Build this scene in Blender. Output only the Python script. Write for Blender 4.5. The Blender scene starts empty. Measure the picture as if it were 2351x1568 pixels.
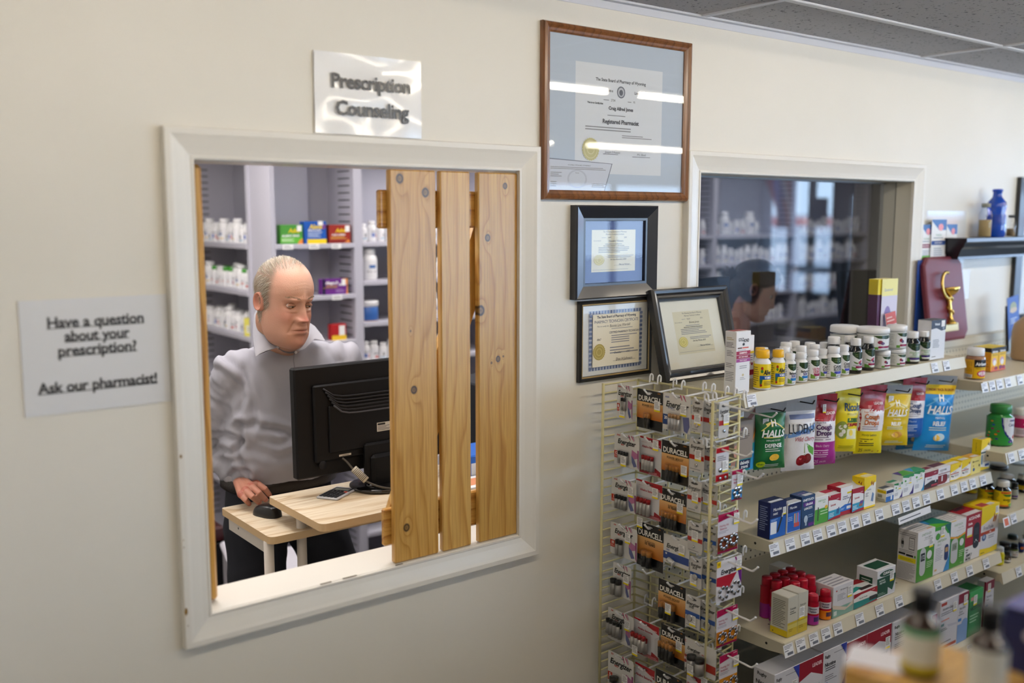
import bpy, math, random
import numpy as np
from mathutils import Vector, Matrix, noise
random.seed(7)
SC = bpy.context.scene
COL = SC.collection
# ------------------------------------------------------------------ camera
CAM = Vector((0, -2.07, 1.84)); F = 2238.4
_yaw, _pit, _rol = .660645, .128472, .001078
FW = Vector((math.sin(_yaw)*math.cos(_pit), math.cos(_yaw)*math.cos(_pit), -math.sin(_pit)))
_r0 = Vector((math.cos(_yaw), -math.sin(_yaw), 0)); _u0 = _r0.cross(FW)
RT = _r0*math.cos(_rol)+_u0*math.sin(_rol); UP = _u0*math.cos(_rol)-_r0*math.sin(_rol)
cd = bpy.data.cameras.new('camera'); cam = bpy.data.objects.new('camera', cd); COL.objects.link(cam)
cam.matrix_world = Matrix(((RT.x, UP.x, -FW.x, CAM.x), (RT.y, UP.y, -FW.y, CAM.y), (RT.z, UP.z, -FW.z, CAM.z), (0, 0, 0, 1)))
cd.sensor_width = 36; cd.lens = F/2351*36; cd.clip_start = .02
cd.dof.use_dof = True; cd.dof.focus_distance = 2.88; cd.dof.aperture_fstop = 1.4
SC.camera = cam
# ------------------------------------------------------------------ view, world, lamps
SC.view_settings.view_transform = 'Standard'; SC.view_settings.look = 'None'
SC.view_settings.gamma = 1; SC.view_settings.use_curve_mapping = False
SC.view_settings.exposure = 0.05
SC.cycles.use_denoising = True
SC.cycles.max_bounces = 7; SC.cycles.diffuse_bounces = 3; SC.cycles.transparent_max_bounces = 16
SC.cycles.sample_clamp_indirect = 6
w = bpy.data.worlds.new('sky'); SC.world = w; w.use_nodes = True
w.node_tree.nodes['Background'].inputs[0].default_value = (.52, .73, 1, 1)
w.node_tree.nodes['Background'].inputs[1].default_value = 10
def area_lamp(name, loc, rot, sx, sy, power, col, portal=False):
    l = bpy.data.lights.new(name, 'AREA'); l.shape = 'RECTANGLE'; l.size = sx; l.size_y = sy
    l.energy = power; l.color = col
    o = bpy.data.objects.new(name, l); COL.objects.link(o); o.location = loc; o.rotation_euler = rot
    if portal: l.cycles.is_portal = True
    return o
R90 = math.pi/2
# daylight entering through the storefront windows in the far right wall
area_lamp('storefront_portal', (9.86, -3.05, 1.6), (0, R90, 0), 1.36, 5.6, 1, (1, 1, 1), portal=True)
area_lamp('added_window_portal', (7.0, -6.46, 1.4), (-R90, 0, 0), 5.0, 1.6, 1, (1, 1, 1), portal=True)  # portal of the window added in the back wall for extra daylight
CEIL = 2.44
# lamps of the fluorescent strips (their tubes are built with the ceiling)
STRIPS = [(-1.5, -1.2), (.05, -1.2), (1.6, -1.2), (3.45, -1.2), (5.0, -1.2), (0.3, -3.75), (2.2, -3.75), (4.05, -3.75), (5.9, -3.75), (7.5, -3.75)]
PANELS = [(1.25, .62), (1.0, 1.75), (3.0, 1.5), (4.9, 1.3), (3.9, 3.6)]
# ------------------------------------------------------------------ helpers
def ray(px, py): return FW+RT*((px-1175.5)/F)-UP*((py-784)/F)
def atY(px, py, Y):
    d = ray(px, py); return CAM+d*((Y-CAM.y)/d.y)
def atX(px, py, X):
    d = ray(px, py); return CAM+d*((X-CAM.x)/d.x)
def atZ(px, py, Z):
    d = ray(px, py); return CAM+d*((Z-CAM.z)/d.z)
def lin(h):
    if not isinstance(h, str): return tuple(h[:3])+(1,)
    if len(h) == 3: h = h[0]*2+h[1]*2+h[2]*2
    o = []
    for i in (0, 2, 4):
        c = int(h[i:i+2], 16)/255
        o.append(c/12.92 if c <= .04045 else ((c+.055)/1.055)**2.4)
    return tuple(o)+(1,)
MATS = {}
def mat(name, rough=.5, metal=0, bump=0, bscale=60, coat=0, trans=0, emit=0, ecol=None, col=None, spec=.5, alpha=1, ior=1.45):
    if name in MATS: return MATS[name]
    m = bpy.data.materials.new(name); m.use_nodes = True; nt = m.node_tree; b = nt.nodes['Principled BSDF']
    b.inputs['Roughness'].default_value = rough; b.inputs['Metallic'].default_value = metal
    b.inputs['Coat Weight'].default_value = coat; b.inputs['Coat Roughness'].default_value = .08
    b.inputs['Transmission Weight'].default_value = trans; b.inputs['Specular IOR Level'].default_value = spec
    b.inputs['IOR'].default_value = ior; b.inputs['Alpha'].default_value = alpha
    if col: b.inputs['Base Color'].default_value = lin(col)
    else:
        a = nt.nodes.new('ShaderNodeAttribute'); a.attribute_name = 'Col'
        nt.links.new(a.outputs['Color'], b.inputs['Base Color'])
    if emit:
        b.inputs['Emission Color'].default_value = lin(ecol); b.inputs['Emission Strength'].default_value = emit
    if bump:
        n = nt.nodes.new('ShaderNodeTexNoise'); n.inputs['Scale'].default_value = bscale; n.inputs['Detail'].default_value = 3
        tc = nt.nodes.new('ShaderNodeTexCoord'); nt.links.new(tc.outputs['Object'], n.inputs['Vector'])
        bp = nt.nodes.new('ShaderNodeBump'); bp.inputs['Strength'].default_value = bump; bp.inputs['Distance'].default_value = .004
        nt.links.new(n.outputs['Fac'], bp.inputs['Height']); nt.links.new(bp.outputs['Normal'], b.inputs['Normal'])
    MATS[name] = m; return m
M_PAPER = mat('printed_card', .48, spec=.4)
M_GLOSS = mat('glossy_print', .22, spec=.5)
M_MATTE = mat('matte_paint', .75, spec=.25)
M_PLAST = mat('plastic', .32)
M_FILM = mat('foil_bag', .3, bump=.2, bscale=55, coat=.15)
M_METAL = mat('painted_metal', .38, spec=.4)
M_CHROME = mat('bright_metal', .18, metal=1)
M_BLACK = mat('black_plastic', .5, spec=.22)
M_CREAM = mat('cream_paint', .3, bump=.06, bscale=25, spec=.45)
def glass_mat(name, tint=(1, 1, 1), gloss=1.0, rough=.0):
    m = bpy.data.materials.new(name); m.use_nodes = True; nt = m.node_tree; nt.nodes.clear()
    o = nt.nodes.new('ShaderNodeOutputMaterial'); mx = nt.nodes.new('ShaderNodeMixShader')
    t = nt.nodes.new('ShaderNodeBsdfTransparent'); g = nt.nodes.new('ShaderNodeBsdfGlossy'); fr = nt.nodes.new('ShaderNodeLayerWeight')
    pw = nt.nodes.new('ShaderNodeMath'); pw.operation = 'POWER'; pw.inputs[1].default_value = 5; nt.links.new(fr.outputs['Facing'], pw.inputs[0])
    ad = nt.nodes.new('ShaderNodeMath'); ad.operation = 'MULTIPLY_ADD'; ad.inputs[1].default_value = .96; ad.inputs[2].default_value = .04; nt.links.new(pw.outputs[0], ad.inputs[0])
    ma = nt.nodes.new('ShaderNodeMath'); ma.operation = 'MULTIPLY'; ma.inputs[1].default_value = gloss; ma.use_clamp = True
    t.inputs[0].default_value = tuple(tint)+(1,); g.inputs['Roughness'].default_value = rough
    nt.links.new(ad.outputs[0], ma.inputs[0]); nt.links.new(ma.outputs[0], mx.inputs[0])
    nt.links.new(t.outputs[0], mx.inputs[1]); nt.links.new(g.outputs[0], mx.inputs[2]); nt.links.new(mx.outputs[0], o.inputs[0])
    return m
G_CLEAR = glass_mat('clear_glass', (.93, .95, .95), 1.5)
G_FRAME = glass_mat('picture_glass', (.96, .97, .97), 1.35)
G_BLISTER = glass_mat('clear_plastic', (.97, .97, .97), .9, .08)
class MB:
    def __init__(s): s.v = []; s.f = []; s.c = []; s.sm = []
    def quad(s, pts, c, sm=False):
        n = len(s.v); s.v += [tuple(p) for p in pts]; s.f.append(tuple(range(n, n+len(pts)))); s.c.append(lin(c)); s.sm.append(sm)
    def mesh(s, vs, fs, c, sm=True):
        n = len(s.v); s.v += [tuple(p) for p in vs]; cc = None if isinstance(c, list) else lin(c)
        for i, f in enumerate(fs):
            s.f.append(tuple(n+k for k in f)); s.c.append(cc if cc else c[i]); s.sm.append(sm)
    def box(s, x0, y0, z0, x1, y1, z1, c, cs=None, bev=0):
        """cs: colours for -y front, -x left, +z top, else c"""
        x0, x1 = min(x0, x1), max(x0, x1); y0, y1 = min(y0, y1), max(y0, y1); z0, z1 = min(z0, z1), max(z0, z1)
        cs = cs or {}
        b = min(bev, (x1-x0)/3, (y1-y0)/3, (z1-z0)/3)
        if b <= 0:
            P = [(x0, y0, z0), (x1, y0, z0), (x1, y1, z0), (x0, y1, z0), (x0, y0, z1), (x1, y0, z1), (x1, y1, z1), (x0, y1, z1)]
            for k, q in (('b', (0, 3, 2, 1)), ('t', (4, 5, 6, 7)), ('f', (0, 1, 5, 4)), ('r', (1, 2, 6, 5)), ('k', (2, 3, 7, 6)), ('l', (3, 0, 4, 7))):
                s.quad([P[i] for i in q], cs.get(k, c))
            return
        X = (x0, x1); Y = (y0, y1); Z = (z0, z1); vs = []; idx = {}
        for i in (0, 1):
            for j in (0, 1):
                for k in (0, 1):
                    for a in range(3):
                        p = [X[i]+(b if i == 0 else -b), Y[j]+(b if j == 0 else -b), Z[k]+(b if k == 0 else -b)]
                        p[a] = (X, Y, Z)[a][(i, j, k)[a]]
                        idx[(i, j, k, a)] = len(vs); vs.append(tuple(p))
        fs = []; cl = []
        def add(keys, c_): fs.append(tuple(idx[k] for k in keys)); cl.append(lin(c_))
        g = lambda k: cs.get(k, c)
        add([(0, 0, 0, 0), (0, 0, 1, 0), (0, 1, 1, 0), (0, 1, 0, 0)], g('l')); add([(1, 0, 0, 0), (1, 1, 0, 0), (1, 1, 1, 0), (1, 0, 1, 0)], g('r'))
        add([(0, 0, 0, 1), (1, 0, 0, 1), (1, 0, 1, 1), (0, 0, 1, 1)], g('f')); add([(0, 1, 0, 1), (0, 1, 1, 1), (1, 1, 1, 1), (1, 1, 0, 1)], g('k'))
        add([(0, 0, 0, 2), (0, 1, 0, 2), (1, 1, 0, 2), (1, 0, 0, 2)], g('b')); add([(0, 0, 1, 2), (1, 0, 1, 2), (1, 1, 1, 2), (0, 1, 1, 2)], g('t'))
        for i in (0, 1):
            for j in (0, 1):
                add([(i, j, 0, 0), (i, j, 1, 0), (i, j, 1, 1), (i, j, 0, 1)], c)
                add([(i, 0, j, 0), (i, 1, j, 0), (i, 1, j, 2), (i, 0, j, 2)], c)
                add([(0, i, j, 1), (1, i, j, 1), (1, i, j, 2), (0, i, j, 2)], c)
                for k in (0, 1): add([(i, j, k, 0), (i, j, k, 1), (i, j, k, 2)], c)
        s.mesh(vs, fs, cl, False)
    def lathe(s, prof, cx=0, cy=0, cz=0, seg=24, c='fff', cf=None, cap=True, sm=True):
        vs = []; fs = []; cl = []
        for r, z in prof:
            for i in range(seg):
                a = 2*math.pi*i/seg; vs.append((cx+r*math.cos(a), cy+r*math.sin(a), cz+z))
        for k in range(len(prof)-1):
            cc = lin(cf((prof[k][1]+prof[k+1][1])/2) if cf else c)
            for i in range(seg):
                j = (i+1) % seg; fs.append((k*seg+i, k*seg+j, (k+1)*seg+j, (k+1)*seg+i)); cl.append(cc)
        if cap:
            fs.append(tuple(reversed(range(seg)))); cl.append(cl[0]); n = (len(prof)-1)*seg
            fs.append(tuple(range(n, n+seg))); cl.append(cl[-2])
        s.mesh(vs, fs, cl, sm)
    def tube(s, pts, r, c, seg=8, cap=True):
        pts = [Vector(p) for p in pts]; rr = r if isinstance(r, (list, tuple)) else [r]*len(pts)
        vs = []; fs = []; n0 = None
        for i, p in enumerate(pts):
            t = (pts[min(i+1, len(pts)-1)]-pts[max(i-1, 0)]).normalized()
            if n0 is None: n0 = t.orthogonal().normalized()
            n0 = (n0-t*n0.dot(t)).normalized(); b = t.cross(n0)
            for k in range(seg):
                a = 2*math.pi*k/seg; vs.append(p+(n0*math.cos(a)+b*math.sin(a))*rr[i])
        for i in range(len(pts)-1):
            for k in range(seg):
                j = (k+1) % seg; fs.append((i*seg+k, i*seg+j, (i+1)*seg+j, (i+1)*seg+k))
        if cap:
            fs.append(tuple(reversed(range(seg)))); m = (len(pts)-1)*seg; fs.append(tuple(range(m, m+seg)))
        s.mesh(vs, fs, c, True)
    def build(s, name, m=None, parent=None, M=None, smooth_angle=None):
        me = bpy.data.meshes.new(name); vs = s.v
        if M is not None: vs = [tuple(M @ Vector(p)) for p in vs]
        me.from_pydata(vs, [], s.f)
        ca = me.color_attributes.new('Col', 'FLOAT_COLOR', 'CORNER')
        lens = [len(f) for f in s.f]
        ca.data.foreach_set('color', np.repeat(np.array(s.c, dtype=np.float32), lens, axis=0).ravel())
        me.polygons.foreach_set('use_smooth', s.sm)
        if smooth_angle:
            try: me.set_sharp_from_angle(angle=smooth_angle)
            except Exception: pass
        me.materials.append(m or M_PAPER); me.update()
        o = bpy.data.objects.new(name, me); COL.objects.link(o)
        if parent: o.parent = parent
        return o
def tag(o, label=None, cat=None, group=None, kind=None):
    if label: o['label'] = label
    if cat: o['category'] = cat
    if group: o['group'] = group
    if kind: o['kind'] = kind
    return o
def empty(name, loc=(0, 0, 0), rz=0, label=None, cat=None, group=None, rot=None):
    o = bpy.data.objects.new(name, None); COL.objects.link(o); o.location = loc; o.rotation_euler = rot or (0, 0, rz)
    o.empty_display_size = .05
    return tag(o, label, cat, group)
def struct(o): o['kind'] = 'structure'; return o
# ------------------------------------------------------------------ lettering from the built-in font
GL = {}
def _glyphs():
    chars = 'ABCDEFGHIJKLMNOPQRSTUVWXYZabcdefghijklmnopqrstuvwxyz0123456789?!&-+.,#/:;%()'
    obs = []
    for bi, off in ((0, 0.0), (1, .028)):
        for ch in list(chars)+['| |', '||']+[c+'|' for c in chars]:
            cu = bpy.data.curves.new('g', 'FONT'); cu.body = ch; cu.resolution_u = 2; cu.offset = off if not (len(ch) > 1) else 0
            cu.fill_mode = 'BOTH'; o = bpy.data.objects.new('g', cu); COL.objects.link(o); obs.append((bi, ch, o, cu))
            if bi == 1 and len(ch) > 1: pass
    dg = bpy.context.evaluated_depsgraph_get(); wid = {}
    for bi, ch, o, cu in obs:
        me = o.evaluated_get(dg).to_mesh()
        vs = [(v.co.x, v.co.y) for v in me.vertices]
        if len(ch) == 1: GL[(bi, ch)] = [vs, [tuple(p.vertices) for p in me.polygons], 0]
        else: wid[ch] = max(v[0] for v in vs)
        o.evaluated_get(dg).to_mesh_clear()
    bar = wid['||']/2
    for bi in (0, 1):
        for ch in chars: GL[(bi, ch)][2] = wid[ch+'|']-bar+.005+(.02 if bi else 0)
        GL[(bi, ' ')] = [[], [], wid['| |']-wid['||']]
    for bi, ch, o, cu in obs: bpy.data.objects.remove(o); bpy.data.curves.remove(cu)
_glyphs()
class Canvas:
    """flat artwork laid on a surface: f(u,v,h) in metres -> point"""
    def __init__(s, mb, W, H, f, du=None, base=.00025):
        s.mb = mb; s.W = W; s.H = H; s.f = f; s.du = du; s.k = 0; s.base = base; s.tl = 0
    def h(s): s.k += 1; return s.base+s.k*.00006
    def rect(s, u0, v0, u1, v1, c, h=None):
        h = s.h() if h is None else h
        nu = nv = 1
        if s.du: nu = max(1, int(abs(u1-u0)/s.du[0]+.99)); nv = max(1, int(abs(v1-v0)/s.du[1]+.99))
        vs = [s.f(u0+(u1-u0)*i/nu, v0+(v1-v0)*j/nv, h) for j in range(nv+1) for i in range(nu+1)]
        fs = [(j*(nu+1)+i, j*(nu+1)+i+1, (j+1)*(nu+1)+i+1, (j+1)*(nu+1)+i) for j in range(nv) for i in range(nu)]
        s.mb.mesh(vs, fs, c, bool(s.du))
    def poly(s, pts, c):
        h = s.h()
        if s.du:  # cut into cells so the print follows the curved surface
            def clip(P, ax, lim, keep):
                o = []
                for a, b in zip(P, P[1:]+P[:1]):
                    ia, ib = (a[ax]-lim)*keep >= 0, (b[ax]-lim)*keep >= 0
                    if ia: o.append(a)
                    if ia != ib: t = (lim-a[ax])/(b[ax]-a[ax]); o.append((a[0]+(b[0]-a[0])*t, a[1]+(b[1]-a[1])*t))
                return o
            u0, u1 = min(q[0] for q in pts), max(q[0] for q in pts); v0, v1 = min(q[1] for q in pts), max(q[1] for q in pts)
            nu = max(1, int((u1-u0)/s.du[0]+.99)); nv = max(1, int((v1-v0)/s.du[1]+.99)); h += .0001
            for i in range(nu):
                A = clip(clip(list(pts), 0, u0+(u1-u0)*i/nu, 1), 0, u0+(u1-u0)*(i+1)/nu, -1)
                for j in range(nv):
                    B = clip(clip(A, 1, v0+(v1-v0)*j/nv, 1), 1, v0+(v1-v0)*(j+1)/nv, -1) if len(A) > 2 else []
                    if len(B) > 2: s.mb.mesh([s.f(u, v, h) for u, v in B], [tuple(range(len(B)))], c, False)
            return
        s.mb.mesh([s.f(u, v, h) for u, v in pts], [tuple(range(len(pts)))], c, False)
    def ell(s, cu, cv, ru, rv, c, n=18):
        if s.du: return s.poly([(cu+ru*math.cos(2*math.pi*i/n), cv+rv*math.sin(2*math.pi*i/n)) for i in range(n)], c)
        h = s.h(); vs = [s.f(cu, cv, h)]+[s.f(cu+ru*math.cos(2*math.pi*i/n), cv+rv*math.sin(2*math.pi*i/n), h) for i in range(n)]
        s.mb.mesh(vs, [(0, 1+i, 1+(i+1) % n) for i in range(n)], c, False)
    def text(s, t, u, v, hh, c, o='', maxw=None):
        b = 1 if 'b' in o else 0; sz = hh/.7; w = sum(GL.get((b, ch), GL[(0, '-')])[2] for ch in t)*sz; sx = 1
        if 'n' in o: sx = .8
        if maxw and w*sx > maxw: sx = maxw/w
        x = u if 'l' in o else u-w*sx/2
        if 'r' in o: x = u-w*sx
        sh = .22 if 'i' in o else 0; h = s.h()+s.tl; vs = []; fs = []
        for ch in t:
            g = GL.get((b, ch), GL[(0, '-')]); n = len(vs)
            vs += [s.f(x+(p[0]+p[1]*sh)*sz*sx, v+p[1]*sz-hh*.5, h) for p in g[0]]
            fs += [tuple(k+n for k in f) for f in g[1]]; x += g[2]*sz*sx
        if fs: s.mb.mesh(vs, fs, c, False)
    def lines(s, u0, v0, u1, v1, n, c):
        st = (v1-v0)/n; h = s.h()
        for i in range(n):
            e = u1-(u1-u0)*random.choice((0, .05, .15, .3))
            s.rect(u0, v1-st*(i+.75), e, v1-st*(i+.35), c, h)
    def draw(s, art):
        W, H = s.W, s.H
        for a in art:
            k = a[0]
            if k == 'r': s.rect(a[1]*W, a[2]*H, a[3]*W, a[4]*H, a[5])
            elif k == 'e': s.ell(a[1]*W, a[2]*H, a[3]*W, a[4]*H, a[5])
            elif k == 'p': s.poly([(u*W, v*H) for u, v in a[1]], a[2])
            elif k == 'l': s.lines(a[1]*W, a[2]*H, a[3]*W, a[4]*H, a[5], a[6])
            elif k == 't': s.text(a[1], a[2]*W, a[3]*H, a[4]*H, a[5], a[6] if len(a) > 6 else '', (a[7] if len(a) > 7 else .96)*W)
def planef(O, U, V):
    O = Vector(O); U = Vector(U).normalized(); V = Vector(V).normalized(); N = U.cross(V)
    return lambda u, v, h: O+U*u+V*v+N*h
STICK = [('r', 0, 0, 1, 1, 'f4f4f4'), ('l', .1, .3, .9, .94, 6, '77787c'), ('r', 0, 0, 1, .15, 'f2dc00')]
def sticker(f, u, v, w, h, parent, base=.0012):
    mb = MB(); g = lambda a, b, c: f(u+a, v+b, c)
    cv = Canvas(mb, w, h, g, base=base); cv.draw(STICK); return mb.build('price_sticker', M_PAPER, parent)
# ------------------------------------------------------------------ room
def noise_mat(name, c1, c2, scale, rough=.8, bump=.1, bdist=.003, detail=4, ramp=(.35, .65), spec=.3, bscale=None):
    m = bpy.data.materials.new(name); m.use_nodes = True; nt = m.node_tree; b = nt.nodes['Principled BSDF']
    tc = nt.nodes.new('ShaderNodeTexCoord'); n = nt.nodes.new('ShaderNodeTexNoise'); n.inputs['Scale'].default_value = scale; n.inputs['Detail'].default_value = detail
    r = nt.nodes.new('ShaderNodeValToRGB'); r.color_ramp.elements[0].position = ramp[0]; r.color_ramp.elements[1].position = ramp[1]
    r.color_ramp.elements[0].color = lin(c1); r.color_ramp.elements[1].color = lin(c2)
    nt.links.new(tc.outputs['Object'], n.inputs['Vector']); nt.links.new(n.outputs['Fac'], r.inputs[0]); nt.links.new(r.outputs[0], b.inputs['Base Color'])
    b.inputs['Roughness'].default_value = rough; b.inputs['Specular IOR Level'].default_value = spec
    if bump:
        n2 = nt.nodes.new('ShaderNodeTexNoise'); n2.inputs['Scale'].default_value = bscale or scale*4; n2.inputs['Detail'].default_value = 3
        nt.links.new(tc.outputs['Object'], n2.inputs['Vector'])
        bp = nt.nodes.new('ShaderNodeBump'); bp.inputs['Strength'].default_value = bump; bp.inputs['Distance'].default_value = bdist
        nt.links.new(n2.outputs['Fac'], bp.inputs['Height']); nt.links.new(bp.outputs[0], b.inputs['Normal'])
    return m
M_WALL = noise_mat('wall_paint', 'e2ded4', 'e6e2d9', 2, .42, .22, .0012, bscale=90, spec=.35)
M_CEIL = noise_mat('acoustic_tile', '55555c', 'b4b4b9', 90, .9, .3, .002, ramp=(.30, .40))
M_FLOOR = noise_mat('vinyl_floor', '4c4740', '5e584f', 6, .35, 0)
M_CARPET = noise_mat('carpet', '241f20', '3a3133', 160, .95, .5, .004, bscale=300)
M_BRICK = bpy.data.materials.new('brick'); M_BRICK.use_nodes = True
_n = M_BRICK.node_tree; _b = _n.nodes.new('ShaderNodeTexBrick'); _t = _n.nodes.new('ShaderNodeTexCoord')
_mp = _n.nodes.new('ShaderNodeMapping'); _mp.inputs['Rotation'].default_value = (0, R90, R90)
_b.inputs['Scale'].default_value = 1; _b.inputs['Brick Width'].default_value = .2; _b.inputs['Row Height'].default_value = .067; _b.inputs['Mortar Size'].default_value = .006
_b.inputs['Color1'].default_value = lin('a9adb8'); _b.inputs['Color2'].default_value = lin('8d93a3'); _b.inputs['Mortar'].default_value = lin('3e4452')
_sx = _n.nodes.new('ShaderNodeSeparateXYZ'); _cx = _n.nodes.new('ShaderNodeCombineXYZ')
_n.links.new(_t.outputs['Object'], _sx.inputs[0]); _n.links.new(_sx.outputs[1], _cx.inputs[0]); _n.links.new(_sx.outputs[2], _cx.inputs[1])
_n.links.new(_cx.outputs[0], _b.inputs['Vector']); _n.links.new(_b.outputs[0], _n.nodes['Principled BSDF'].inputs['Base Color'])
def wood_mat(name, c_light, c_mid, c_dark, along='z', scale=1.0, knots=(), rough=.33, coat=.25, freq=26):
    """board grain: bands across the board, bent round every knot (x, z, radius) given in object coordinates"""
    m = bpy.data.materials.new(name); m.use_nodes = True; nt = m.node_tree; L = nt.links.new; b = nt.nodes['Principled BSDF']
    def nd(t, **k):
        n = nt.nodes.new(t)
        for a, v in k.items(): setattr(n, a, v)
        return n
    def mth(op, a, c=None):
        n = nd('ShaderNodeMath', operation=op)
        for i, q in enumerate((a, c)):
            if q is None: continue
            if isinstance(q, (int, float)): n.inputs[i].default_value = q
            else: L(q, n.inputs[i])
        return n.outputs[0]
    tc = nd('ShaderNodeTexCoord'); sp = nd('ShaderNodeSeparateXYZ'); L(tc.outputs['Object'], sp.inputs[0])
    ax = {'x': 0, 'y': 1, 'z': 2}[along]; cr = {'z': 0, 'x': 2, 'y': 0}[along]
    u = sp.outputs[cr]; v = sp.outputs[ax]
    oth = sp.outputs[({0, 1, 2}-{ax, cr}).pop()]
    cb = nd('ShaderNodeCombineXYZ'); L(mth('MULTIPLY', u, 9), cb.inputs[0]); L(mth('MULTIPLY', v, 1.3), cb.inputs[1]); L(mth('MULTIPLY', oth, 9), cb.inputs[2])
    n1 = nd('ShaderNodeTexNoise'); n1.inputs['Scale'].default_value = 1.0*scale; n1.inputs['Detail'].default_value = 2; L(cb.outputs[0], n1.inputs['Vector'])
    fld = mth('ADD', mth('MULTIPLY', mth('ADD', u, mth('MULTIPLY', oth, .6)), freq), mth('MULTIPLY', n1.outputs['Fac'], 4.5))
    dark = None
    for kx, kz, kr in knots:
        du = mth('SUBTRACT', u, kx); dv = mth('SUBTRACT', v, kz)
        s2 = mth('ADD', mth('POWER', mth('ABSOLUTE', mth('DIVIDE', du, kr*2.0)), 2.0), mth('POWER', mth('ABSOLUTE', mth('DIVIDE', dv, kr*4.5)), 2.0))
        g = mth('POWER', 2.718, mth('MULTIPLY', s2, -1.0)); fld = mth('ADD', fld, mth('MULTIPLY', g, 1.7))
        d = mth('POWER', mth('ADD', mth('POWER', mth('ABSOLUTE', du), 2.0), mth('POWER', mth('ABSOLUTE', mth('MULTIPLY', dv, .85)), 2.0)), .5)
        rr = nd('ShaderNodeValToRGB'); e = rr.color_ramp.elements; e[0].position = .0; e[0].color = (.8,)*3+(1,); e[1].position = 1; e[1].color = (0, 0, 0, 1)
        for p, c in ((.35, .6), (.55, 1), (.70, .9), (.82, .15)):
            q = rr.color_ramp.elements.new(p); q.color = (c, c, c, 1)
        L(mth('MULTIPLY', d, .62/kr), rr.inputs[0])
        dark = rr.outputs[0] if dark is None else mth('MAXIMUM', dark, rr.outputs[0])
    w = mth('FRACT', fld)
    r = nd('ShaderNodeValToRGB'); e = r.color_ramp.elements; e[0].position = 0; e[0].color = lin(c_light); e[1].position = 1; e[1].color = lin(c_light)
    for p, c in ((.55, c_light), (.8, c_mid), (.9, c_dark), (.95, c_mid)):
        q = r.color_ramp.elements.new(p); q.color = lin(c)
    L(w, r.inputs[0])
    cb2 = nd('ShaderNodeCombineXYZ'); L(mth('MULTIPLY', u, 260), cb2.inputs[0]); L(mth('MULTIPLY', v, 7), cb2.inputs[1]); L(mth('MULTIPLY', oth, 200), cb2.inputs[2])
    n2 = nd('ShaderNodeTexNoise'); n2.inputs['Scale'].default_value = 1; n2.inputs['Detail'].default_value = 3; L(cb2.outputs[0], n2.inputs['Vector'])
    mx = nd('ShaderNodeMixRGB', blend_type='MULTIPLY'); mx.inputs[0].default_value = .55; L(r.outputs[0], mx.inputs[1])
    r2 = nd('ShaderNodeValToRGB'); r2.color_ramp.elements[0].position = .3; r2.color_ramp.elements[0].color = lin('c9b48f'); r2.color_ramp.elements[1].position = .6; r2.color_ramp.elements[1].color = (1, 1, 1, 1)
    L(n2.outputs['Fac'], r2.inputs[0]); L(r2.outputs[0], mx.inputs[2]); out = mx.outputs[0]
    if dark is not None:
        mk = nd('ShaderNodeMixRGB'); L(dark, mk.inputs[0]); L(out, mk.inputs[1]); mk.inputs[2].default_value = lin('2e190a'); out = mk.outputs[0]
    L(out, b.inputs['Base Color']); b.inputs['Roughness'].default_value = rough; b.inputs['Coat Weight'].default_value = coat; b.inputs['Coat Roughness'].default_value = .2
    return m
T = .133                                            # thickness of the partition
XL, XR, YB = -2.6, 9.9, -6.5
W1 = (.745, 1.630, .957, 1.957); W2 = (2.335, 3.573, 1.315, 1.972)
mb = MB(); wc = 'e2ddd2'
def wbox(x0, x1, z0, z1): mb.box(x0, 0, z0, x1, T, z1, wc)
wbox(XL, W1[0], 0, CEIL); wbox(W1[0], W1[1], 0, W1[2]); wbox(W1[0], W1[1], W1[3], CEIL); wbox(W1[1], W2[0], 0, CEIL)
wbox(W2[0], W2[1], 0, W2[2]); wbox(W2[0], W2[1], W2[3], CEIL); wbox(W2[1], XR, 0, CEIL)
struct(mb.build('wall_front', M_WALL))
mb = MB(); mb.box(XL-.1, YB, 0, XL, 0, CEIL, wc); struct(mb.build('wall_left', M_WALL))
mb = MB()
for x0, x1, z0, z1 in ((XL, 4.5, 0, CEIL), (9.5, XR, 0, CEIL), (4.5, 9.5, 0, .6), (4.5, 9.5, 2.2, CEIL)): mb.box(x0, YB-.1, z0, x1, YB, z1, wc)
struct(mb.build('wall_back', M_WALL))
mb = MB()
for k in range(5): mb.box(4.5+1.23*k, YB-.08, .6, 4.56+1.23*k, YB-.02, 2.2, '3a3c42')
struct(mb.build('window_added', M_METAL))  # unseen window, added so more daylight reaches the front wall
# island shelving across the aisle, added unseen behind the camera to block low light
mb = MB(); mb.box(1.5, -2.42, 0, 6.2, -2.36, 1.05, '8a8472')
for z in (.12, .45, .75, 1.05): mb.box(1.5, -2.78, z-.02, 6.2, -2.0, z, 'b5ae9c')
for x in (1.5, 2.7, 3.9, 5.1, 6.17): mb.box(x, -2.78, 0, x+.03, -2.0, 1.06, 'a29b88')
tag(mb.build('light_block_island', M_MATTE), 'cream island shelving across the aisle, added behind the camera to block low light', 'shelving unit')
mb = MB(); mb.box(XL, YB, -.05, XR, 0, 0, wc); struct(mb.build('floor', M_FLOOR))
mb = MB(); mb.box(XL, YB, CEIL, XR, 0, CEIL+.03, wc); struct(mb.build('ceiling', M_CEIL))
mb = MB()
for k in range(11):
    y = -.318-.61*k
    if y > YB: mb.box(XL, y-.012, CEIL-.006, XR, y+.012, CEIL+.001, 'd5d7de', bev=.002)
for k in range(-4, 7):
    x = 2.325+1.235*k
    if XL < x < XR: mb.box(x-.012, YB, CEIL-.005, x+.012, 0, CEIL+.001, 'd5d7de')
mb.box(XL, -.022, CEIL-.006, XR, 0, CEIL, 'd5d7de'); mb.box(XL, -.003, CEIL-.026, XR, 0, CEIL-.006, 'd5d7de')
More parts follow.
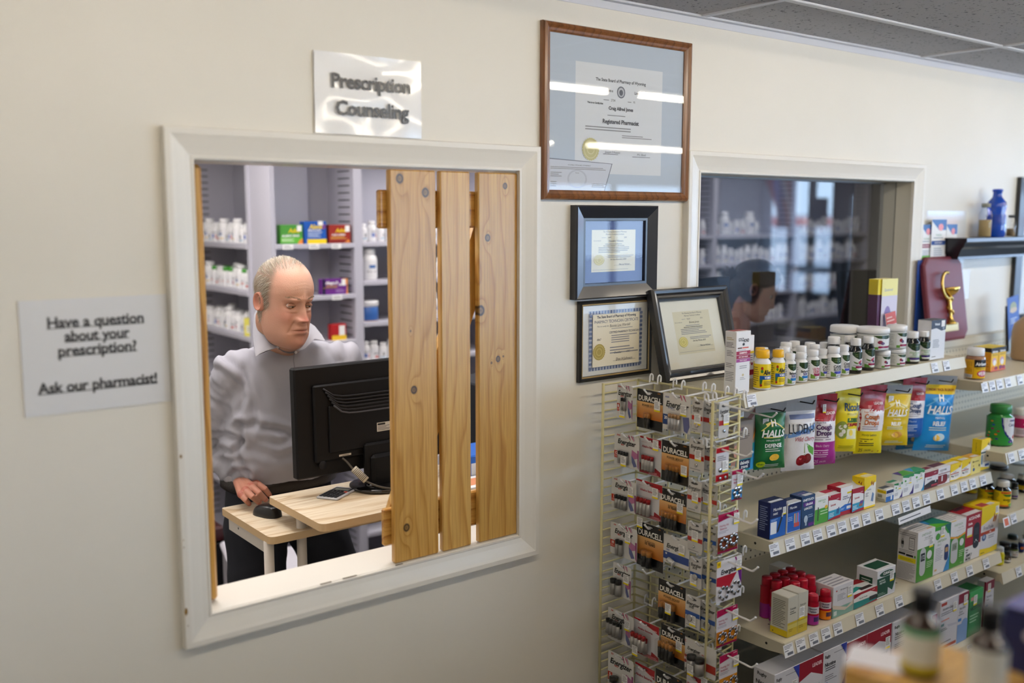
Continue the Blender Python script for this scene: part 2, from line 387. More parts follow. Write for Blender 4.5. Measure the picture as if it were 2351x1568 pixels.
struct(mb.build('trim_ceiling_grid', M_METAL))
# storefront: the wall at the far right end with its door, windows and brick pier (mirrored in the glass of the counter window)
def mirY(px): d = ray(px, 500); return -((XR/(d.x/d.y)-2.07)-2*.118)
def mirZ(py, px=1850): d = ray(px, py); return 1.84+d.z*XR/d.x
yb0, yb1 = mirY(1690), mirY(1775); yw0, yw1 = mirY(1815), mirY(1917); yc1 = mirY(1948)
mb = MB(); dk = '2b2d33'
zt = mirZ(447, 1980)
def sbox(y0, y1, z0, z1, c, x0=XR, x1=XR+.12): mb.box(x0, min(y0, y1), z0, x1, max(y0, y1), z1, c)
sbox(YB, -5.85, 0, CEIL, '8e8f96'); sbox(0, -.25, 0, CEIL, '8e8f96')
sbox(-5.85, -.25, 2.28, CEIL, '53565f'); sbox(-5.85, -.25, 0, .93, '53565f')
struct(mb.build('wall_right', M_MATTE))
mb = MB()
for y in (-5.82, yb0, yw0, (yw0+yw1)/2-.02, yw1, yc1, -1.2, -.25):
    mb.box(XR-.02, y-.03, .93, XR+.06, y+.03, 2.28, '9aa6bf' if abs(y-yw0) < .01 else dk)
mb.box(XR-.02, yc1, .93, XR+.05, yw1, 2.28, dk); mb.box(XR-.03, yw1, mirZ(625), XR+.04, yw0, mirZ(625)+.07, 'b9c2d4'); mb.box(XR-.02, yc1+.9, zt, XR+.05, yc1, 2.28, dk)
struct(mb.build('window_3', M_METAL))
mb = MB(); mb.box(XR-.30, min(yb0, yb1), 0, XR-.02, max(yb0, yb1), CEIL, 'a9adb8'); struct(mb.build('wall_pier', M_BRICK))
mb = MB(); mb.box(XR, -5, -.05, XR+40, 9, 0, 'b8bcc4'); mb.box(XR, -30, -.05, XR+40, -5, 0, 'b8bcc4'); struct(mb.build('ground', M_MATTE))
mb = MB(); mb.box(XR+22, -22, 0, XR+30, 6, 1.9, 'e8e8ec'); mb.box(XR+21.9, -22, 1.5, XR+22, 6, 1.75, 'd07070')
b_ = mb.build('shop_building', M_MATTE); tag(b_, 'pale building with a red band across the street, mirrored in the counter glass', 'building')
# flag hanging in the shop window
mb = MB(); y0f = mirY(1812); y1f = mirY(1868); n = 26; vs = []; fs = []; cl = []
for i in range(n+1):
    t = i/n; z = mirZ(405)-t*(mirZ(405)-mirZ(522)); wv = math.sin(t*2.6)*.10
    for k in range(9):
        q = k/8; vs.append((XR-.5+.04*math.sin(q*7+t*3), y0f+(y1f-y0f)*(q*(1-.45*t)+wv*2.5*t+.4*t), z))
for i in range(n):
    for k in range(8):
        fs.append((i*9+k, i*9+k+1, (i+1)*9+k+1, (i+1)*9+k))
        cl.append(lin('2f55b8' if (1 < k < 6 and i < 12) or (3 <= k < 5) else ('b02a3c' if k < 2 or i > 20 else ('e8ebf2' if k in (2, 6) else 'b02a3c'))))
mb.mesh(vs, fs, cl); tag(mb.build('flag', M_MATTE), 'red white and blue flag hanging in the shop window, mirrored in the counter glass', 'flag')
mb = MB(); mb.box(XR-.06, mirY(1870), mirZ(520), XR-.04, mirY(1905), mirZ(455), '3c4356'); mb.box(XR-.061, mirY(1872), mirZ(518), XR-.0605, mirY(1903), mirZ(458), '525a70')
tag(mb.build('window_poster', M_PAPER), 'dark poster in the shop window seen mirrored in the counter glass', 'poster')
# ------------------------------------------------------------------ pharmacy room behind the partition
PX0, PX1, PY1 = .2, 7.2, 4.7
mb = MB(); mb.box(PX0, T, -.05, PX1, PY1, 0, '2b2526'); struct(mb.build('floor_pharmacy', M_CARPET))
mb = MB(); mb.box(PX0, T, CEIL, PX1, PY1, CEIL+.03, 'c4c4cb'); struct(mb.build('ceiling_pharmacy', M_MATTE))
mb = MB(); mb.box(PX0-.1, T, 0, PX0, PY1, CEIL, wc); struct(mb.build('wall_pharmacy_left', M_WALL))
mb = MB(); mb.box(PX0, PY1, 0, PX1, PY1+.1, CEIL, wc); struct(mb.build('wall_pharmacy_back', M_WALL))
mb = MB(); mb.box(PX1, T, 0, PX1+.1, PY1, CEIL, wc); struct(mb.build('wall_pharmacy_right', M_WALL))
# ------------------------------------------------------------------ lamps
M_TUBE = mat('lit_tube', .4, emit=45, ecol='fff1db', col='ffffff'); M_PANEL = mat('lit_panel', .5, emit=10, ecol='fff8f2', col='ffffff')
t0 = None
def strip_lamp(i, x, y):
    r = empty('fluorescent_lamp', (x, y, CEIL-.006), 0, 'bare tube ceiling strip lamp number %d from the left, %s row over the shop aisle' % (i, 'near' if y > -2 else 'far'), 'ceiling lamp', 'fluorescent strips on the shop ceiling')
    mb = MB(); mb.box(-.61, -.045, -.03, .61, .045, 0, 'e6e6e6', bev=.004)
    for s in (-1, 1): mb.box(s*.6-.01, -.02, -.062, s*.6+.01, .02, -.03, 'd8d8d8', bev=.003)
    mb.build('housing', M_METAL, r)
    mb = MB(); mb.tube([(-.585, 0, -.047), (.585, 0, -.047)], .0135, 'fff', 10); mb.build('tube', M_TUBE, r)
rows = {-1.2: [-1.6, -.25, 1.1, 2.47, 3.83, 5.2, 7.2], -3.72: [-.6, 1.4, 2.9, 4.28, 5.8, 7.3]}
for y, xs in rows.items():
    for i, x in enumerate(xs): strip_lamp(i+1, x, y)
for i, (x, y) in enumerate(PANELS):
    r = empty('ceiling_panel_lamp', (x, y, CEIL), 0, 'lit rectangular ceiling panel number %d over the dispensary' % (i+1), 'ceiling lamp', 'panel lamps over the dispensary')
    mb = MB()
    for a in ((-.6, -.3, .6, -.27), (-.6, .27, .6, .3), (-.6, -.27, -.57, .27), (.57, -.27, .6, .27)): mb.box(a[0], a[1], -.03, a[2], a[3], 0, 'e4e4e4')
    mb.build('frame', M_METAL, r); mb = MB(); mb.box(-.57, -.27, -.02, .57, .27, -.005, 'fff'); mb.build('diffuser', M_PANEL, r)
# ------------------------------------------------------------------ mitred profiles
def mitre(name, x0, x1, z0, z1, prof, m, c, parent=None, y=0, cfun=None, loc=False):
    """prof: (inset, height towards the room); swept round the rectangle with mitred corners"""
    mb = MB(); R = [[(x0+i, z0+i), (x1-i, z0+i), (x1-i, z1-i), (x0+i, z1-i)] for i, h in prof]
    for s in range(4):
        for k in range(len(prof)-1):
            a, b2 = R[k][s], R[k][(s+1) % 4]; c0, d0 = R[k+1][s], R[k+1][(s+1) % 4]
            mb.quad([(a[0], y-prof[k][1], a[1]), (b2[0], y-prof[k][1], b2[1]), (d0[0], y-prof[k+1][1], d0[1]), (c0[0], y-prof[k+1][1], c0[1])], cfun(k) if cfun else c)
    o = mb.build(name, m, parent); return o
CAS = [(0, 0), (0, .020), (.002, .023), (.014, .023), (.022, .020), (.046, .013), (.058, .0105), (.0605, .0125), (.065, .0125), (.065, 0)]
def casing(name, W):
    return mitre(name, W[0]-.060, W[1]+.060, W[2]-.066, W[3]+.066, CAS, M_CREAM, 'e8e4dc')
w1 = struct(casing('window_1', W1))
mb = MB(); c = 'e6e3dc'
mb.box(W1[0]-.001, -.008, W1[2]-.012, W1[1]+.001, T+.004, W1[2]+.001, c, bev=.002); mb.box(W1[0]-.001, -.004, W1[3]-.001, W1[1]+.001, T, W1[3]+.01, c)
mb.box(W1[0]-.01, -.004, W1[2], W1[0]+.001, T, W1[3], c); mb.box(W1[1]-.001, -.004, W1[2], W1[1]+.01, T, W1[3], c)
mb.build('jamb', M_CREAM, w1)
def chips(): # worn patches where the paint has come off the casing
    mb = MB()
    for px, py, w_, h_ in ((427, 1404, .010, .022), (415, 1048, .007, .011), (421, 1240, .003, .004), (422, 1257, .003, .004), (432, 1437, .003, .004)):
        p = atY(px, py, -.0232); n = 11
        pts = [(p.x+w_/2*math.cos(6.283*i/n)*random.uniform(.6, 1), -.0234, p.z+h_/2*math.sin(6.283*i/n)*random.uniform(.6, 1)) for i in range(n)]; mb.quad(pts, '8a6a34')
    for x in (1.02, 1.08, 1.10, 1.23): mb.box(x, -.0086, W1[2]+.0008, x+random.uniform(.006, .03), -.004, W1[2]+.0016, '6f675a')
    o = mb.build('bare_wood_patch', M_MATTE, w1); o['label'] = 'brown chips where the cream paint is worn off'
chips()
w2 = struct(casing('window_2', W2))
mb = MB(); c = 'cfcbbd'
mb.box(W2[0]-.001, -.003, W2[2]-.012, W2[1]+.001, T, W2[2]+.001, c); mb.box(W2[0]-.001, -.003, W2[3]-.001, W2[1]+.001, T, W2[3]+.01, c)
mb.box(W2[0]-.01, -.003, W2[2], W2[0]+.001, T, W2[3], c); mb.box(W2[1]-.001, -.003, W2[2], W2[1]+.01, .066, W2[3], c); mb.box(W2[1]-.0015, .0665, W2[2], W2[1]+.01, T, W2[3], 'b3b1a6')
mb.box(W2[1]-.002, .0655, W2[2], W2[1], .0675, W2[3], '2c2c2c'); mb.box(W2[0], .11, W2[3]-.006, W2[1], .126, W2[3], '8f959a')
mb.build('jamb', M_CREAM, w2)
mb = MB(); mb.quad([(W2[0], .118, W2[2]), (W2[1]-.001, .118, W2[2]), (W2[1]-.001, .118, W2[3]-.005), (W2[0], .118, W2[3]-.005)], 'fff'); g = mb.build('window_glass', glass_mat('tinted_glass', (.42, .45, .50), 2.2), w2)
# ------------------------------------------------------------------ slatted wooden shutters in the open hatch
KN = [(917, 410), (976, 442), (950, 895), (933, 1211), (942, 760), (1159, 427), (1119, 546), (1103, 713), (1143, 824), (1128, 833), (1155, 818)]
KR = [.0085, .0085, .0075, .0075, .002, .006, .007, .010, .006, .0025, .0022]
_kn = [(atY(px, py, 0).x, atY(px, py, 0).z, r) for (px, py), r in zip(KN, KR)]
M_PINE = [wood_mat('pine_a', 'cfa257', 'c49547', 'b5853a', knots=_kn[:5]), wood_mat('pine_b', 'd4aa60', 'ca9c50', 'bb8a40', knots=(), freq=34), wood_mat('pine_c', 'caa055', 'bf9146', 'ae7e39', knots=_kn[5:], freq=16)]
M_PINE_X = wood_mat('pine_rail', 'cb9a4e', 'b67f38', '98642a', along='x')
sh = empty('wooden_shutter', (1.43, .02, .96), 0, 'slatted pine shutter with three vertical boards closing the right half of the hatch', 'shutter')
def abs_child(o, root):
    o.parent = root; o.matrix_parent_inverse = root.matrix_world.inverted() if False else Matrix.Translation(-root.location)
for i, (x0, x1, z0) in enumerate(((1.232, 1.366, .9595), (1.379, 1.471, .9595), (1.497, 1.6265, .9595))):
    mb = MB(); mb.box(x0, -.001, z0, x1, .018, 1.951, 'fff', bev=.003); abs_child(mb.build('slat', M_PINE[i]), sh)
for z0, z1 in ((1.808, 1.902), (1.003, 1.10)):
    mb = MB(); mb.box(1.214, .0185, z0, 1.622, .037, z1, 'fff', bev=.004); abs_child(mb.build('rail', M_PINE_X), sh)
mb = MB(); a = Vector((1.27, 0, 1.06)); b2 = Vector((1.575, 0, 1.87)); d = (b2-a).normalized(); n_ = Vector((d.z, 0, -d.x))*.04
vs = [(p.x, y, p.z) for y in (.0375, .055) for p in (a-n_, a+n_, b2+n_, b2-n_)]
mb.mesh(vs, [(0, 1, 2, 3), (7, 6, 5, 4), (0, 4, 5, 1), (1, 5, 6, 2), (2, 6, 7, 3), (3, 7, 4, 0)], 'fff', False); abs_child(mb.build('brace', M_PINE[1]), sh)
mb = MB()
for px, py in ((921, 404), (976, 460), (1040, 470), (1128, 480), (935, 1225), (1040, 1215), (1128, 1195)):
    p = atY(px, py, -.001)
# the second leaf stands open against the left jamb
lf = empty('wooden_shutter', (.79, .1, .96), 0, 'open pine shutter leaf seen edge-on against the left jamb of the hatch', 'shutter')
mb = MB(); mb.box(.7655, .040, .962, .7865, .130, 1.950, 'fff', bev=.007); abs_child(mb.build('slat', wood_mat('pine_edge', 'd6a556', 'c08b40', 'a8732e', knots=())), lf)
mb = MB(); mb.box(.755, .06, 1.80, .7655, .12, 1.90, 'fff', bev=.003); abs_child(mb.build('rail', M_PINE_X), lf)
# ------------------------------------------------------------------ signs and frames on the wall
M_LAM = mat('laminate', .25, bump=.35, bscale=14, coat=1.0)
s1 = MB()
x0, x1 = 1.036, 1.322; zt, zb = 2.2105, 2.027
n = 16; vs = []; fs = []
for j in range(9):
    for i in range(n+1):
        u = i/n; v = j/8; vs.append((x0+(x1-x0)*u, -.003-.004*noise.noise(Vector((u*4, v*3, 1)))-.003, zb+(zt-zb)*v))
fs = [(j*(n+1)+i, j*(n+1)+i+1, (j+1)*(n+1)+i+1, (j+1)*(n+1)+i) for j in range(8) for i in range(n)]
s1.mesh(vs, fs, 'ededee'); s1.v = [(p[0], p[1]-.0, p[2]) for p in s1.v]
cv = Canvas(s1, x1-x0, zt-zb, planef((x0, -.0115, zb), (1, 0, 0), (0, 0, 1)))
s1.box(x0, -.0025, zb, x1, -.0005, zt, 'eeeeee')
cv.text('Prescription', (x1-x0)*.51, .121, .032, '2c2c30', 'b', .222); cv.text('Counseling', (x1-x0)*.515, .060, .032, '2c2c30', 'b', .204)
tag(s1.build('wall_sign', M_LAM), 'laminated white Prescription Counseling sign above the hatch', 'sign')
s2 = MB(); C = [atY(42, 690, -.003), atY(385, 677, -.003), atY(392, 920, -.003), atY(58, 960, -.003)]
x0, x1 = .398, .683; zt, zb = 1.675, 1.446
s2.box(x0, -.003, zb, x1, -.0005, zt, 'dfe0e3')
cv = Canvas(s2, x1-x0, zt-zb, planef((x0, -.0032, zb), (1, 0, 0), (0, 0, 1)))
Wd = x1-x0; H = zt-zb
for t, v, w_ in (('Have a question', .80, .188), ('about your', .675, .125), ('prescription?', .55, .155), ('Ask our pharmacist!', .235, .232)):
    cv.text(t, Wd*.5, v*H, .0215, '2a2a2e', 'b', w_); cv.rect(Wd*.5-w_/2, v*H-.0125, Wd*.5+w_/2, v*H-.0108, '2a2a2e')
tag(s2.build('wall_sign', mat('laminate_flat', .3, coat=.5)), 'laminated white sign beginning Have a question, left of the hatch', 'sign')
def oak(): return wood_mat('oak_frame', '85562f', '784a27', '66401f', along='z', freq=30, rough=.3, coat=.5)
M_OAK = oak()
def picture(name, label, x0, x1, z0, z1, prof, fm, fc, mat_c, art, y=0, cfun=None, rot=None, seal=None, sheet=None, depth=.012):
    r = empty(name, ((x0+x1)/2, y, z0), 0, label, 'framed certificate')
    w_ = x1-x0; h_ = z1-z0
    mitre('frame', -w_/2, w_/2, 0, h_, prof, fm, fc, r, cfun=cfun)
    i = prof[-1][0]
    mb = MB(); mb.box(-w_/2+i-.002, -depth*.5, i-.002, w_/2-i+.002, -.001, h_-i+.002, mat_c)
    cv = Canvas(mb, w_-2*i, h_-2*i, planef((-w_/2+i, -depth*.5, i), (1, 0, 0), (0, 0, 1))); cv.draw(art); mb.build('certificate', M_PAPER, r)
    mb = MB(); yy = -depth*.5-.004; mb.quad([(-w_/2+i-.001, yy, i-.001), (w_/2-i+.001, yy, i-.001), (w_/2-i+.001, yy, h_-i+.001), (-w_/2+i-.001, yy, h_-i+.001)], 'fff'); mb.build('picture_glass', G_FRAME, r)
    return r
X = lambda px, py, Y=0: atY(px, py, Y).x
ink = '4a4a50'; lt = '8c8c90'
def seal_art(cx, cy, r, asp, c1='c9bb66', c2='e3d98c'):
    a = []; n = 24
    a.append(('p', [(cx+r*(1 if k % 2 else .93)*math.cos(6.283*k/(2*n)), cy+asp*r*(1 if k % 2 else .93)*math.sin(6.283*k/(2*n))) for k in range(2*n)], c1))
    for f, c in ((.8, c2), (.72, c1), (.45, c2), (.36, c1)): a.append(('e', cx, cy, r*f, r*f*asp, c))
    return a
# large oak diploma
W_, H_ = .58, .474; 
art = [('r', .18, .115, .83, .84, 'dcdee3'), ('t', 'The State Board of Pharmacy of Wyoming', .51, .74, .020, ink, 'b', .44),
 ('t', "Pharmacist's", .40, .673, .018, ink, 'b', .12), ('t', 'License', .64, .673, .018, ink, 'b', .10), ('e', .51, .668, .031, .040, '6a6c76'), ('e', .51, .668, .024, .031, 'b8bac2'), ('e', .51, .665, .014, .020, '5c5e68'),
 ('t', '2704', .45, .61, .016, ink, '', .06), ('t', '95', .61, .61, .014, ink), ('l', .38, .603, .42, .615, 1, lt), ('l', .56, .603, .6, .615, 1, lt),
 ('t', 'This is to Certify that', .32, .583, .012, ink, 'b', .12), ('t', 'Craig Alfred Jones', .51, .557, .023, ink, 'b', .21), ('l', .41, .503, .6, .515, 1, lt),
 ('t', 'Registered Pharmacist', .51, .468, .028, ink, 'b', .31), ('l', .25, .40, .73, .435, 2, lt), ('l', .52, .36, .75, .385, 2, lt),
 ('l', .56, .285, .72, .292, 1, ink), ('l', .38, .245, .54, .252, 1, ink), ('l', .6, .235, .74, .242, 1, ink),
 ('t', 'Joseph S Powers', .45, .262, .016, '6a6a74', 'i', .16), ('t', 'Chas Henry', .64, .30, .016, '6a6a74', 'i', .12), ('t', 'M L Bond', .67, .255, .016, '6a6a74', 'i', .10)]
art += seal_art(.29, .275, .062, 1.25, 'c5bd84', 'd6cf9e')
art += [('p', [(0, 0), (.395, 0), (.45, .185), (0, .205)], '6b6e7c'), ('p', [(0, 0), (.39, 0), (.444, .182), (0, .199)], 'cfd1dc'), ('t', 'WYOMING STATE BOARD OF PHARMACY', .21, .165, .008, ink, '', .23), ('l', .01, .135, .40, .155, 2, lt),
 ('e', .195, .075, .07, .062, 'bdbfcb'), ('e', .195, .075, .058, .052, 'cdd0da'), ('t', 'Renewal', .195, .115, .007, ink), ('l', .01, .085, .09, .12, 3, lt), ('l', .3, .02, .40, .05, 3, lt), ('l', .01, .02, .05, .06, 3, lt)]
picture('framed_diploma', 'large oak-framed pharmacist diploma on pale blue mat, above the black frames', 1.702, 2.283, 1.883, 2.355,
 [(0, 0), (0, .012), (.003, .018), (.010, .021), (.017, .016), (.023, .014), (.027, .010), (.027, .004)], M_OAK, 'fff', 'bcc6d4', art)
# wide black frame, blue mat
x0, x1, z0, z1 = 1.815, 2.141, 1.604, 1.869
tc = [('l', .3, .9, .3, .9, 0, lt)]
def tech(no, yr, name, date, paper='e6dfc6'):
    return [('r', 0, 0, 1, 1, paper), ('t', 'The Wyoming State Board of Pharmacy', .52, .955, .038, ink, 'i', .54), ('t', 'Pharmacy Technician Certificate', .52, .895, .036, ink, 'i', .44), ('t', no, .40, .815, .036, ink, 'i', .12), ('t', yr, .76, .815, .034, ink, 'i', .12),
     ('l', .22, .805, .32, .825, 1, lt), ('t', 'This is to certify that', .12, .745, .022, ink, 'i', .22), ('t', name, .54, .735, .052, '4a4438', 'i', .42), ('l', .3, .645, .75, .68, 1, lt), ('t', 'REGISTERED PHARMACY TECHNICIAN', .5, .62, .030, ink, '', .52), ('l', .15, .45, .85, .60, 4, lt), ('l', .36, .33, .98, .40, 2, lt),
     ('t', date, .60, .295, .04, ink, 'i', .44), ('t', 'Mike Ley McDaniel', .74, .17, .035, ink, 'i', .48), ('l', .5, .145, .98, .152, 1, ink), ('l', .02, .045, .98, .06, 1, lt)]+seal_art(.165, .285, .125, 1.0*1.02)
def sub(art, u0, v0, u1, v1):
    o = []; w_, h_ = u1-u0, v1-v0
    for a in art:
        k = a[0]
        if k == 'r': o.append(('r', u0+a[1]*w_, v0+a[2]*h_, u0+a[3]*w_, v0+a[4]*h_, a[5]))
        elif k == 'e': o.append(('e', u0+a[1]*w_, v0+a[2]*h_, a[3]*w_, a[4]*h_, a[5]))
        elif k == 'p': o.append(('p', [(u0+p*w_, v0+q*h_) for p, q in a[1]], a[2]))
        elif k == 'l': o.append(('l', u0+a[1]*w_, v0+a[2]*h_, u0+a[3]*w_, v0+a[4]*h_, a[5], a[6]))
        elif k == 't': o.append(('t', a[1], u0+a[2]*w_, v0+a[3]*h_, a[4]*h_, a[5], a[6] if len(a) > 6 else '', (a[7] if len(a) > 7 else .96)*w_))
    return o
M_BFRAME = mat('black_frame', .3, spec=.6, coat=.3); bk = '121418'
picture('framed_certificate', 'wide black frame with a blue mat around a cream certificate, under the oak diploma', x0, x1, z0, z1,
 [(0, 0), (0, .024), (.004, .028), (.036, .016), (.043, .016), (.045, .003)], M_BFRAME, '1d2029', '4a5c94', sub(tech('8477', '2009', 'Meredith Winters', '3rd day December, 2009'), .13, .17, .87, .86))
# thin black and gold frame
x0, x1, z0, z1 = 1.843, 2.137, 1.364, 1.598
key = []
for k in range(18):
    for (a, b2) in ((.115+k*.0445, .90), (.115+k*.0445, .085)): key.append(('r', a-.013, b2-.022, a+.013, b2+.022, '5d6b8f' if k % 2 else '6f7ca0'))
for k in range(13):
    for a in (.112, .888): key.append(('r', a-.02, .10+k*.063-.018, a+.02, .10+k*.063+.018, '5d6b8f' if k % 2 else '6f7ca0'))
art = [('r', 0, 0, 1, 1, 'e4e3e0'), ('r', .088, .058, .912, .928, 'c4c8d4')]+key+[('r', .14, .115, .86, .872, 'e8dfc8'),
 ('t', 'The State Board of Pharmacy of Wyoming', .5, .835, .036, '2f3040', 'b', .60), ('t', 'PHARMACY TECHNICIAN CERTIFICATE', .5, .765, .044, '38405c', '', .68), ('t', 'This is to certify that', .29, .70, .022, ink, 'i', .18), ('t', 'Bonnie Lou Wardell', .55, .70, .038, '3a3024', 'i', .32), ('l', .4, .675, .72, .681, 1, ink),
 ('l', .42, .645, .75, .665, 1, lt), ('t', 'CERTIFIED PHARMACY TECHNICIAN', .62, .60, .032, '38405c', '', .47), ('l', .42, .44, .82, .57, 4, lt), ('t', '0067', .23, .51, .03, ink, 'i', .08), ('l', .4, .28, .84, .40, 3, lt), ('t', 'October', .52, .30, .034, ink, 'i', .14), ('t', '1997', .68, .30, .03, ink, 'i', .1), ('t', 'Don H Johnson', .62, .20, .04, ink, 'i', .34), ('l', .45, .175, .82, .182, 1, ink)]+seal_art(.235, .33, .095, 1.28, 'a8954a', 'c4b06a')
picture('framed_certificate', 'thin black and gold frame round a blue-bordered certificate, lowest on the wall', x0, x1, z0, z1,
 [(0, 0), (0, .012), (.006, .016), (.010, .012), (.012, .013), (.014, .010), (.016, .004)], M_BFRAME, bk, 'e4e3e0', art, cfun=lambda k: 'a88f5c' if k in (3, 4) else bk)
# deep black frame leaning on the shelf against the wall
r = picture('framed_certificate', 'deep black stepped frame with a cream mat, leaning on the shelf against the wall', -.171, .171, 0, .282,
 [(0, 0), (0, .022), (.006, .030), (.014, .028), (.020, .022), (.026, .023), (.030, .016), (.036, .014), (.038, .003)], M_BFRAME, '16181f', 'e9e6da', sub(tech('T2537', '2015', 'Brinna Jones', '2nd day March, 2015', 'ddd6bc'), .2, .2, .82, .84))
p0 = atY(1524, 884, -.075); p1 = atY(1700, 872, -.075)
r.location = ((atY(1518, 884, -.08).x+.17), -.078, 1.343); r.rotation_euler = (-.19, 0, 0)
LEAN = r
# things on the wall beyond the counter window
def tri(name, label, px0, px1, pyt, pyb, Y, arts, cat='leaflet', group=None, yaw=0, tilt=0, m=M_PAPER, thick=.002, base='f2f3f5'):
    a = atY(px0, pyb, Y); b2 = atY(px1, pyb, Y); t = atY(px0, pyt, Y); w_ = (b2.x-a.x); h_ = t.z-a.z
    mb = MB(); mb.box(0, 0, 0, w_, thick, h_, base); cv = Canvas(mb, w_, h_, planef((0, 0, 0), (1, 0, 0), (0, 0, 1))); cv.draw(arts)
    o = mb.build(name, m); o.location = a; o.rotation_euler = (tilt, 0, yaw); return tag(o, label, cat, group)
def prev(c1): return [('r', 0, .82, 1, 1, '4a78b8'), ('p', [(0, .82), (.5, .82), (0, .97)], 'f2f3f5'), ('e', .62, .87, .18, .06, 'e89aa6'), ('t', 'PreviDent', .5, .74, .035, '7fae9a', '', .8), ('l', .15, .67, .85, .71, 1, '8fa0b0'), ('r', .02, .57, .98, .64, c1), ('t', 'MEDIUM STRENGTH', .5, .605, .02, 'ffffff', 'b', .85), ('l', .2, .35, .8, .53, 5, '9aa6b6'), ('p', [(0, 0), (1, 0), (1, .12), (0, .06)], '79bd5c')]
a = atY(2104, 620, -.02)
mb = MB(); mb.box(0, 0, 0, .30, .006, .36, 'e2e6ee'); mb.box(0, -.03, 0, .30, -.027, .12, 'e2e6ee'); o = mb.build('leaflet_holder', glass_mat('acrylic', (.97, .98, 1), .5)); o.location = (3.68, -.012, 1.50)
tag(o, 'clear acrylic leaflet holder fixed to the wall right of the counter window', 'leaflet holder')
tri('leaflet', 'toothpaste leaflet with a maroon band, left in the wall holder', 2109, 2135, 516, 640, -.018, prev('8e3f60'), group='dental leaflets in the wall holder')
tri('leaflet', 'tallest toothpaste leaflet with a blue band, middle of the wall holder', 2133, 2166, 504, 640, -.024, prev('35569e'), group='dental leaflets in the wall holder')
tri('leaflet', 'toothpaste leaflet with a dark red band, right in the wall holder', 2167, 2191, 515, 640, -.018, prev('7a2140'), group='dental leaflets in the wall holder')
tri('folder', 'tall dark blue folder standing behind the plaque', 2097, 2140, 598, 790, -.03, [('t', '#1', .8, .66, .06, 'dfe6f5', '', .3)], 'folder', base='14357e')
tri('folder', 'green card folder poking up behind the plaque', 2106, 2150, 588, 780, -.022, [], 'folder', base='5fae3c')
# plaque
pl = empty('award_plaque', (0, 0, 0), 0, 'mahogany award plaque with a brass snake and cup, leaning on the shelf top', 'plaque')
a = atY(2128, 790, -.075); b2 = atY(2215, 780, -.075); hh = atY(2118, 596, -.03).z-a.z
pw = b2.x-a.x; ph = hh*1.03; ch = .03
pts = [(ch, 0), (pw-ch, 0), (pw, ch), (pw, ph-ch), (pw-ch, ph), (ch, ph), (0, ph-ch), (0, ch)]
mb = MB(); n = 8; ins = lambda p, k: (pw/2+(p[0]-pw/2)*(1-k/(pw/2)), ph/2+(p[1]-ph/2)*(1-k/(ph/2)))
L0 = [(p[0], 0, p[1]) for p in pts]; L1 = [(p[0], -.014, p[1]) for p in pts]; L2 = [(ins(p, .006)[0], -.019, ins(p, .006)[1]) for p in pts]; L3 = [(ins(p, .012)[0], -.020, ins(p, .012)[1]) for p in pts]
vs = L0+L1+L2+L3; fs = [(k*8+i, k*8+(i+1) % 8, (k+1)*8+(i+1) % 8, (k+1)*8+i) for k in range(3) for i in range(8)]+[tuple(range(24, 32)), tuple(reversed(range(8)))]
mb.mesh(vs, fs, '6e2f3c', False); M_MAH = mat('mahogany', .42, spec=.35); mb.build('board', M_MAH, pl)
M_BRASS = mat('brass', .22, metal=1)
mb = MB(); cx, cz = pw*.50, ph*.52; br = 'd9b662'; Y0 = -.032
mb.lathe([(.002, 0), (.008, .001), (.02, .006), (.034, .018), (.042, .034), (.040, .036), (.02, .02), (.004, .012)], cx, Y0, cz, 22, br)
mb.lathe([(.022, 0), (.020, .008), (.009, .02), (.006, .04), (.009, .05), (.0075, .085), (.010, .10), (.006, .115)], cx-.001, Y0+.004, cz-.112, 18, br)
mb.build('cup', M_BRASS, pl)
mb = MB(); pts = []
for i in range(26): # snake coils up the stem, swings left round the cup and bends over it
    t = i/25*2.5*6.283*.55; pts.append((cx+.011*math.cos(t), Y0+.004-.011*math.sin(t), cz-.075+i*.003))
for i in range(1, 24):
    t = i/23; ang = -1.2-t*4.0; pts.append((cx-.008+.040*math.cos(ang)-.012, Y0-.006, cz+.045+.052*math.sin(ang)))
mb.tube(pts, [.0035+.0025*min(1, i/10) for i in range(len(pts)-4)]+[.005, .0065, .006, .003], br, 10); mb.build('snake', M_BRASS, pl)
mb = MB(); mb.box(pw*.25, -.022, ph*.11, pw*.72, -.0195, ph*.20, 'e0cfa0', bev=.001); mb.build('name_plate', mat('pale_brass', .35, metal=.8), pl)
pl.location = (a.x, -.045-.03, 1.343); pl.rotation_euler = (-.16, 0, 0)
# black ledge with bottles
mb = MB(); lx0, lx1 = 3.795, 4.46; zt = 1.752
prof = [(0, 0), (.115, 0), (.115, -.014), (.105, -.020), (.100, -.034), (.085, -.045), (.070, -.075), (.070, -.085), (0, -.085)]
vs = [(x, -p[0]-.001, zt+p[1]) for x, k in ((lx0, 0), (lx1, 0)) for p in prof]
vs = [(lx0+(.115-p[0])*.55, -p[0]-.001, zt+p[1]) if p[0] else (lx0+(.0 if p[1] == 0 else .03), -.001, zt+p[1]) for p in prof]+[(lx1, -p[0]-.001, zt+p[1]) for p in prof]
n = len(prof); fs = [(i, (i+1) % n, n+(i+1) % n, n+i) for i in range(n)]+[tuple(range(n)), tuple(reversed(range(n, 2*n)))]
mb.mesh(vs, fs, '17181d', False); tag(mb.build('wall_ledge', M_BFRAME), 'black moulded wall ledge carrying small bottles, right of the plaque', 'shelf')
p = atY(2340, 560, 0)
mitre('f', 4.425, 5.0, 1.35, 2.01, [(0, 0), (0, .02), (.05, .024), (.05, .004)], M_BFRAME, '101116').name = 'picture_frame'
o = bpy.data.objects['picture_frame']; tag(o, 'edge of a large black frame behind the ledge at the right side of the picture', 'picture frame')
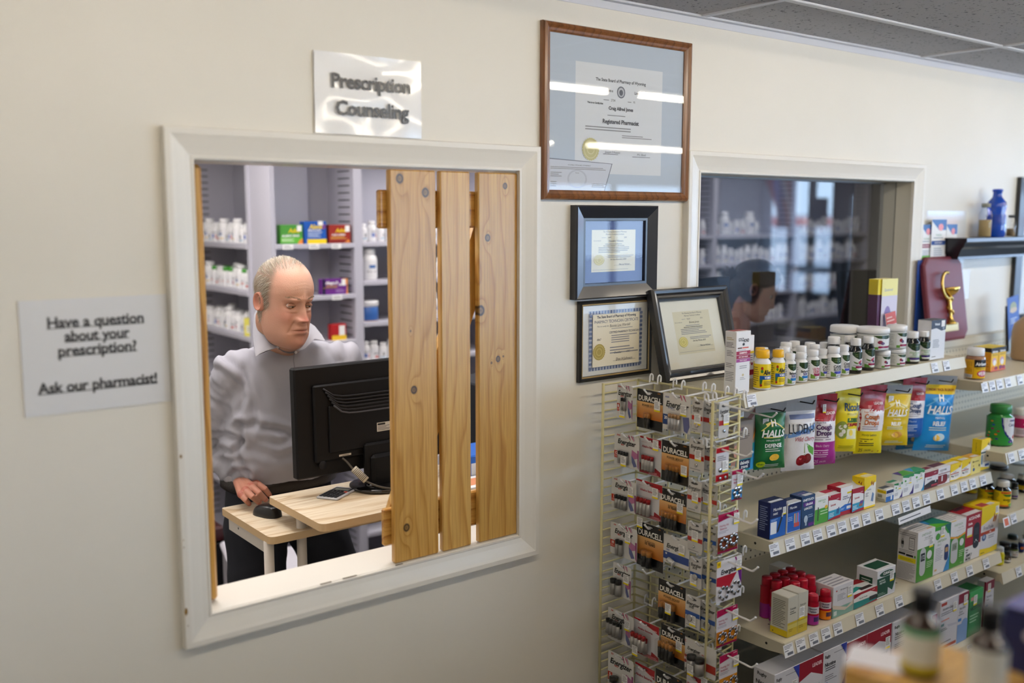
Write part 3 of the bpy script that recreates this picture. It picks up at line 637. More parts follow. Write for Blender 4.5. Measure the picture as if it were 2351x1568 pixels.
mb = MB(); mb.box(4.475, -.004, 1.40, 4.95, -.001, 1.96, 'dfe4ee'); mb.build('picture', M_PAPER, o)
# bottles on the ledge
def lathe_thing(name, label, cat, x, y, z, prof, m, c, group=None, cf=None, seg=28):
    mb = MB(); mb.lathe(prof, 0, 0, 0, seg, c, cf); o = mb.build(name, m); o.location = (x, y, z); return tag(o, label, cat, group)
M_BLUEG = mat('blue_glass', .08, trans=.35, col='1550c8', coat=.6)
x = atY(2287, 500, -.06).x
o = lathe_thing('glass_bottle', 'tall cobalt blue glass bottle on the black ledge', 'bottle', x, -.06, zt, [(.036, 0), (.039, .004), (.039, .05), (.034, .10), (.038, .125), (.036, .145), (.020, .165), (.0175, .175), (.0175, .188), (.021, .190), (.021, .197), (.017, .2)], M_BLUEG, 'fff')
bands = MB()
for k in range(5): bands.lathe([(.0385, .055+k*.008), (.0396, .058+k*.008), (.0385, .061+k*.008)], seg=28, c='1a50c0', cap=False)
bands.build('moulded_ring', M_BLUEG, o)
def vial(x, y, r, h, label, fill, cap, cork):
    o = lathe_thing('glass_vial', label, 'bottle', x, y, zt, [(r*.9, 0), (r, .003), (r, h*.7), (r*.6, h*.83), (r*.6, h*.92)], G_BLISTER, 'fff')
    mb = MB(); mb.lathe([(r*.88, .003), (r*.92, .005), (r*.92, h*fill)], seg=20, c=cork); mb.build('contents', M_MATTE, o)
    mb = MB(); mb.lathe([(r*.68, h*.88), (r*.68, h)], seg=20, c=cap); mb.build('cap', M_PLAST, o)
vial(atY(2262, 510, -.055).x, -.055, .026, .140, 'clear jar of tan powder left of the blue bottle on the ledge', .52, '8c8f88', 'a8946a')
vial(atY(2321, 520, -.06).x, -.06, .019, .092, 'small black-capped vial right of the blue bottle on the ledge', .38, '15161a', '7c6a50')
# ------------------------------------------------------------------ dispensary shelving
r = LEAN; r.location = (2.275, -.086, 1.343); r.rotation_euler = (-.26, 0, 0)
SHC = 'bcbbc8'; M_SHELF = mat('shelf_enamel', .4, spec=.4)
def bay(label, loc, rz, wd, dp, zs, top=2.2):
    r = empty('dispensary_shelving', loc, rz, label, 'shelving unit', 'white slotted shelving in the dispensary')
    for nm, x0 in (('side_panel', 0), ('side_panel', wd-.022)):
        mb = MB(); mb.box(x0, 0, .05, x0+.022, dp, top, SHC); xi = x0+.0222 if x0 == 0 else x0-.0002
        z = .2
        while z < top-.12:
            for a, b2 in ((.03, .045+.03), (.105, .15)):
                y0, y1 = .035, min(.15, dp-.06)
            mb.quad([(xi, y0, z), (xi, y1, z), (xi, y1, z+.006), (xi, y0, z+.006)], '2c2b30'); z += .0335
        for hz in (top-.06, top-.9): mb.box(xi-.0002, dp-.04, hz, xi+.0002, dp-.032, hz+.008, '33323a')
        mb.build(nm, M_SHELF, r)
    mb = MB(); mb.box(.02, dp-.01, .05, wd-.02, dp, top, 'b2b2c0')
    for hx in (.25, .6): mb.box(wd*hx, dp-.0105, top-.07, wd*hx+.008, dp-.01, top-.062, '33323a')
    mb.build('back_panel', M_SHELF, r)
    mb = MB(); mb.box(0, 0, .0, wd, .02, .06, SHC); mb.box(0, 0, top, wd, dp, top+.02, SHC); mb.build('plinth_and_top', M_SHELF, r).name = 'top_panel'
    for z in zs:
        mb = MB(); mb.box(.022, -.004, z-.022, wd-.022, dp-.012, z, SHC, bev=.002); mb.build('shelf', M_SHELF, r)
    return r
ZM = [1.712, 1.475, 1.26, 1.02, .75, .45, .15]; ZLb = [1.706, 1.487, 1.275, 1.05, .8, .5, .2]; ZR = [1.716, 1.532, 1.335, 1.14, .9, .62, .3]
bay('white shelving bay facing the hatch behind the man, holding boxed cold remedies', (1.815, 2.0, 0), 0, .435, .27, ZM)
bay('white corner shelving bay at the left of the hatch, packed with stock bottles', (1.805, 3.12, 0), -R90, .90, .30, ZLb)
rb = [(2.25, .86), (3.11, .86), (3.97, .86), (4.83, .86), (5.69, .86)]
ords = ['directly right of the boxed remedies', 'second right of the boxed remedies', 'behind the left edge of the counter window', 'behind the middle of the counter window', 'behind the right part of the counter window']
for (x, wd), od in zip(rb, ords): bay('white shelving bay '+od, (x, 2.0 if x < 3.9 else 2.05, 0), 0, wd, .30, ZR)
# stock bottles
LW = 'f1f1f3'
def stock(kind):
    h, rr, capc, lab = kind['h'], kind['r'], kind['cap'], kind['lab']
    mb = MB(); mb.lathe([(rr*.92, 0), (rr, .004), (rr, h*.68), (rr*.93, h*.75), (rr*.66, h*.81), (rr*.66, h*.86)], seg=16, c='eeeef1'); o = mb.build('stock_bottle', M_PLAST)
    mb = MB(); mb.lathe([(rr*.78, h*.83), (rr*.80, h*.84), (rr*.80, h*.985), (rr*.72, h)], seg=16, c=capc); mb.build('cap', M_PLAST, o)
    mb = MB(); a0, a1 = -R90-1.5, -R90+1.5
    f = lambda u, v, hh: ((rr+.0004+hh)*math.cos(a0+(a1-a0)*u), (rr+.0004+hh)*math.sin(a0+(a1-a0)*u), h*(.10+.52*v))
    cv = Canvas(mb, 1, 1, f, (.12, 1)); cv.rect(0, 0, 1, 1, 'e7e7ec'); cv.draw([('r',)+t for t in lab]); mb.build('label', M_PAPER, o)
    return o
KINDS = [dict(h=.098, r=.0225, cap='ececf0', lab=[(.3, .25, .55, .6, '3b64b8'), (.3, .7, .8, .8, '7a7a80'), (.62, .2, .72, .55, 'b24a52')]),
 dict(h=.098, r=.0225, cap='ececf0', lab=[(.35, .1, .65, .3, 'c0392f'), (.25, .45, .75, .52, '4a4a50'), (.25, .6, .6, .66, '8a8a90')]),
 dict(h=.118, r=.029, cap='e8e8ec', lab=[(.2, .1, .8, .22, 'd9b422'), (.3, .4, .7, .6, '29508f'), (.3, .7, .7, .76, '6a6a72')]),
 dict(h=.085, r=.020, cap='f0f0f4', lab=[(.4, .3, .6, .7, '2f3640'), (.2, .1, .8, .2, '4b8fb0')]),
 dict(h=.098, r=.0235, cap='3f9a2e', lab=[(.3, .3, .7, .5, 'c05a4a'), (.3, .6, .7, .68, '707078')]),
 dict(h=.15, r=.038, cap='ededf0', lab=[(.2, .3, .8, .4, '8c8c94'), (.35, .55, .65, .75, '4a72b0')])]
protos = [stock(k) for k in KINDS]; used_p = set()
LMARK = ['blue and red marks', 'a red band', 'a blue block and yellow band', 'a dark centre bar', 'a red block', 'grey lines']
def put_stock(k, p, rz, label, group):
    if k not in used_p: o = protos[k]; used_p.add(k); kids = []
    else:
        o = protos[k].copy(); COL.objects.link(o)
        for ch in list(protos[k].children):
            c = ch.copy(); COL.objects.link(c); c.parent = o
    o.location = p; o.rotation_euler = (0, 0, rz); tag(o, label, 'bottle', group)
NTH = ['first', 'second', 'third', 'fourth', 'fifth', 'sixth', 'seventh', 'eighth', 'ninth', 'tenth', 'eleventh', 'twelfth', 'thirteenth', 'fourteenth', 'fifteenth', 'sixteenth', 'seventeenth', 'eighteenth', 'nineteenth', 'twentieth']
rnd = random.Random(3)
def size_w(k): return KINDS[k]['h']
def fill(loc, rz, x0, x1, z, seq, name, rows=((.045, 0),), dense=.004):
    ca, sa = math.cos(rz), math.sin(rz)
    for ri, (y, off) in enumerate(rows):
        x = x0+off; i = 0
        while True:
            k = seq[(i+ri*3) % len(seq)]; rr = KINDS[k]['r']
            if x+2*rr > x1: break
            lx, ly = x+rr, y+rnd.uniform(-.004, .006)
            cap = 'green-capped' if k == 4 else ('large white' if k == 5 else 'white')
            put_stock(k, (loc[0]+lx*ca-ly*sa, loc[1]+lx*sa+ly*ca, z), rz+rnd.uniform(-.5, .5),
                      '%s stock bottle, %s from left, %s row, %s' % (cap, NTH[min(i, 19)], ['front', 'back', 'rear'][ri], name), 'stock bottles, '+name)
            x += 2*rr+dense+rnd.uniform(0, .006); i += 1
L = (1.805, 3.12); FR = ((.05, 0), (.105, .02), (.16, .01))
fill(L, -R90, .20, .89, ZLb[0], [0, 2, 3, 0, 1, 2, 3], 'corner bay top shelf', FR[:2])
fill(L, -R90, .20, .89, ZLb[1], [0, 2, 4, 1, 0, 4, 4], 'corner bay second shelf', FR[:2])
fill(L, -R90, .20, .80, ZLb[2], [1, 0, 3, 0, 1, 3, 2], 'corner bay third shelf', FR[:2])
fill((2.25, 2.0), 0, .03, .55, ZR[0], [3, 0, 3, 0, 1, 3], 'top shelf right of the boxed remedies', FR[:1])
fill((2.25, 2.0), 0, .045, .14, ZR[1], [5], 'second shelf right of the boxed remedies', FR[:1])
fill((2.25, 2.0), 0, .30, .60, ZR[1], [0, 4, 1], 'second shelf seen between the slats', FR[:1])
fill((2.25, 2.0), 0, .03, .60, ZR[3], [0, 1, 3, 0, 2], 'fourth shelf right of boxed remedies', FR[:1])
fill((2.25, 2.0), 0, .25, .60, ZR[2], [2, 0, 3], 'third shelf seen between the slats', FR[:1])
for bi, (x, wd) in enumerate(rb[2:]):
    for si, z in enumerate(ZR[:4]):
        seqs = [[0, 3, 0, 1, 3], [1, 5, 3, 0], [2, 2, 0, 3, 1], [5, 2, 0, 5, 1]]
        a, b2 = ((.3, .84) if bi == 0 else (.04, .82))
        if bi == 1 and si == 0: b2 = .5
        fill((x, 2.05), 0, a, b2, z, seqs[(si+bi) % 4], '%s shelf through the %s counter window' % (['top', 'second', 'third', 'fourth'][si], ['left', 'middle', 'right'][bi]), FR[:1], .012)
p = atY(562, 495, 2.35); lathe_thing('spray_bottle', 'slim white spray bottle standing taller than the others on the corner bay top shelf', 'bottle', 1.90, 2.36, ZLb[0], [(.020, 0), (.021, .004), (.021, .11), (.009, .125), (.009, .14), (.012, .142), (.011, .18)], M_PLAST, 'ecece8')
# cartons
def carton(name, label, cat, x, y, z, w_, d, h, c, front, side=None, top=None, cs=None, rz=0, group=None, tagpos=None, bev=.0012, left=None):
    """x,y = left end of the front bottom edge"""
    mb = MB(); mb.box(0, 0, 0, w_, d, h, c, cs, bev=bev)
    f = planef((0, 0, 0), (1, 0, 0), (0, 0, 1)); Canvas(mb, w_, h, f).draw(front)
    if side: Canvas(mb, d, h, planef((0, d, 0), (0, -1, 0), (0, 0, 1))).draw(side)
    if top: Canvas(mb, w_, d, planef((0, 0, h), (1, 0, 0), (0, 1, 0))).draw(top)
    o = mb.build(name, M_PAPER); o.location = (x, y, z); o.rotation_euler = (0, 0, rz); tag(o, label, cat, group)
    if tagpos:
        u, v, s = tagpos; sticker(f, u*w_, v*h, .016*s, .024*s, o)
    return o
def pxbox(px0, px1, pyt, Y, zbase, d=.05):
    mid = (pyt+60); a = atY(px0, mid, Y); b2 = atY(px1, mid, Y); return a.x, b2.x-a.x, atY((px0+px1)/2, pyt, Y).z-zbase
Y2 = 2.012
x, w_, h = pxbox(645, 696, 516, Y2, ZM[0]); carton('medicine_box', 'green allergy sinus box with yellow lettering on the top shelf behind the man', 'box', x, Y2, ZM[0], w_, .04, h, '4e9a3c', [('r', 0, .08, 1, .34, '63b83a'), ('t', 'Advil', .60, .70, .22, 'f0d018', 'bi', .6), ('t', 'ALLERGY SINUS', .45, .43, .10, 'ffffff', 'b', .8), ('l', .05, .12, .7, .3, 3, 'dff0d0'), ('p', [(.75, 0), (1, 0), (1, .28), (.85, .2)], 'e08a3a'), ('r', .74, .66, .95, .96, 'f2f2f2')], group='cold remedy boxes')
x, w_, h = pxbox(700, 750, 508, Y2, ZM[0]); carton('medicine_box', 'blue and yellow pain reliever box between the green and the red box', 'box', x, Y2, ZM[0], w_, .05, h, '1c58b4', [('r', .12, 0, 1, .20, 'efcf1c'), ('t', 'Aleve', .5, .76, .20, 'f0cf20', 'bi', .7), ('t', 'D', .9, .76, .17, 'b0252c', 'b'), ('t', 'SINUS & COLD', .45, .6, .07, 'ffffff', 'b', .6), ('l', .15, .28, .85, .54, 4, 'c8d8ee'), ('r', .62, .82, .85, 1, 'f2f2f2')], group='cold remedy boxes')
x, w_, h = pxbox(757, 806, 516, Y2, ZM[0]); carton('medicine_box', 'red cold and sinus box with yellow lettering, right end of the top shelf', 'box', x, Y2, ZM[0], w_, .04, h, '9c2c20', [('r', 0, 0, 1, .16, '7c2018'), ('t', 'Advil', .52, .70, .22, 'f0d018', 'bi', .6), ('t', 'COLD & SINUS', .42, .46, .09, 'ffffff', 'b', .7), ('l', .06, .22, .8, .38, 2, 'e0b050'), ('r', .74, .62, .95, .96, 'f2f2f2'), ('p', [(.7, .04), (.97, .04), (.92, .22), (.8, .14)], 'e08a3a')], group='cold remedy boxes')
x, w_, h = pxbox(741, 799, 640, Y2, ZM[1]); carton('medicine_box', 'purple allergy box with an orange corner, alone on the shelf right of the head', 'box', x, Y2, ZM[1], w_, .04, h, '6a2a86', [('r', 0, 0, .12, 1, '20183c'), ('p', [(.78, 1), (1, 1), (1, 0), (.94, 0), (.97, .55)], 'e8923c'), ('t', 'Allegra-D', .38, .75, .17, 'ffffff', 'b', .5), ('t', '24', .70, .62, .14, 'ffffff', 'b'), ('l', .15, .4, .6, .62, 3, 'd0a040'), ('l', .52, .12, .9, .35, 3, 'b090c8'), ('r', .76, .55, .92, .96, 'f2f2f2'), ('r', .02, .4, .5, .46, '8a6a40')])
x, w_, h = pxbox(772, 800, 748, Y2, ZM[2]); carton('medicine_box', 'red and yellow box half hidden behind the shoulder', 'box', x-.02, Y2, ZM[2], .075, .04, .075, 'b02024', [('r', 0, 0, 1, .3, 'e8c030'), ('r', .5, .3, .9, .9, 'f2f2f2')])
carton('medicine_box', 'yellow-green box on the third shelf of the corner bay beside the head', 'box', 1.80, 2.30, ZLb[2], .06, .05, .085, 'd8d060', [('r', .2, .2, .8, .6, 'f0efe0'), ('l', .25, .25, .75, .55, 3, '8a8a60')], rz=-.9)
p = atY(855, 700, 2.03); lathe_thing('supplement_tub', 'squat white tub with a yellow and blue label on the third shelf behind the slats', 'tub', p.x, 2.07, ZR[2], [(.045, 0), (.047, .004), (.047, .07), (.045, .072), (.049, .074), (.049, .095), (.045, .098)], M_PLAST, 'e8e8ea', cf=lambda z: 'b98a40' if z < .018 else ('3564ac' if z < .07 else 'ececef'))
# shelf-edge slips, notice taped inside the bay
mb = MB(); p = atY(642, 418, 2.26); mb.box(1.885, 2.255, 1.735, 2.115, 2.2585, 2.02, 'dcdce6')
cv = Canvas(mb, .23, .285, planef((1.885, 2.2549, 1.735), (1, 0, 0), (0, 0, 1)))
for k in range(3): cv.draw([('l', .05+.32*k, .05, .30+.32*k, .86, 26, 'a9a9b6')])
cv.draw([('l', .1, .9, .9, .95, 1, '8a8a96')]); tag(mb.build('taped_list', M_PAPER), 'printed list taped to the back of the bay above the boxed remedies', 'notice')
for px, py, z in ((662, 565, ZM[0]), (722, 567, ZM[0]), (773, 565, ZM[0]), (775, 684, ZM[1])):
    p = atY(px, py, 1.99); mb = MB(); mb.box(p.x-.025, 1.992, z-.024, p.x+.025, 1.9945, z-.001, 'f0f0f2'); Canvas(mb, .05, .02, planef((p.x-.025, 1.992, z-.022), (1, 0, 0), (0, 0, 1))).draw([('l', .1, .1, .9, .9, 2, '9a9aa2')])
    tag(mb.build('shelf_slip', M_PAPER), 'white shelf-edge slip under the %s box' % {662: 'green', 722: 'blue', 773: 'red', 775: 'purple'}[px], 'price slip')
# ------------------------------------------------------------------ desk
M_LAMW = wood_mat('pale_wood_laminate', 'e6d9c3', 'dccaae', 'c4ab89', along='x', freq=9, rough=.4, coat=.1)
M_EDGE = mat('ply_edge', .5, col='c9ac84'); 
dk_ = empty('sit_stand_desk', (1.45, .5, 0), 0, 'two-level pale wood computer desk on cream tube legs behind the hatch', 'desk')
def top(name, x0, x1, y0, y1, z, r=.022):
    mb = MB(); pts = []
    for cx, cy, a0 in ((x1-r, y1-r, 0), (x0+r*.4, y1-r*.4, 1), (x0+r, y0+r, 2), (x1-r, y0+r, 3)):
        rr = r if a0 != 1 else r*.4
        for k in range(6): a = (a0+k/5)*R90; pts.append((cx+rr*math.cos(a), cy+rr*math.sin(a)))
    n = len(pts); zs = [(z-.022, 0), (z-.0215, 0), (z-.0012, 0), (z, -.0012)]
    vs = [(p[0], p[1], zz) for zz, _ in zs for p in pts]; fs = [(k*n+i, k*n+(i+1) % n, (k+1)*n+(i+1) % n, (k+1)*n+i) for k in range(3) for i in range(n)]
    mb.mesh(vs, fs+[tuple(reversed(range(n))), tuple(range(3*n, 4*n))], 'fff', False)
    o = mb.build(name, M_LAMW); o.data.materials.append(M_EDGE)
    for i, pl_ in enumerate(o.data.polygons):
        if abs(pl_.normal.z) < .5: pl_.material_index = 1
    abs_child(o, dk_); return o
top('desktop', 1.172, 1.98, .287, .633, 1.0); top('keyboard_shelf', 1.100, 1.90, .466, .830, .93)
mb = MB()
for z in (.984, .990, .914, .920):
    pass
LEGC = 'c9c2bb'
def leg(px, py, Y, z1):
    p = atY(px, py, Y); mb = MB(); mb.tube([(p.x, Y, 0), (p.x, Y, z1)], .0145, LEGC, 20); abs_child(mb.build('leg', M_METAL), dk_); return p.x
xl1 = leg(693, 1250, .50, .98); xl2 = leg(618, 1280, .50, .91)
for x, y, z1 in ((xl1+.68, .50, .98), (xl2+.72, .53, .91)):
    mb = MB(); mb.tube([(x, y, 0), (x, y, z1)], .0145, LEGC, 16); abs_child(mb.build('leg', M_METAL), dk_)
mb = MB(); mb.box(xl2-.008, .515, .872, xl2+.006, .78, .908, 'c4bdb6', bev=.002); mb.box(xl2-.0085, .70, .893, xl2-.0078, .706, .899, '1a1a1a'); abs_child(mb.build('bracket', M_METAL), dk_)
mb = MB(); mb.box(xl1, .49, .955, xl1+.68, .512, .978, LEGC); abs_child(mb.build('cross_rail', M_METAL), dk_)
# monitor
mon = empty('computer_monitor', (0, 0, 0), 0, 'black monitor seen from behind on the desk, screen towards the man', 'monitor')
mw, mh = .545, .335; bk1 = '131316'
mb = MB(); mb.box(-mw/2, 0, 0, mw/2, .032, mh, bk1, bev=.005)
pts = [(-mw/2+.06, .03), (-mw/2+.075, .035), (-mw/2+.09, .30)]
mb.box(-mw/2+.055, -.014, .045, mw/2-.055, .001, mh-.055, '0f0f12', bev=.009)
mb.box(-mw/2+.10, -.022, .07, mw/2-.10, -.012, mh-.12, '101013', bev=.008)
for k in range(6):
    y0 = -.0145-.0012*k; z0 = mh-.085-k*.0105; L_ = []
    for i in range(13):
        u = i/12; L_.append((-mw/2+.085+.006*k+(mw-.17-.012*k)*u, y0-.003, z0-.012-(-.022 if 0 else 0)+.030*(abs(u-.5)*2)**7))
    mb.tube(L_, .0030, '26262a' if k < 5 else '4a4a50', 6)
mb.build('back_shell', M_BLACK, mon)
mb = MB(); mb.box(-mw/2+.012, .032, .015, mw/2-.012, .0335, mh-.012, '20242c'); mb.build('screen', mat('screen_glass', .1, spec=.6), mon)
mb = MB(); 
Canvas(mb, .05, .028, planef((-.095+.085, -.0226, .115), (1, 0, 0), (0, 0, 1))).draw([('r', 0, 0, 1, 1, 'cfcbc4'), ('r', .05, .7, .6, .92, '222'), ('l', .05, .1, .95, .65, 4, '55555a')]); Canvas(mb, .055, .006, planef((-.14, -.0146, .055), (1, 0, 0), (0, 0, 1))).draw([('r', 0, 0, .75, 1, 'c8c4bc'), ('l', .2, .2, .7, .8, 1, '333')]); mb.build('rating_label', M_PAPER, mon)
mb = MB(); mb.tube([(-.195, -.0150, .038), (-.195, -.0155, .038)], .013, '1b1b1f', 16); mb.build('lock_port', M_BLACK, mon)
mb = MB(); mb.box(-.06, -.036, -.045, .06, -.015, .085, '111114', bev=.006); mb.box(-.045, -.05, -.058, .045, -.012, .05, '0e0e11', bev=.01); mb.build('neck', M_BLACK, mon)
mb = MB(); mb.lathe([(.095, 0), (.098, .004), (.097, .010), (.088, .014), (.06, .016), (.05, .018)], 0, -.02, -.0588, 48, '0d0d0f'); mb.lathe([(.018, .014), (.014, .022), (.0, .024)], -.05, -.05, -.0588, 20, '0d0d0f'); mb.build('foot', mat('piano_black', .12, coat=.6), mon)
a = atY(673, 970, .55); mon.location = (a.x+mw/2+.004, .545, 1.0595); mon.rotation_euler = (-.02, 0, .02)
mb = MB(); p0 = Vector((-.13, -.018, .05)); cab = [p0, p0+Vector((.01, -.012, -.012)), p0+Vector((.03, -.035, -.045)), p0+Vector((.055, -.06, -.072)), p0+Vector((.09, -.085, -.088)), p0+Vector((.13, -.09, -.096)), p0+Vector((.20, -.06, -.100)), p0+Vector((.32, -.0, -.103))]
def smooth_pts(P, n=6):
    out = []
    for i in range(len(P)-1):
        a, b, c, d = P[max(i-1, 0)], P[i], P[i+1], P[min(i+2, len(P)-1)]
        for k in range(n):
            t = k/n; out.append(.5*((2*b)+(c-a)*t+(2*a-5*b+4*c-d)*t*t+(3*b-a-3*c+d)*t**3))
    return out+[P[-1]]
cb_ = empty('monitor_cable', mon.location, 0, 'dark cable with a pale barcode tag running down behind the monitor', 'cable')
mb.tube(smooth_pts(cab), .0032, '4a4641', 10); mb.build('cable', M_PLAST, cb_)
mb = MB(); a = p0+Vector((.022, -.028, -.030)); b2 = p0+Vector((.050, -.056, -.066)); mb.tube([a, a+(b2-a)*.02, b2], [.009, .0115, .0115], 'bdb6a6', 14)
for k in range(9):
    q = a+(b2-a)*(.12+.09*k); mb.tube([q, q+(b2-a)*.03], .0119, '3c3a36', 14)
mb.build('barcode_tag', M_PAPER, cb_)
# calculator
cal = empty('calculator', (1.345, .525, 1.0), -.33+.1, 'small silver calculator with dark keys lying on the upper desktop', 'calculator', rot=(0, 0, .55))
mb = MB(); mb.box(-.06, -.036, 0, .06, .036, .007, 'b9bac0', bev=.003); mb.build('body', M_PLAST, cal)
mb = MB(); mb.box(.018, -.030, .007, .048, .030, .0078, '1d1f23'); mb.box(.022, -.024, .0078, .040, .024, .008, '8e968f'); mb.build('display', M_GLOSS, cal)
mb = MB()
for i in range(6):
    for j in range(5): mb.box(-.054+i*.0115, -.030+j*.0125, .007, -.0455+i*.0115, -.0205+j*.0125, .0095, 'c85a4a' if (i == 5 and j == 0) else '26272c', bev=.001)
mb.build('keypad', M_BLACK, cal)
# mouse
q = atZ(611, 1172, .945)
ms = empty('computer_mouse', (q.x+.005, q.y+.0, .93), 0, 'black wireless mouse on the lower desk shelf in front of the hand', 'mouse', rot=(0, 0, .30))
mb = MB(); vs = []; fs = []; nu, nv = 28, 12
for j in range(nv+1):
    t = j/nv; 
    for i in range(nu):
        a = 2*math.pi*i/nu; e = 2.6; cx_ = abs(math.cos(a))**(2/e)*(1 if math.cos(a) > 0 else -1); sy_ = abs(math.sin(a))**(2/e)*(1 if math.sin(a) > 0 else -1)
        s = math.cos(t*R90)**.55 if t > .0 else 1; s = max(s, .001); wd = .031*(1+.08*math.sin(a)); vs.append((wd*cx_*s*(.95+.05*abs(sy_)), .051*sy_*s, .034*math.sin(t*R90)*(1-.12*sy_*s)))
for j in range(nv):
    for i in range(nu): fs.append((j*nu+i, j*nu+(i+1) % nu, (j+1)*nu+(i+1) % nu, (j+1)*nu+i))
mb.mesh(vs, fs, '101114'); mb.build('shell', mat('mouse_plastic', .28), ms)
mb = MB(); mb.lathe([(.004, -.003), (.0075, -.002), (.0075, .002), (.004, .003)], seg=16, c='3a3b3f')
o = mb.build('scroll_wheel', M_BLACK, ms); o.location = (0, -.030, .027); o.rotation_euler = (0, R90, 0)
mb = MB(); mb.tube([(0, -.0505, .012), (0, -.044, .0262), (0, -.012, .0362)], .0006, '2c2d31', 5); mb.build('button_gap', M_BLACK, ms)
# things on the desk seen between the slats
mb = MB(); mb.box(0, 0, 0, .20, .15, .075, '2f6fd6', bev=.004); mb.box(.01, -.0008, .01, .10, 0, .05, 'e9edf6'); o = mb.build('file_tray', M_PLAST); p = atY(1003, 1120, .42); o.location = (1.76, .42, 1.0); tag(o, 'bright blue tray with papers on the desk, seen between the slats', 'tray')
mb = MB(); mb.box(0, 0, 0, .17, .11, .012, 'eef0f6'); Canvas(mb, .17, .11, planef((0, 0, .012), (1, 0, 0), (0, 1, 0))).draw([('r', .1, .2, .5, .8, 'd88a5a'), ('l', .55, .2, .95, .8, 5, '7080a8')]); o = mb.build('leaflet_stack', M_PAPER); o.location = (1.68, .30, 1.0); tag(o, 'stack of pale leaflets in front of the blue tray', 'papers')
mb = MB(); mb.box(0, 0, 0, .30, .24, .30, '202228', bev=.006); o = mb.build('printer', M_BLACK); o.location = (1.66, .60, .96); tag(o, 'dark printer standing behind the slats', 'printer')
o.location = (2.05, .75, .93)
mb = MB(); mb.box(0, 0, 0, .9, .55, .93, 'b9bac4', bev=.004); mb.box(-.001, .03, .06, 0, .25, .44, 'a8a9b4'); mb.box(-.001, .3, .06, 0, .52, .44, 'a8a9b4'); o = mb.build('counter_cabinet', M_SHELF); o.location = (2.02, .62, 0); tag(o, 'pale grey counter cabinet behind the right slats', 'cabinet')
# white bins on the floor, left behind the legs
def bin_(x, y, w_, d, h, label, spot):
    r = empty('storage_bin', (x, y, 0), -.25, label, 'bin', 'white lidded bins on the dispensary floor')
    mb = MB(); mb.box(0, 0, 0, w_, d, h, 'c9c6d0', bev=.02); mb.build('body', M_PLAST, r)
    mb = MB(); mb.box(-.008, -.008, h-.01, w_+.008, d+.008, h+.02, 'd3d0da', bev=.012); mb.build('lid', M_PLAST, r)
    if spot:
        mb = MB(); mb.lathe([(.012, 0), (.012, .003), (0, .004)], seg=16, c='b03a3a'); o = mb.build('red_button', M_PLAST, r); o.location = (w_*.6, 0, h*.78); o.rotation_euler = (R90, 0, 0)
bin_(1.40, 1.55, .17, .26, .46, 'white storage bin with a red button on the floor behind the desk', 1); bin_(1.60, 1.50, .16, .26, .40, 'lower white storage bin beside the one with the red button', 0)
mb = MB(); mb.box(1.22, 1.84, 0, 1.60, 1.99, .46, '1c1c20'); tag(mb.build('low_stand', M_BLACK), 'dark low stand behind the storage bins', 'stand')
mb = MB(); mb.box(1.30, 1.85, .461, 1.50, 1.98, .53, '3a1418', bev=.01); tag(mb.build('waste_box', M_PLAST), 'dark red box on the low stand behind the bins', 'box')
# ------------------------------------------------------------------ gondola shelving along the wall
def peg_mat():
    m = bpy.data.materials.new('pegboard'); m.use_nodes = True; nt = m.node_tree; L = nt.links.new; b = nt.nodes['Principled BSDF']
    tc = nt.nodes.new('ShaderNodeTexCoord'); sp = nt.nodes.new('ShaderNodeSeparateXYZ'); L(tc.outputs['Object'], sp.inputs[0])
    def mth(op, a, c=None):
        n = nt.nodes.new('ShaderNodeMath'); n.operation = op
        for i, q in enumerate((a, c)):
            if q is None: continue
            if isinstance(q, (int, float)): n.inputs[i].default_value = q
            else: L(q, n.inputs[i])
        return n.outputs[0]
    fx = mth('SUBTRACT', mth('FRACT', mth('DIVIDE', sp.outputs[0], .0254)), .5); fz = mth('SUBTRACT', mth('FRACT', mth('DIVIDE', sp.outputs[2], .0254)), .5)
    d = mth('SQRT', mth('ADD', mth('MULTIPLY', fx, fx), mth('MULTIPLY', fz, fz)))
    h = mth('LESS_THAN', d, .15)
    mx = nt.nodes.new('ShaderNodeMixRGB'); L(h, mx.inputs[0]); mx.inputs[1].default_value = lin('cfc8b4'); mx.inputs[2].default_value = lin('17140f')
    L(mx.outputs[0], b.inputs['Base Color']); b.inputs['Roughness'].default_value = .5; return m
M_PEG = peg_mat(); M_STEEL = mat('cream_steel', .38, bump=.05, bscale=40)
CR = 'd6cfbb'; CR2 = 'c9c2ae'
TAGA = [('r', 0, 0, 1, 1, 'e9ebf2'), ('l', .08, .62, .92, .94, 3, '5c6070'), ('l', .08, .42, .5, .58, 1, '5c6070'), ('r', .3, .12, .9, .34, '6a6e7c')]
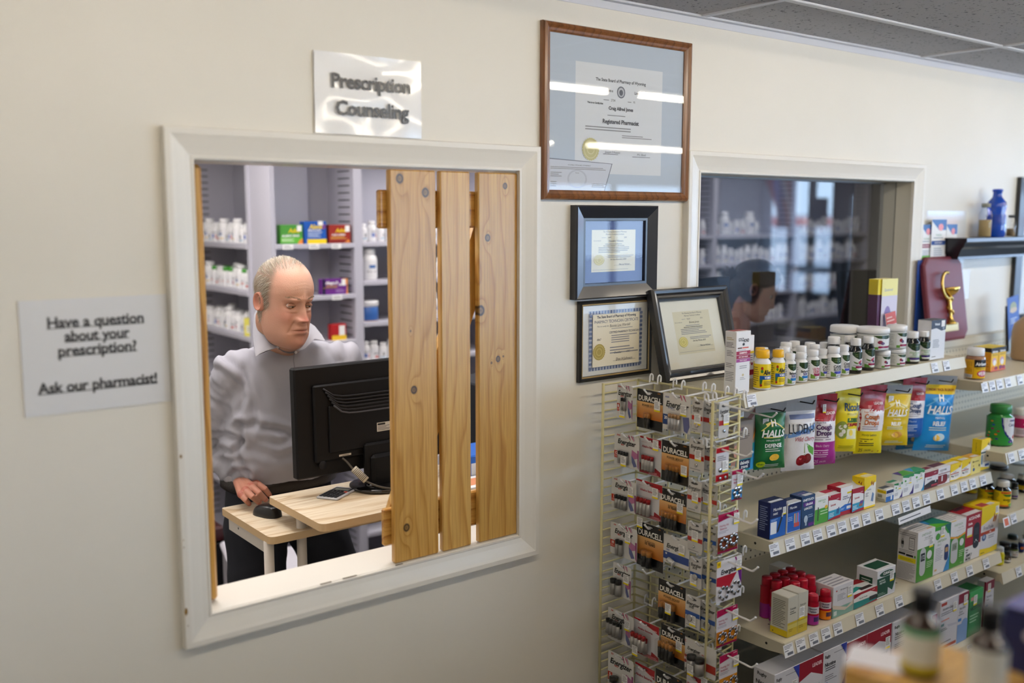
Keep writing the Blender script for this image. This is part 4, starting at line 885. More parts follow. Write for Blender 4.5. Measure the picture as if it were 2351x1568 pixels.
def gondola(label, x0, x1, shelves, top=1.335):
    r = empty('gondola_shelving', (x0, 0, 0), 0, label, 'shelving unit', 'cream steel shelving along the shop wall')
    W_ = x1-x0
    mb = MB(); mb.box(0, -.020, .10, W_, -.006, top-.03, CR); mb.build('pegboard', M_PEG, r)
    mb = MB(); mb.box(0, -.032, top-.035, W_, -.004, top+.001, CR, bev=.003); mb.box(-.012, -.034, 0, .012, -.004, top, CR2, bev=.002); mb.build('upright', M_STEEL, r)
    mb = MB(); mb.box(0, -.56, 0, W_, -.006, .10, CR2); mb.build('base_deck', M_STEEL, r)
    for z, Y, tags, holes in shelves:
        mb = MB(); y = -Y
        mb.box(.004, y+.004, z-.022, W_-.004, -.02, z, CR, bev=.002)
        # slanted ticket channel
        for a in (0,):
            P = [(y+.004, z+.0015), (y, z+.0015), (y-.010, z-.036), (y-.007, z-.038), (y+.004, z-.030)]
            n = len(P); vs = [(x, p[0], p[1]) for x in (.0, W_) for p in P]
            mb.mesh(vs, [(i, (i+1) % n, n+(i+1) % n, n+i) for i in range(n)]+[tuple(range(n)), tuple(reversed(range(n, 2*n)))], CR, False)
        for e in (.0, W_-.003):  # end brackets
            P = [(-.02, z-.001), (y+.004, z-.001), (y+.004, z-.030), (y+.05, z-.036), (-.02, z-.075 if False else z-.05)]
            n = len(P); vs = [(x, p[0], p[1]) for x in (e, e+.003) for p in P]
            mb.mesh(vs, [(i, (i+1) % n, n+(i+1) % n, n+i) for i in range(n)]+[tuple(range(n)), tuple(reversed(range(n, 2*n)))], CR2, False)
        if z < 1.2:
            mb.lathe([(.004, 0), (.004, .0005)], seg=10, c='16130f') if False else None
            for hx in (.035,):
                vs = [(-.0003, y+.06+.004*math.cos(k*.785), z-.018+.004*math.sin(k*.785)) for k in range(8)]; mb.mesh(vs, [tuple(range(8))], '16130f', False)
        for i in range(int(W_/.051)):
            if holes:
                for j in range(3): 
                    cx = .05+i*.051+(j % 2)*.025; cy = y+.06+j*.05
                    vs = [(cx+.0035*math.cos(k*1.047), cy+.0035*math.sin(k*1.047), z+.0003) for k in range(6)]; mb.mesh(vs, [tuple(range(6))], '2a2620', False)
        o = mb.build('shelf', M_STEEL, r)
        for tx in tags:
            t = MB(); w_ = .042; f = planef((tx-x0-w_/2, y-.0113, z-.0345), (1, 0, 0), (0, .255, .967)); Canvas(t, w_, .034, f).draw(TAGA); t.build('price_tag', M_PAPER, o)
    return r
XA, XB = 2.165, 3.39
def tagx(pts, Y, sc=None):
    o = []
    for px, py in pts:
        if sc: px, py = sc[1]+px/sc[0], sc[2]+py/sc[0]
        o.append(atY(px, py, -Y-.008).x)
    return o
Z2 = (3.792, 1680, 1020); Z3 = (3.504, 1680, 1240)
tA = [2.21, 2.98, 3.10]; tA = tagx([(1727, 917), (2147, 843), (2174, 838)], .34)
tB = tagx([(375, 920), (512, 875), (645, 825), (752, 790), (868, 755), (965, 722), (1075, 685), (1175, 655), (1288, 615), (1430, 572), (1520, 545), (1608, 515), (1698, 485), (1820, 440), (1940, 395), (2025, 375), (2100, 355), (2190, 325)], .46, Z2)
tC = tagx([(462, 865), (560, 815), (665, 770), (762, 730), (858, 690), (1035, 610), (1195, 540), (1350, 480), (1662, 340), (1795, 290), (1918, 235), (2050, 185)], .51, Z3)
g1 = gondola('cream steel shelving section with cough drops and diabetic supplies, nearest the hatch', XA, XB, [(1.341, .34, tA, 0), (.945, .46, tB, 0), (.668, .51, tC, 1), (.395, .53, [2.4, 2.6, 2.8, 3.0, 3.17], 0)])
Z6 = (4.9, 2180, 780)
tD = tagx([(400, 530), (485, 510), (565, 495), (660, 480), (795, 450)], .405, Z6); tE = tagx([(700, 1335), (815, 1300)], .50, Z6)
g2 = gondola('cream steel shelving section with vitamins, at the right edge of the picture', XB+.012, 4.61, [(1.256, .405, tD, 0), (1.016, .50, tE, 0), (.80, .52, [3.44, 3.60], 0), (.585, .515, [3.52, 3.60, 3.69], 0), (.395, .53, [3.5], 0)])
t = MB(); a = atY(2312, 1195, -.53); Canvas(t, .03, .03, planef((a.x-.012, -.5315, .766), (1, 0, 0), (0, .255, .967))).draw([('r', -.3, -.05, 1.3, 1.05, 'e9ebf2'), ('r', 0, .1, .9, .9, 'd8693a')]); abs_child(t.build('price_tag', M_PAPER), g2)
# notice strip hanging under the second shelf
mb = MB(); f = planef((2.77, -.481, .880), (1, 0, .03), (0, .2, 1)); Canvas(mb, .19, .022, f).draw([('r', 0, 0, 1, 1, 'e9e9ee'), ('l', .05, .3, .95, .65, 1, '50545e')])
tag(mb.build('shelf_strip', M_PAPER), 'loose white printed strip hanging under the ticket channel of the second shelf', 'notice')
mb = MB(); mb.box(2.165, -.30, .395, 3.39, -.028, .396, CR)
# ------------------------------------------------------------------ wire rack on the gondola end
RX0, RY0 = 2.047, -.045          # left back corner (by the wall)
RYAW = -.114
rack = empty('wire_rack', (RX0, RY0, 0), 0, 'cream wire grid rack on the gondola end, hung with battery cards', 'wire rack')
WR = 'd3cb9c'; M_WIRE = mat('cream_wire', .35)
wl = .140
e1 = Vector((math.sin(-RYAW), -math.cos(RYAW), 0)).normalized(); 
def rp(a, b, z): # a along the end panel (towards the aisle), b out towards the viewer (-x)
    return Vector((RX0, RY0, 0))+e1*a+Vector((-1, -.19*a/.349, 0))*b+Vector((0, 0, z))
PW = .349; ZT, ZBt = 1.357, .33
mb = MB(); z = ZT
k = 0
while z > ZBt: mb.tube([rp(0, .0, z), rp(PW, .0, z)], .0030 if k % 8 else .0036, WR, 6); z -= .0255 if k else .0255; k += 1
for i in range(7): mb.tube([rp(PW*i/6, -.003, ZT), rp(PW*i/6, -.003, ZBt)], .0030, WR, 6)
abs_child(mb.build('end_grid', M_WIRE), rack)
for nm, a in (('left_wing', 0), ('right_wing', PW)):
    mb = MB(); z = ZT
    while z > ZBt: mb.tube([rp(a, -.004, z), rp(a, wl, z)], .0026, WR, 6); z -= .0255
    mb.tube([rp(a, wl, ZT+.004), rp(a, wl, ZBt)], .0042, WR, 8); mb.tube([rp(a, 0, ZT), rp(a, 0, ZBt)], .0034, WR, 8)
    abs_child(mb.build(nm, M_WIRE), rack)
WH = 'e9e9ec'; M_WH = mat('white_wire', .3)
def hook_mesh(L_):
    mb = MB()
    for s in (-.016, .016): mb.tube(smooth_pts([Vector((s, .005, -.012)), Vector((s, .006, .002)), Vector((s, .0, .008)), Vector((s, -.006, .002)), Vector((s, -.007, -.016))], 4), .0026, WH, 6)
    mb.tube([(-.017, -.007, -.016), (.017, -.007, -.016)], .0026, WH, 6)
    P = [Vector((0, -.007, -.016)), Vector((0, -L_*.5, -.018)), Vector((0, -L_+.020, -.020)), Vector((0, -L_+.014, -.0190)), Vector((0, -L_+.010, -.0155)), Vector((0, -L_, -.006))]
    mb.tube(P, .0027, WH, 8); mb.tube([P[-1], P[-1]+Vector((0, -.001, .003))], .0034, WH, 8)
    return mb
HK = {}
def hook(loc, rz, L_, label):
    k = round(L_, 2)
    if k not in HK: HK[k] = hook_mesh(L_).build('peg_hook', M_WH); o = HK[k]
    else: o = HK[k].copy(); COL.objects.link(o)
    o.location = loc; o.rotation_euler = (0, 0, rz); tag(o, label, 'hook', 'white wire peg hooks'); return o
# blister cards ------------------------------------------------------------
def card_shell(mb, w_, h_, c, r=.008, t=.0006):
    pts = []
    for cx, cy, a0 in ((w_-r, h_-r, 0), (r, h_-r, 1), (r, r, 2), (w_-r, r, 3)):
        for k in range(5): a = (a0+k/4)*R90; pts.append((cx+r*math.cos(a), cy+r*math.sin(a)))
    n = len(pts); vs = [(p[0], 0, p[1]) for p in pts]+[(p[0], t, p[1]) for p in pts]
    mb.mesh(vs, [tuple(range(n)), tuple(reversed(range(n, 2*n)))]+[(i, n+i, n+(i+1) % n, (i+1) % n) for i in range(n)], c, False)
def battery(w_, x, z, r, h, cols, ch, par, y=-.004):
    mb = MB(); mb.lathe([(r, 0), (r, h*(1-ch))], seg=14, c=cols[0]); mb.lathe([(r, h*(1-ch)), (r, h*.96), (r*.85, h*.98), (r*.3, h*.98), (r*.3, h)], seg=14, c=cols[1])
    o = mb.build('battery', M_BATT, par); o.location = (x, y-r, z); return o
M_BATT = mat('battery_wrap', .3, metal=.35)
def slot(): return [('e', .5, .93, .13, .022, '3a3a3c'), ('e', .5, .935, .09, .016, 'b9babd')]
NZ = [0]
def energ(sub_, n, code, tg, num='12', big=True, red='b5301f'):
    a = [('r', 0, 0, 1, 1, 'd9d8d6'), ('p', [(.55, 1), (.60, 1), (.66, .85), (.63, .85)], 'b03a66'), ('p', [(.66, 1), (.71, 1), (.80, .84), (.77, .85)], 'b03a66'), ('p', [(.73, 1), (.76, 1), (.83, .86), (.81, .87)], '7d3a7e')]
    a += [('t', code, .17, .94, .055, red, 'b', .28)] if code else []
    a += slot()+[('t', 'Energizer', .49, .76, .145, '141414', 'bi', .84)]
    a += [('t', sub_, .34, .665, .045, red, 'b', .3)]
    a += [('r', .0, .22, .19, .44, red), ('t', num, .09, .37, .085, 'ffffff', 'b', .15), ('l', .02, .24, .17, .31, 2, 'e3b0a8')]
    a += [('p', [(.72, .58), (.93, .50), (.96, .36), (.80, .30), (.70, .40)], 'b4729c'), ('p', [(.70, .40), (.82, .30), (.92, .1), (.80, .06), (.72, .2)], '5c6494'), ('p', [(.93, .60), (1, .60), (1, .02), (.95, .1)], '8e4a78')]
    return a
def dura(text1, text2, code='AAA'):
    g = []
    for k in range(14): # printed copper band running from pale to dark
        t = k/13; c = [int(a*(1-t)+b*t) for a, b in zip((226, 178, 116), (176, 100, 34))]; g.append(('r', 0, .26+(.68-.26)*(13-k)/14, 1, .26+(.68-.26)*(14-k)/14, '%02x%02x%02x' % tuple(c)))
    return [('r', 0, 0, 1, 1, '17181b')]+g+slot()+[('t', code, .85, .955, .035, 'b0702c', 'b', .2), ('t', 'DURACELL', .5, .775, .125, 'f1efe9', 'b', .88), ('t', text1, .5, .60, .055 if not text2 else .035, '241a10', '', .72), ('t', text2 or '-', .5, .55, .055, '241a10', 'b', .55) if text2 else ('r', .35, .555, .65, .56, '3a2a18')]
def leader(): return [('r', 0, 0, 1, 1, 'd3d2d6'), ('p', [(0, 1), (1, 1), (1, .76), (.75, .84), (.4, .92), (.12, .95), (0, .95)], 'a3141f'), ('e', .52, .925, .14, .025, '5a1015'), ('t', 'LEADER', .83, .83, .03, 'f2d5d8', 'b', .26), ('t', 'COMPARE TO', .2, .85, .022, 'b08088', '', .25), ('t', 'Alkaline Batteries', .46, .735, .058, '9c3040', 'b', .84), ('p', [(0, 0), (1, 0), (1, .13), (.72, .22), (.7, .1), (.25, .10), (0, .3)], '8f1220'), ('l', .45, .01, .98, .09, 3, 'd8a0a6')]
def coin(no, c): return [('r', 0, 0, 1, 1, 'cccbca')]+[('e', .5, .90, .25, .04, '4a4a4c'), ('t', 'Energizer', .5, .75, .10, '141414', 'bi', .84), ('t', no, .40, .645, .068, '1c1c1c', 'bi', .55), ('r', 0, .36, 1, .50, c), ('l', .08, .04, .8, .10, 1, '8e8e90')]
def hear(c): return [('r', 0, 0, 1, 1, 'dcdae2'), ('p', [(0, 1), (1, 1), (1, .85), (.5, .85), (0, .80)], 'a5184e'), ('e', .5, .93, .16, .022, '5a0a2a'), ('t', 'LEADER', .84, .95, .025, 'f0d0dc', 'b', .22), ('t', 'Hearing Aid', .30, .70, .055, 'b44a6a', '', .5), ('t', 'Batteries', .27, .62, .055, 'b44a6a', '', .42), ('l', .05, .5, .55, .57, 2, 'a8a4b4'), ('r', 0, .06, 1, .42, c), ('r', 0, 0, 1, .06, '8a1440')]
BATT = {'en': ('9b9a98', '1c1d20'), 'du': ('1d1e21', 'b87c3c'), 'le': ('b6b4b2', '9c1a1f'), 'ul': ('c3c6cc', 'b4916a')}
def card(name, label, org, rz, w_, h_, art, tg=None, batts=None, discs=None, tilt=0, extra=None, cat='battery card', group=None, base='cfcecc'):
    mb = MB(); card_shell(mb, w_, h_, base, r=min(.01, w_*.15))
    cv = Canvas(mb, w_, h_, planef((0, 0, 0), (1, 0, 0), (0, 0, 1))); i0 = len(mb.v)
    cv.draw(art); 
    for i in range(i0, len(mb.v)): # keep the print inside the rounded card
        p = mb.v[i]; mb.v[i] = (min(max(p[0], .0008), w_-.0008), p[1], min(max(p[2], .0008), h_-.0008))
    o = mb.build(name, M_GLOSS); o.location = org; o.rotation_euler = (tilt, 0, rz); tag(o, label, cat, group)
    if batts:
        key, n, r, h, x0, z0, rows = batts
        for rw in range(rows):
            for i in range(n): battery(0, w_*x0+r+i*2.08*r+rw*r*.7, h_*z0+rw*.0+(.012 if rw else 0), r, h, BATT[key], .28 if key != 'du' else .32, o, y=-.002-rw*1.9*r)
        wd = 2.08*r*n; mb = MB(); dp = .003+2.2*r*rows; mb.box(w_*x0-.003, -dp, h_*z0-.003, w_*x0+wd+.004+(r if rows > 1 else 0), -.0008, h_*z0+h+.004+(.012 if rows > 1 else 0), 'fff', bev=.004); mb.build('blister', G_BLISTER, o)
    if discs:
        for cx, cz, rr in discs:
            mb = MB(); mb.lathe([(rr, 0), (rr, .003), (rr*.8, .0036)], seg=20, c='c9c9cc'); d = mb.build('button_cell', M_CHROME, o); d.location = (w_*cx, -.001, h_*cz); d.rotation_euler = (R90, 0, 0)
    if tg: sticker(planef((0, 0, 0), (1, 0, 0), (0, 0, 1)), tg[0]*w_, tg[1]*h_, .022, .030, o, base=.003 if not batts else .004 if len(tg) < 3 else tg[2])
    if extra: extra(o, w_, h_)
    return o
A_ = (4.355, 1360, 860); B_ = (4.26, 1360, 1200)
CX = 1.945
def rackcard(sc, L_, R_, Tt, Bb, name, label, art, X=CX, hl=None, **k):
    pl = (sc[1]+L_/sc[0]); pr_ = sc[1]+R_/sc[0]; yt = sc[2]+Tt/sc[0]; yb = sc[2]+Bb/sc[0]
    a = atX(pl, yb, X); t = atX(pl, yt, X); b2 = atX(pr_, (yt+yb)/2, X)
    w_ = abs(b2.y-a.y); h_ = t.z-a.z
    o = card(name, label, (X, a.y, a.z), -R90, w_, h_, art, **k)
    # hook from the grid behind, through the slot of the card
    ya = a.y-w_*.5; aa = (RY0-ya)/(-e1.y); base = rp(aa, 0, a.z+h_*.93+.017)
    hook((base.x-.002, ya, base.z), -R90+.0, base.x-X+.016, 'hook of the '+' '.join(label.split()[:13])); return o
def disc_ring(n, cx, cz, R1, asp, rr): return [(cx+R1*math.cos(6.283*k/n), cz+R1*asp*math.sin(6.283*k/n), rr) for k in range(n)]
def reading_glass(c1='4a5aa0', c2='8a3a5c'):
    def f(o, w_, h_):
        pass
    return f
rc = rackcard
rc(A_, 245, 405, 90, 430, 'battery_card', 'narrow Energizer Max card turned away, top left of the rack', energ('MAX', 0, 'AAA', 0, '8'), X=1.93, tg=(.22, .05), batts=('en', 2, .0045, .036, .35, .28, 1))
rc(A_, 443, 708, 130, 520, 'battery_card', 'Duracell Power Boost card with two batteries, top row of the rack', dura('POWER BOOST', '', 'AAA'), tg=(.70, .50), batts=('du', 2, .0052, .040, .36, .06, 1))
rc(A_, 703, 985, 170, 540, 'battery_card', 'Energizer Ultimate lithium card with a blue 20 panel, top row of the rack', energ('ULTIMATE', 0, 'AAA', 0, '20', red='27408a')[:0]+[('r', 0, 0, 1, 1, 'dcdbd9'), ('p', [(.60, 1), (.65, 1), (.70, .86), (.67, .86)], 'b03a66'), ('p', [(.70, 1), (.76, 1), (.84, .84), (.81, .85)], 'b03a66')]+slot()+[('t', 'AAA', .15, .89, .05, '3a4a90', 'b', .25), ('t', 'Energizer', .5, .71, .15, '141414', 'bi', .84), ('t', 'ULTIMATE', .30, .61, .035, '3a4a90', 'b', .36), ('t', 'LITHIUM', .36, .565, .03, '3a4a90', '', .3), ('r', 0, .14, .22, .42, '22407e'), ('t', '20', .11, .33, .08, 'ffffff', 'b', .17), ('r', .24, .06, .52, .28, '2c3460'), ('t', '1', .30, .17, .13, 'ffffff', 'b'), ('p', [(.72, .42), (.95, .45), (.98, .2), (.9, .02), (.78, .06)], '5c6494')], tg=(.66, .46), batts=('ul', 4, .0052, .042, .26, .07, 1))
rc(A_, 990, 1105, 240, 560, 'battery_card', 'slim 357 coin cell card with a red band, top row of the rack', coin('357/303', 'b02a22'), tg=(.3, .22), discs=[(.5, .2, .006)])
rc(A_, 1100, 1240, 255, 585, 'battery_card', 'slim 364 coin cell card, top row behind the right post', coin('364', 'b02a22'), X=1.962, tg=(.55, .34), discs=[(.72, .19, .004)])
rc(A_, 218, 470, 570, 890, 'battery_card', 'Energizer Max card with a red 12 panel, second row of the rack', energ('MAX', 0, 'AAA', 0, '12'), X=1.93, tg=(.42, .06, .016), batts=('en', 4, .0048, .036, .22, .10, 1))
rc(A_, 470, 690, 605, 970, 'battery_card', 'red and white Leader alkaline card of four batteries, second row of the rack', leader(), tg=(.64, .70), batts=('le', 4, .0055, .042, .18, .12, 1))
rc(A_, 687, 970, 640, 1050, 'battery_card', 'Duracell Power Boost card of four batteries, second row of the rack', dura('POWER BOOST', '', 'AAA'), tg=(.74, .24), batts=('du', 4, .0055, .044, .24, .06, 1))
rc(A_, 965, 1120, 625, 950, 'battery_card', 'slim 371 coin cell card with a red band, second row of the rack', coin('371', 'b02a22'), tg=(.42, .34), discs=[(.5, .20, .005)])
rc(A_, 1110, 1235, 640, 965, 'battery_card', 'slim A76 coin cell card, second row behind the right post', coin('A76', 'b02a22'), X=1.962, discs=[(.5, .18, .006)])
rc(A_, 190, 440, 1010, 1320, 'battery_card', 'Energizer Max card of four silver batteries, third row of the rack', energ('MAX', 0, 'AAA', 0, '1'), X=1.93, tg=(.70, .52), batts=('en', 4, .0056, .040, .22, .06, 1))
rc(A_, 430, 700, 1030, 1390, 'battery_card', 'red and white Leader alkaline card of four batteries, third row of the rack', leader(), tg=(.66, .60), batts=('le', 4, .0066, .048, .10, .08, 1))
rc(A_, 665, 945, 1115, 1510, 'battery_card', 'Duracell ten years card of eight batteries, third row of the rack', dura('GUARANTEED', '10 YEARS', 'AAA'), tg=(.68, .48), batts=('du', 5, .0055, .044, .16, .04, 1))
rc(A_, 945, 1090, 1035, 1350, 'battery_card', 'slim 377 coin cell card with a red band, third row of the rack', coin('377', 'b02a22'), tg=(.38, .30), discs=[(.7, .18, .004)])
rc(A_, 1075, 1250, 1060, 1370, 'battery_card', 'slim 390 coin cell card, third row behind the right post', coin('390/389', 'b02a22'), X=1.962, tg=(.2, .30), discs=[(.5, .18, .005)])
rc(B_, 175, 440, -20, 290, 'battery_card', 'Energizer Max card with a tall red panel, fourth row of the rack', energ('MAX', 0, 'AA', 0, '10'), X=1.93, tg=(.58, .50), batts=('en', 2, .0066, .047, .28, .06, 1))
rc(B_, 430, 700, -30, 400, 'battery_card', 'Duracell ten years card of two thick batteries, fourth row of the rack', dura('GUARANTEED', '10 YEARS', 'AA'), tg=(.03, .86), batts=('du', 2, .0090, .046, .30, .06, 1))
rc(B_, 690, 950, 95, 375, 'battery_card', 'Energizer CR2 card with one white battery, fourth row of the rack', [('r', 0, 0, 1, 1, 'd8d7d5')]+slot()+[('t', 'Energizer', .46, .62, .15, '141414', 'bi', .74), ('t', 'CR2', .18, .47, .06, '2f4a9c', 'bi', .25), ('r', 0, .14, 1, .40, '2c4486'), ('t', '10', .12, .33, .06, 'ffffff', 'b')], tg=(.62, .44), extra=lambda o, w_, h_: setattr(battery(0, w_*.30, h_*.20, .007, .024, ('d8d8d8', 'e8e8e8'), .2, o), 'rotation_euler', (0, 1.9, 0)))
rc(B_, 928, 1080, -30, 270, 'battery_card', 'slim 392 coin cell card with a red band, fourth row of the rack', coin('392', 'b02a22'), tg=(.32, .38), discs=[(.45, .2, .004)])
rc(B_, 1080, 1215, -5, 290, 'battery_card', 'slim 1216 coin cell card with a blue band, fourth row of the rack', coin('1216', '2f54a0'), X=1.962, tg=(.15, .05), discs=[(.7, .2, .006)])
rc(B_, 200, 380, 375, 690, 'battery_card', 'Energizer Max card of fat batteries turned sideways, fifth row of the rack', energ('MAX', 0, '', 0, '4'), X=1.93, tg=(.62, .46), batts=('en', 2, .010, .048, .05, .06, 1))
rc(B_, 640, 915, 530, 920, 'battery_card', 'Duracell Power Boost card low on the rack, beside the empty hooks', dura('POWER BOOST', '', 'AA'), tg=(.42, .26, .018), batts=('du', 4, .0068, .050, .15, .06, 1))
rc(B_, 950, 1070, 320, 615, 'battery_card', 'slim 2016 coin cell card with a blue band, fifth row of the rack', coin('2016', '2f54a0'), tg=(.12, .07), discs=[(.5, .36, .009)])
rc(B_, 1062, 1225, 340, 655, 'battery_card', 'slim 2025 coin cell card, fifth row behind the right post', coin('2025', '2f54a0'), X=1.962, tg=(.2, .03), discs=[(.4, .34, .009)])
rc(B_, 905, 1055, 685, 1000, 'battery_card', 'slim 2032 coin cell card with a blue band, sixth row of the rack', coin('2032', '2f54a0'), tg=(.34, .08), discs=[(.35, .30, .010)])
rc(B_, 1035, 1205, 735, 1065, 'battery_card', 'slim 2450 coin cell card, sixth row behind the right post', coin('2450', '2f54a0'), X=1.962, tg=(.2, .12), discs=[(.55, .30, .012)])
rc(B_, 150, 405, 815, 1120, 'battery_card', 'Energizer Max card with eight batteries, sixth row of the rack', energ('MAX', 0, 'AA', 0, '12'), X=1.93, tg=(.68, .52), batts=('en', 4, .0066, .045, .10, .18, 2))
rc(B_, 400, 655, 910, 1250, 'battery_card', 'red and white Leader card of eight batteries, sixth row of the rack', leader(), tg=(.24, .06, .03), batts=('le', 4, .0068, .046, .06, .12, 2))
rc(B_, 665, 910, 975, 1340, 'battery_card', 'Duracell twelve years card of eight batteries, sixth row of the rack', dura('GUARANTEED', '12 YEARS', 'AA'), tg=(.66, .46), batts=('du', 4, .0064, .048, .06, .08, 2))
rc(B_, 885, 1215, 1100, 1400, 'battery_card', 'Energizer Max card of two fat C batteries, low on the rack', [('r', 0, 0, 1, 1, 'd2d1cf'), ('t', 'C', .07, .88, .07, 'b5301f', 'b')]+slot()+[('t', 'Energizer', .32, .68, .10, '141414', 'bi', .5), ('t', 'MAX', .62, .64, .045, 'b5301f', 'b'), ('r', 0, .18, 1, .44, 'a03226'), ('r', 0, .18, .16, .44, '8e2a20'), ('t', '10', .08, .32, .09, 'ffffff', 'b')], tg=(.36, .02, .03), batts=('en', 2, .0135, .046, .26, .08, 1))
rc(B_, 150, 405, 1235, 1600, 'battery_card', 'Energizer Max card with a red 5 panel, lowest in the left column of the rack', energ('MAX', 0, '9V', 0, '5'), X=1.93, tg=(.60, .30), batts=('en', 1, .014, .05, .26, .02, 1))
rc(B_, 412, 610, 1350, 1760, 'battery_card', 'red and white Leader card at the bottom edge of the picture', leader(), batts=('le', 2, .010, .046, .25, .2, 1))
rc(B_, 610, 880, 1410, 1850, 'battery_card', 'Duracell card at the bottom edge of the picture', dura('POWER BOOST', '', '9V'), batts=('du', 2, .010, .046, .25, .2, 1))
rc(B_, 915, 1085, 1460, 1800, 'battery_card', 'red-topped Leader card beside the right post at the bottom of the rack', leader(), tg=(.9, .8))
# empty hooks
for px, py, t in ((1476, 1318, 'empty white wire hook with a loose end cap, fifth row of the rack'), (1545, 1300, 'empty white wire hook right of the one with the end cap')):
    p = atX(px, py, 1.95); aa = (RY0-p.y)/(-e1.y); b_ = rp(aa, 0, p.z+.017); hook((b_.x-.002, p.y, b_.z), -R90, .11, t)
# wing facing the aisle: hooks point out of the wall plane
def wingcard(pl, pr_, yt_l, yb_l, label, art, Y=-.452, hk=True, **k):
    a = atY(pl, yb_l, Y); t = atY(pl, yt_l, Y); b2 = atY(pr_, (yt_l+yb_l)/2-6, Y); w_ = b2.x-a.x; h_ = t.z-a.z
    o = card('battery_card', label, (a.x, Y, a.z), 0, w_, h_, art, **k)
    if hk: hook((a.x+w_*.45, rp(PW, .06, 0).y-.004, a.z+h_*.93+.017), 0, abs(Y-(rp(PW, 0, 0).y))+.075, 'hook of the '+' '.join(label.split()[:13]))
    return o
wingcard(1649, 1673, 926, 1008, 'pale blue coin cell card, top of the aisle wing', coin('2L76', 'b0343a')[:-1], tg=(.4, .36), discs=[(.5, .2, .004)], base='c8cede')
wingcard(1642, 1673, 1030, 1108, 'red-topped watch battery card, second on the aisle wing', [('r', 0, 0, 1, 1, 'd8d8e0'), ('r', 0, .84, 1, 1, 'b01a28'), ('e', .5, .92, .2, .03, '600a12'), ('l', .1, .6, .8, .76, 3, '70707a'), ('r', 0, 0, 1, .2, 'a81824')], tg=(.45, .26), discs=[(.3, .34, .006), (.3, .1, .004), (.7, .1, .004)])
wingcard(1678, 1704, 1082, 1152, 'small blue hearing aid card hanging beyond the aisle wing', [('r', 0, 0, 1, 1, 'dcdae2'), ('r', 0, .86, 1, 1, 'a5184e'), ('t', 'Hearing', .4, .7, .06, 'b44a6a', 'b', .6), ('t', 'Batts', .35, .6, .06, 'b44a6a', 'b', .5), ('r', 0, .06, 1, .40, '2f8fd8'), ('r', 0, 0, 1, .06, '8a1440')], tg=(.45, .48), discs=disc_ring(6, .5, .26, .26, .55, .006), Y=-.47)
wingcard(1646, 1694, 1183, 1274, 'magenta-topped hearing aid card with a brown panel, third on the aisle wing', hear('7a3a20'), tg=(.74, .66), discs=disc_ring(8, .28, .24, .17, .72, .005)+disc_ring(8, .76, .28, .17, .72, .005))
wingcard(1643, 1702, 1292, 1388, 'Energizer hearing aid card with a purple swirl, fourth on the aisle wing', [('r', 0, 0, 1, 1, 'e2e0e6'), ('p', [(0, .62), (.8, .62), (.5, .30), (0, .42)], 'ae2436'), ('p', [(.7, 1), (.76, 1), (.84, .8), (.8, .8)], '8a2a72'), ('p', [(.82, .7), (1, .8), (1, .3), (.9, .45)], '6a2a80'), ('r', 0, .85, .16, 1, 'ecc81c'), ('t', '10', .08, .93, .06, '3a2c10', 'b'), ('t', 'Energizer', .48, .72, .11, '141414', 'bi', .78)], tg=(.74, .66), discs=disc_ring(7, .28, .22, .17, .8, .0055)+disc_ring(7, .74, .26, .17, .8, .0055))
wingcard(1643, 1692, 1404, 1490, 'magenta-topped hearing aid card with an orange panel, fifth on the aisle wing', hear('c87a1c'), tg=(.74, .60), discs=disc_ring(8, .28, .24, .17, .72, .005)+disc_ring(8, .76, .28, .17, .72, .005))
wingcard(1649, 1692, 1508, 1600, 'orange-panelled hearing aid card at the bottom of the aisle wing', hear('c8821c'), tg=(.74, .60), discs=disc_ring(8, .28, .2, .17, .72, .005)+disc_ring(8, .76, .24, .17, .72, .005))
# ------------------------------------------------------------------ bottles and jars
def bottle(name, label, cat, x, y, z, r, h, body='f0f0f2', cap='f0f0f2', shape='pill', lab=None, labc='f2f2f2', m=None, capm=None, rz=0, group=None, lab_z=(.08, .62), caph=None, span=3.0):
    rz = rz or -math.atan2(x-CAM.x, y-CAM.y)*.92
    P = {'pill': [(.9, 0), (1, .02), (1, .66), (.92, .72), (.70, .77), (.70, .82)], 'jar': [(.93, 0), (1, .03), (1, .62), (.96, .70), (.86, .75)],
         'tub': [(.93, 0), (1, .03), (1, .70), (.93, .74), (.93, .77)], 'dark': [(.92, 0), (1, .02), (1, .60), (.93, .68), (.66, .76), (.66, .80)]}[shape]
    cr = {'pill': .80, 'jar': .86, 'tub': 1.03, 'dark': .76}[shape]; c0 = caph or {'pill': .80, 'jar': .76, 'tub': .77, 'dark': .80}[shape]
    mb = MB(); mb.lathe([(a*r, b*h) for a, b in P], seg=28, c=body); o = mb.build(name, m or M_PLAST); o.location = (x, y, z); o.rotation_euler = (0, 0, rz); tag(o, label, cat, group)
    mb = MB(); n = 30; prof = [(cr*r, c0*h), (cr*r*1.02, (c0+.01)*h), (cr*r, h*.975), (cr*r*.95, h)]; mb.lathe(prof, seg=n, c=cap)
    for k in range(30):
        a = 6.283*k/30; mb.box(0, 0, 0, 0, 0, 0, cap) if False else None
    mb.build('cap', capm or M_PLAST, o)
    if lab is not None:
        z0, z1 = lab_z; lh = (z1-z0)*h; lw = span*r; mb = MB()
        f = lambda u, v, hh: ((r+.0005+hh)*math.cos(-R90+(u/r)-span/2), (r+.0005+hh)*math.sin(-R90+(u/r)-span/2), z0*h+v)
        cv = Canvas(mb, lw, lh, f, (r*.22, 9)); cv.tl = .0006; cv.rect(0, 0, lw, lh, labc, 0); cv.draw(lab); mb.build('label', M_GLOSS, o)
    return o
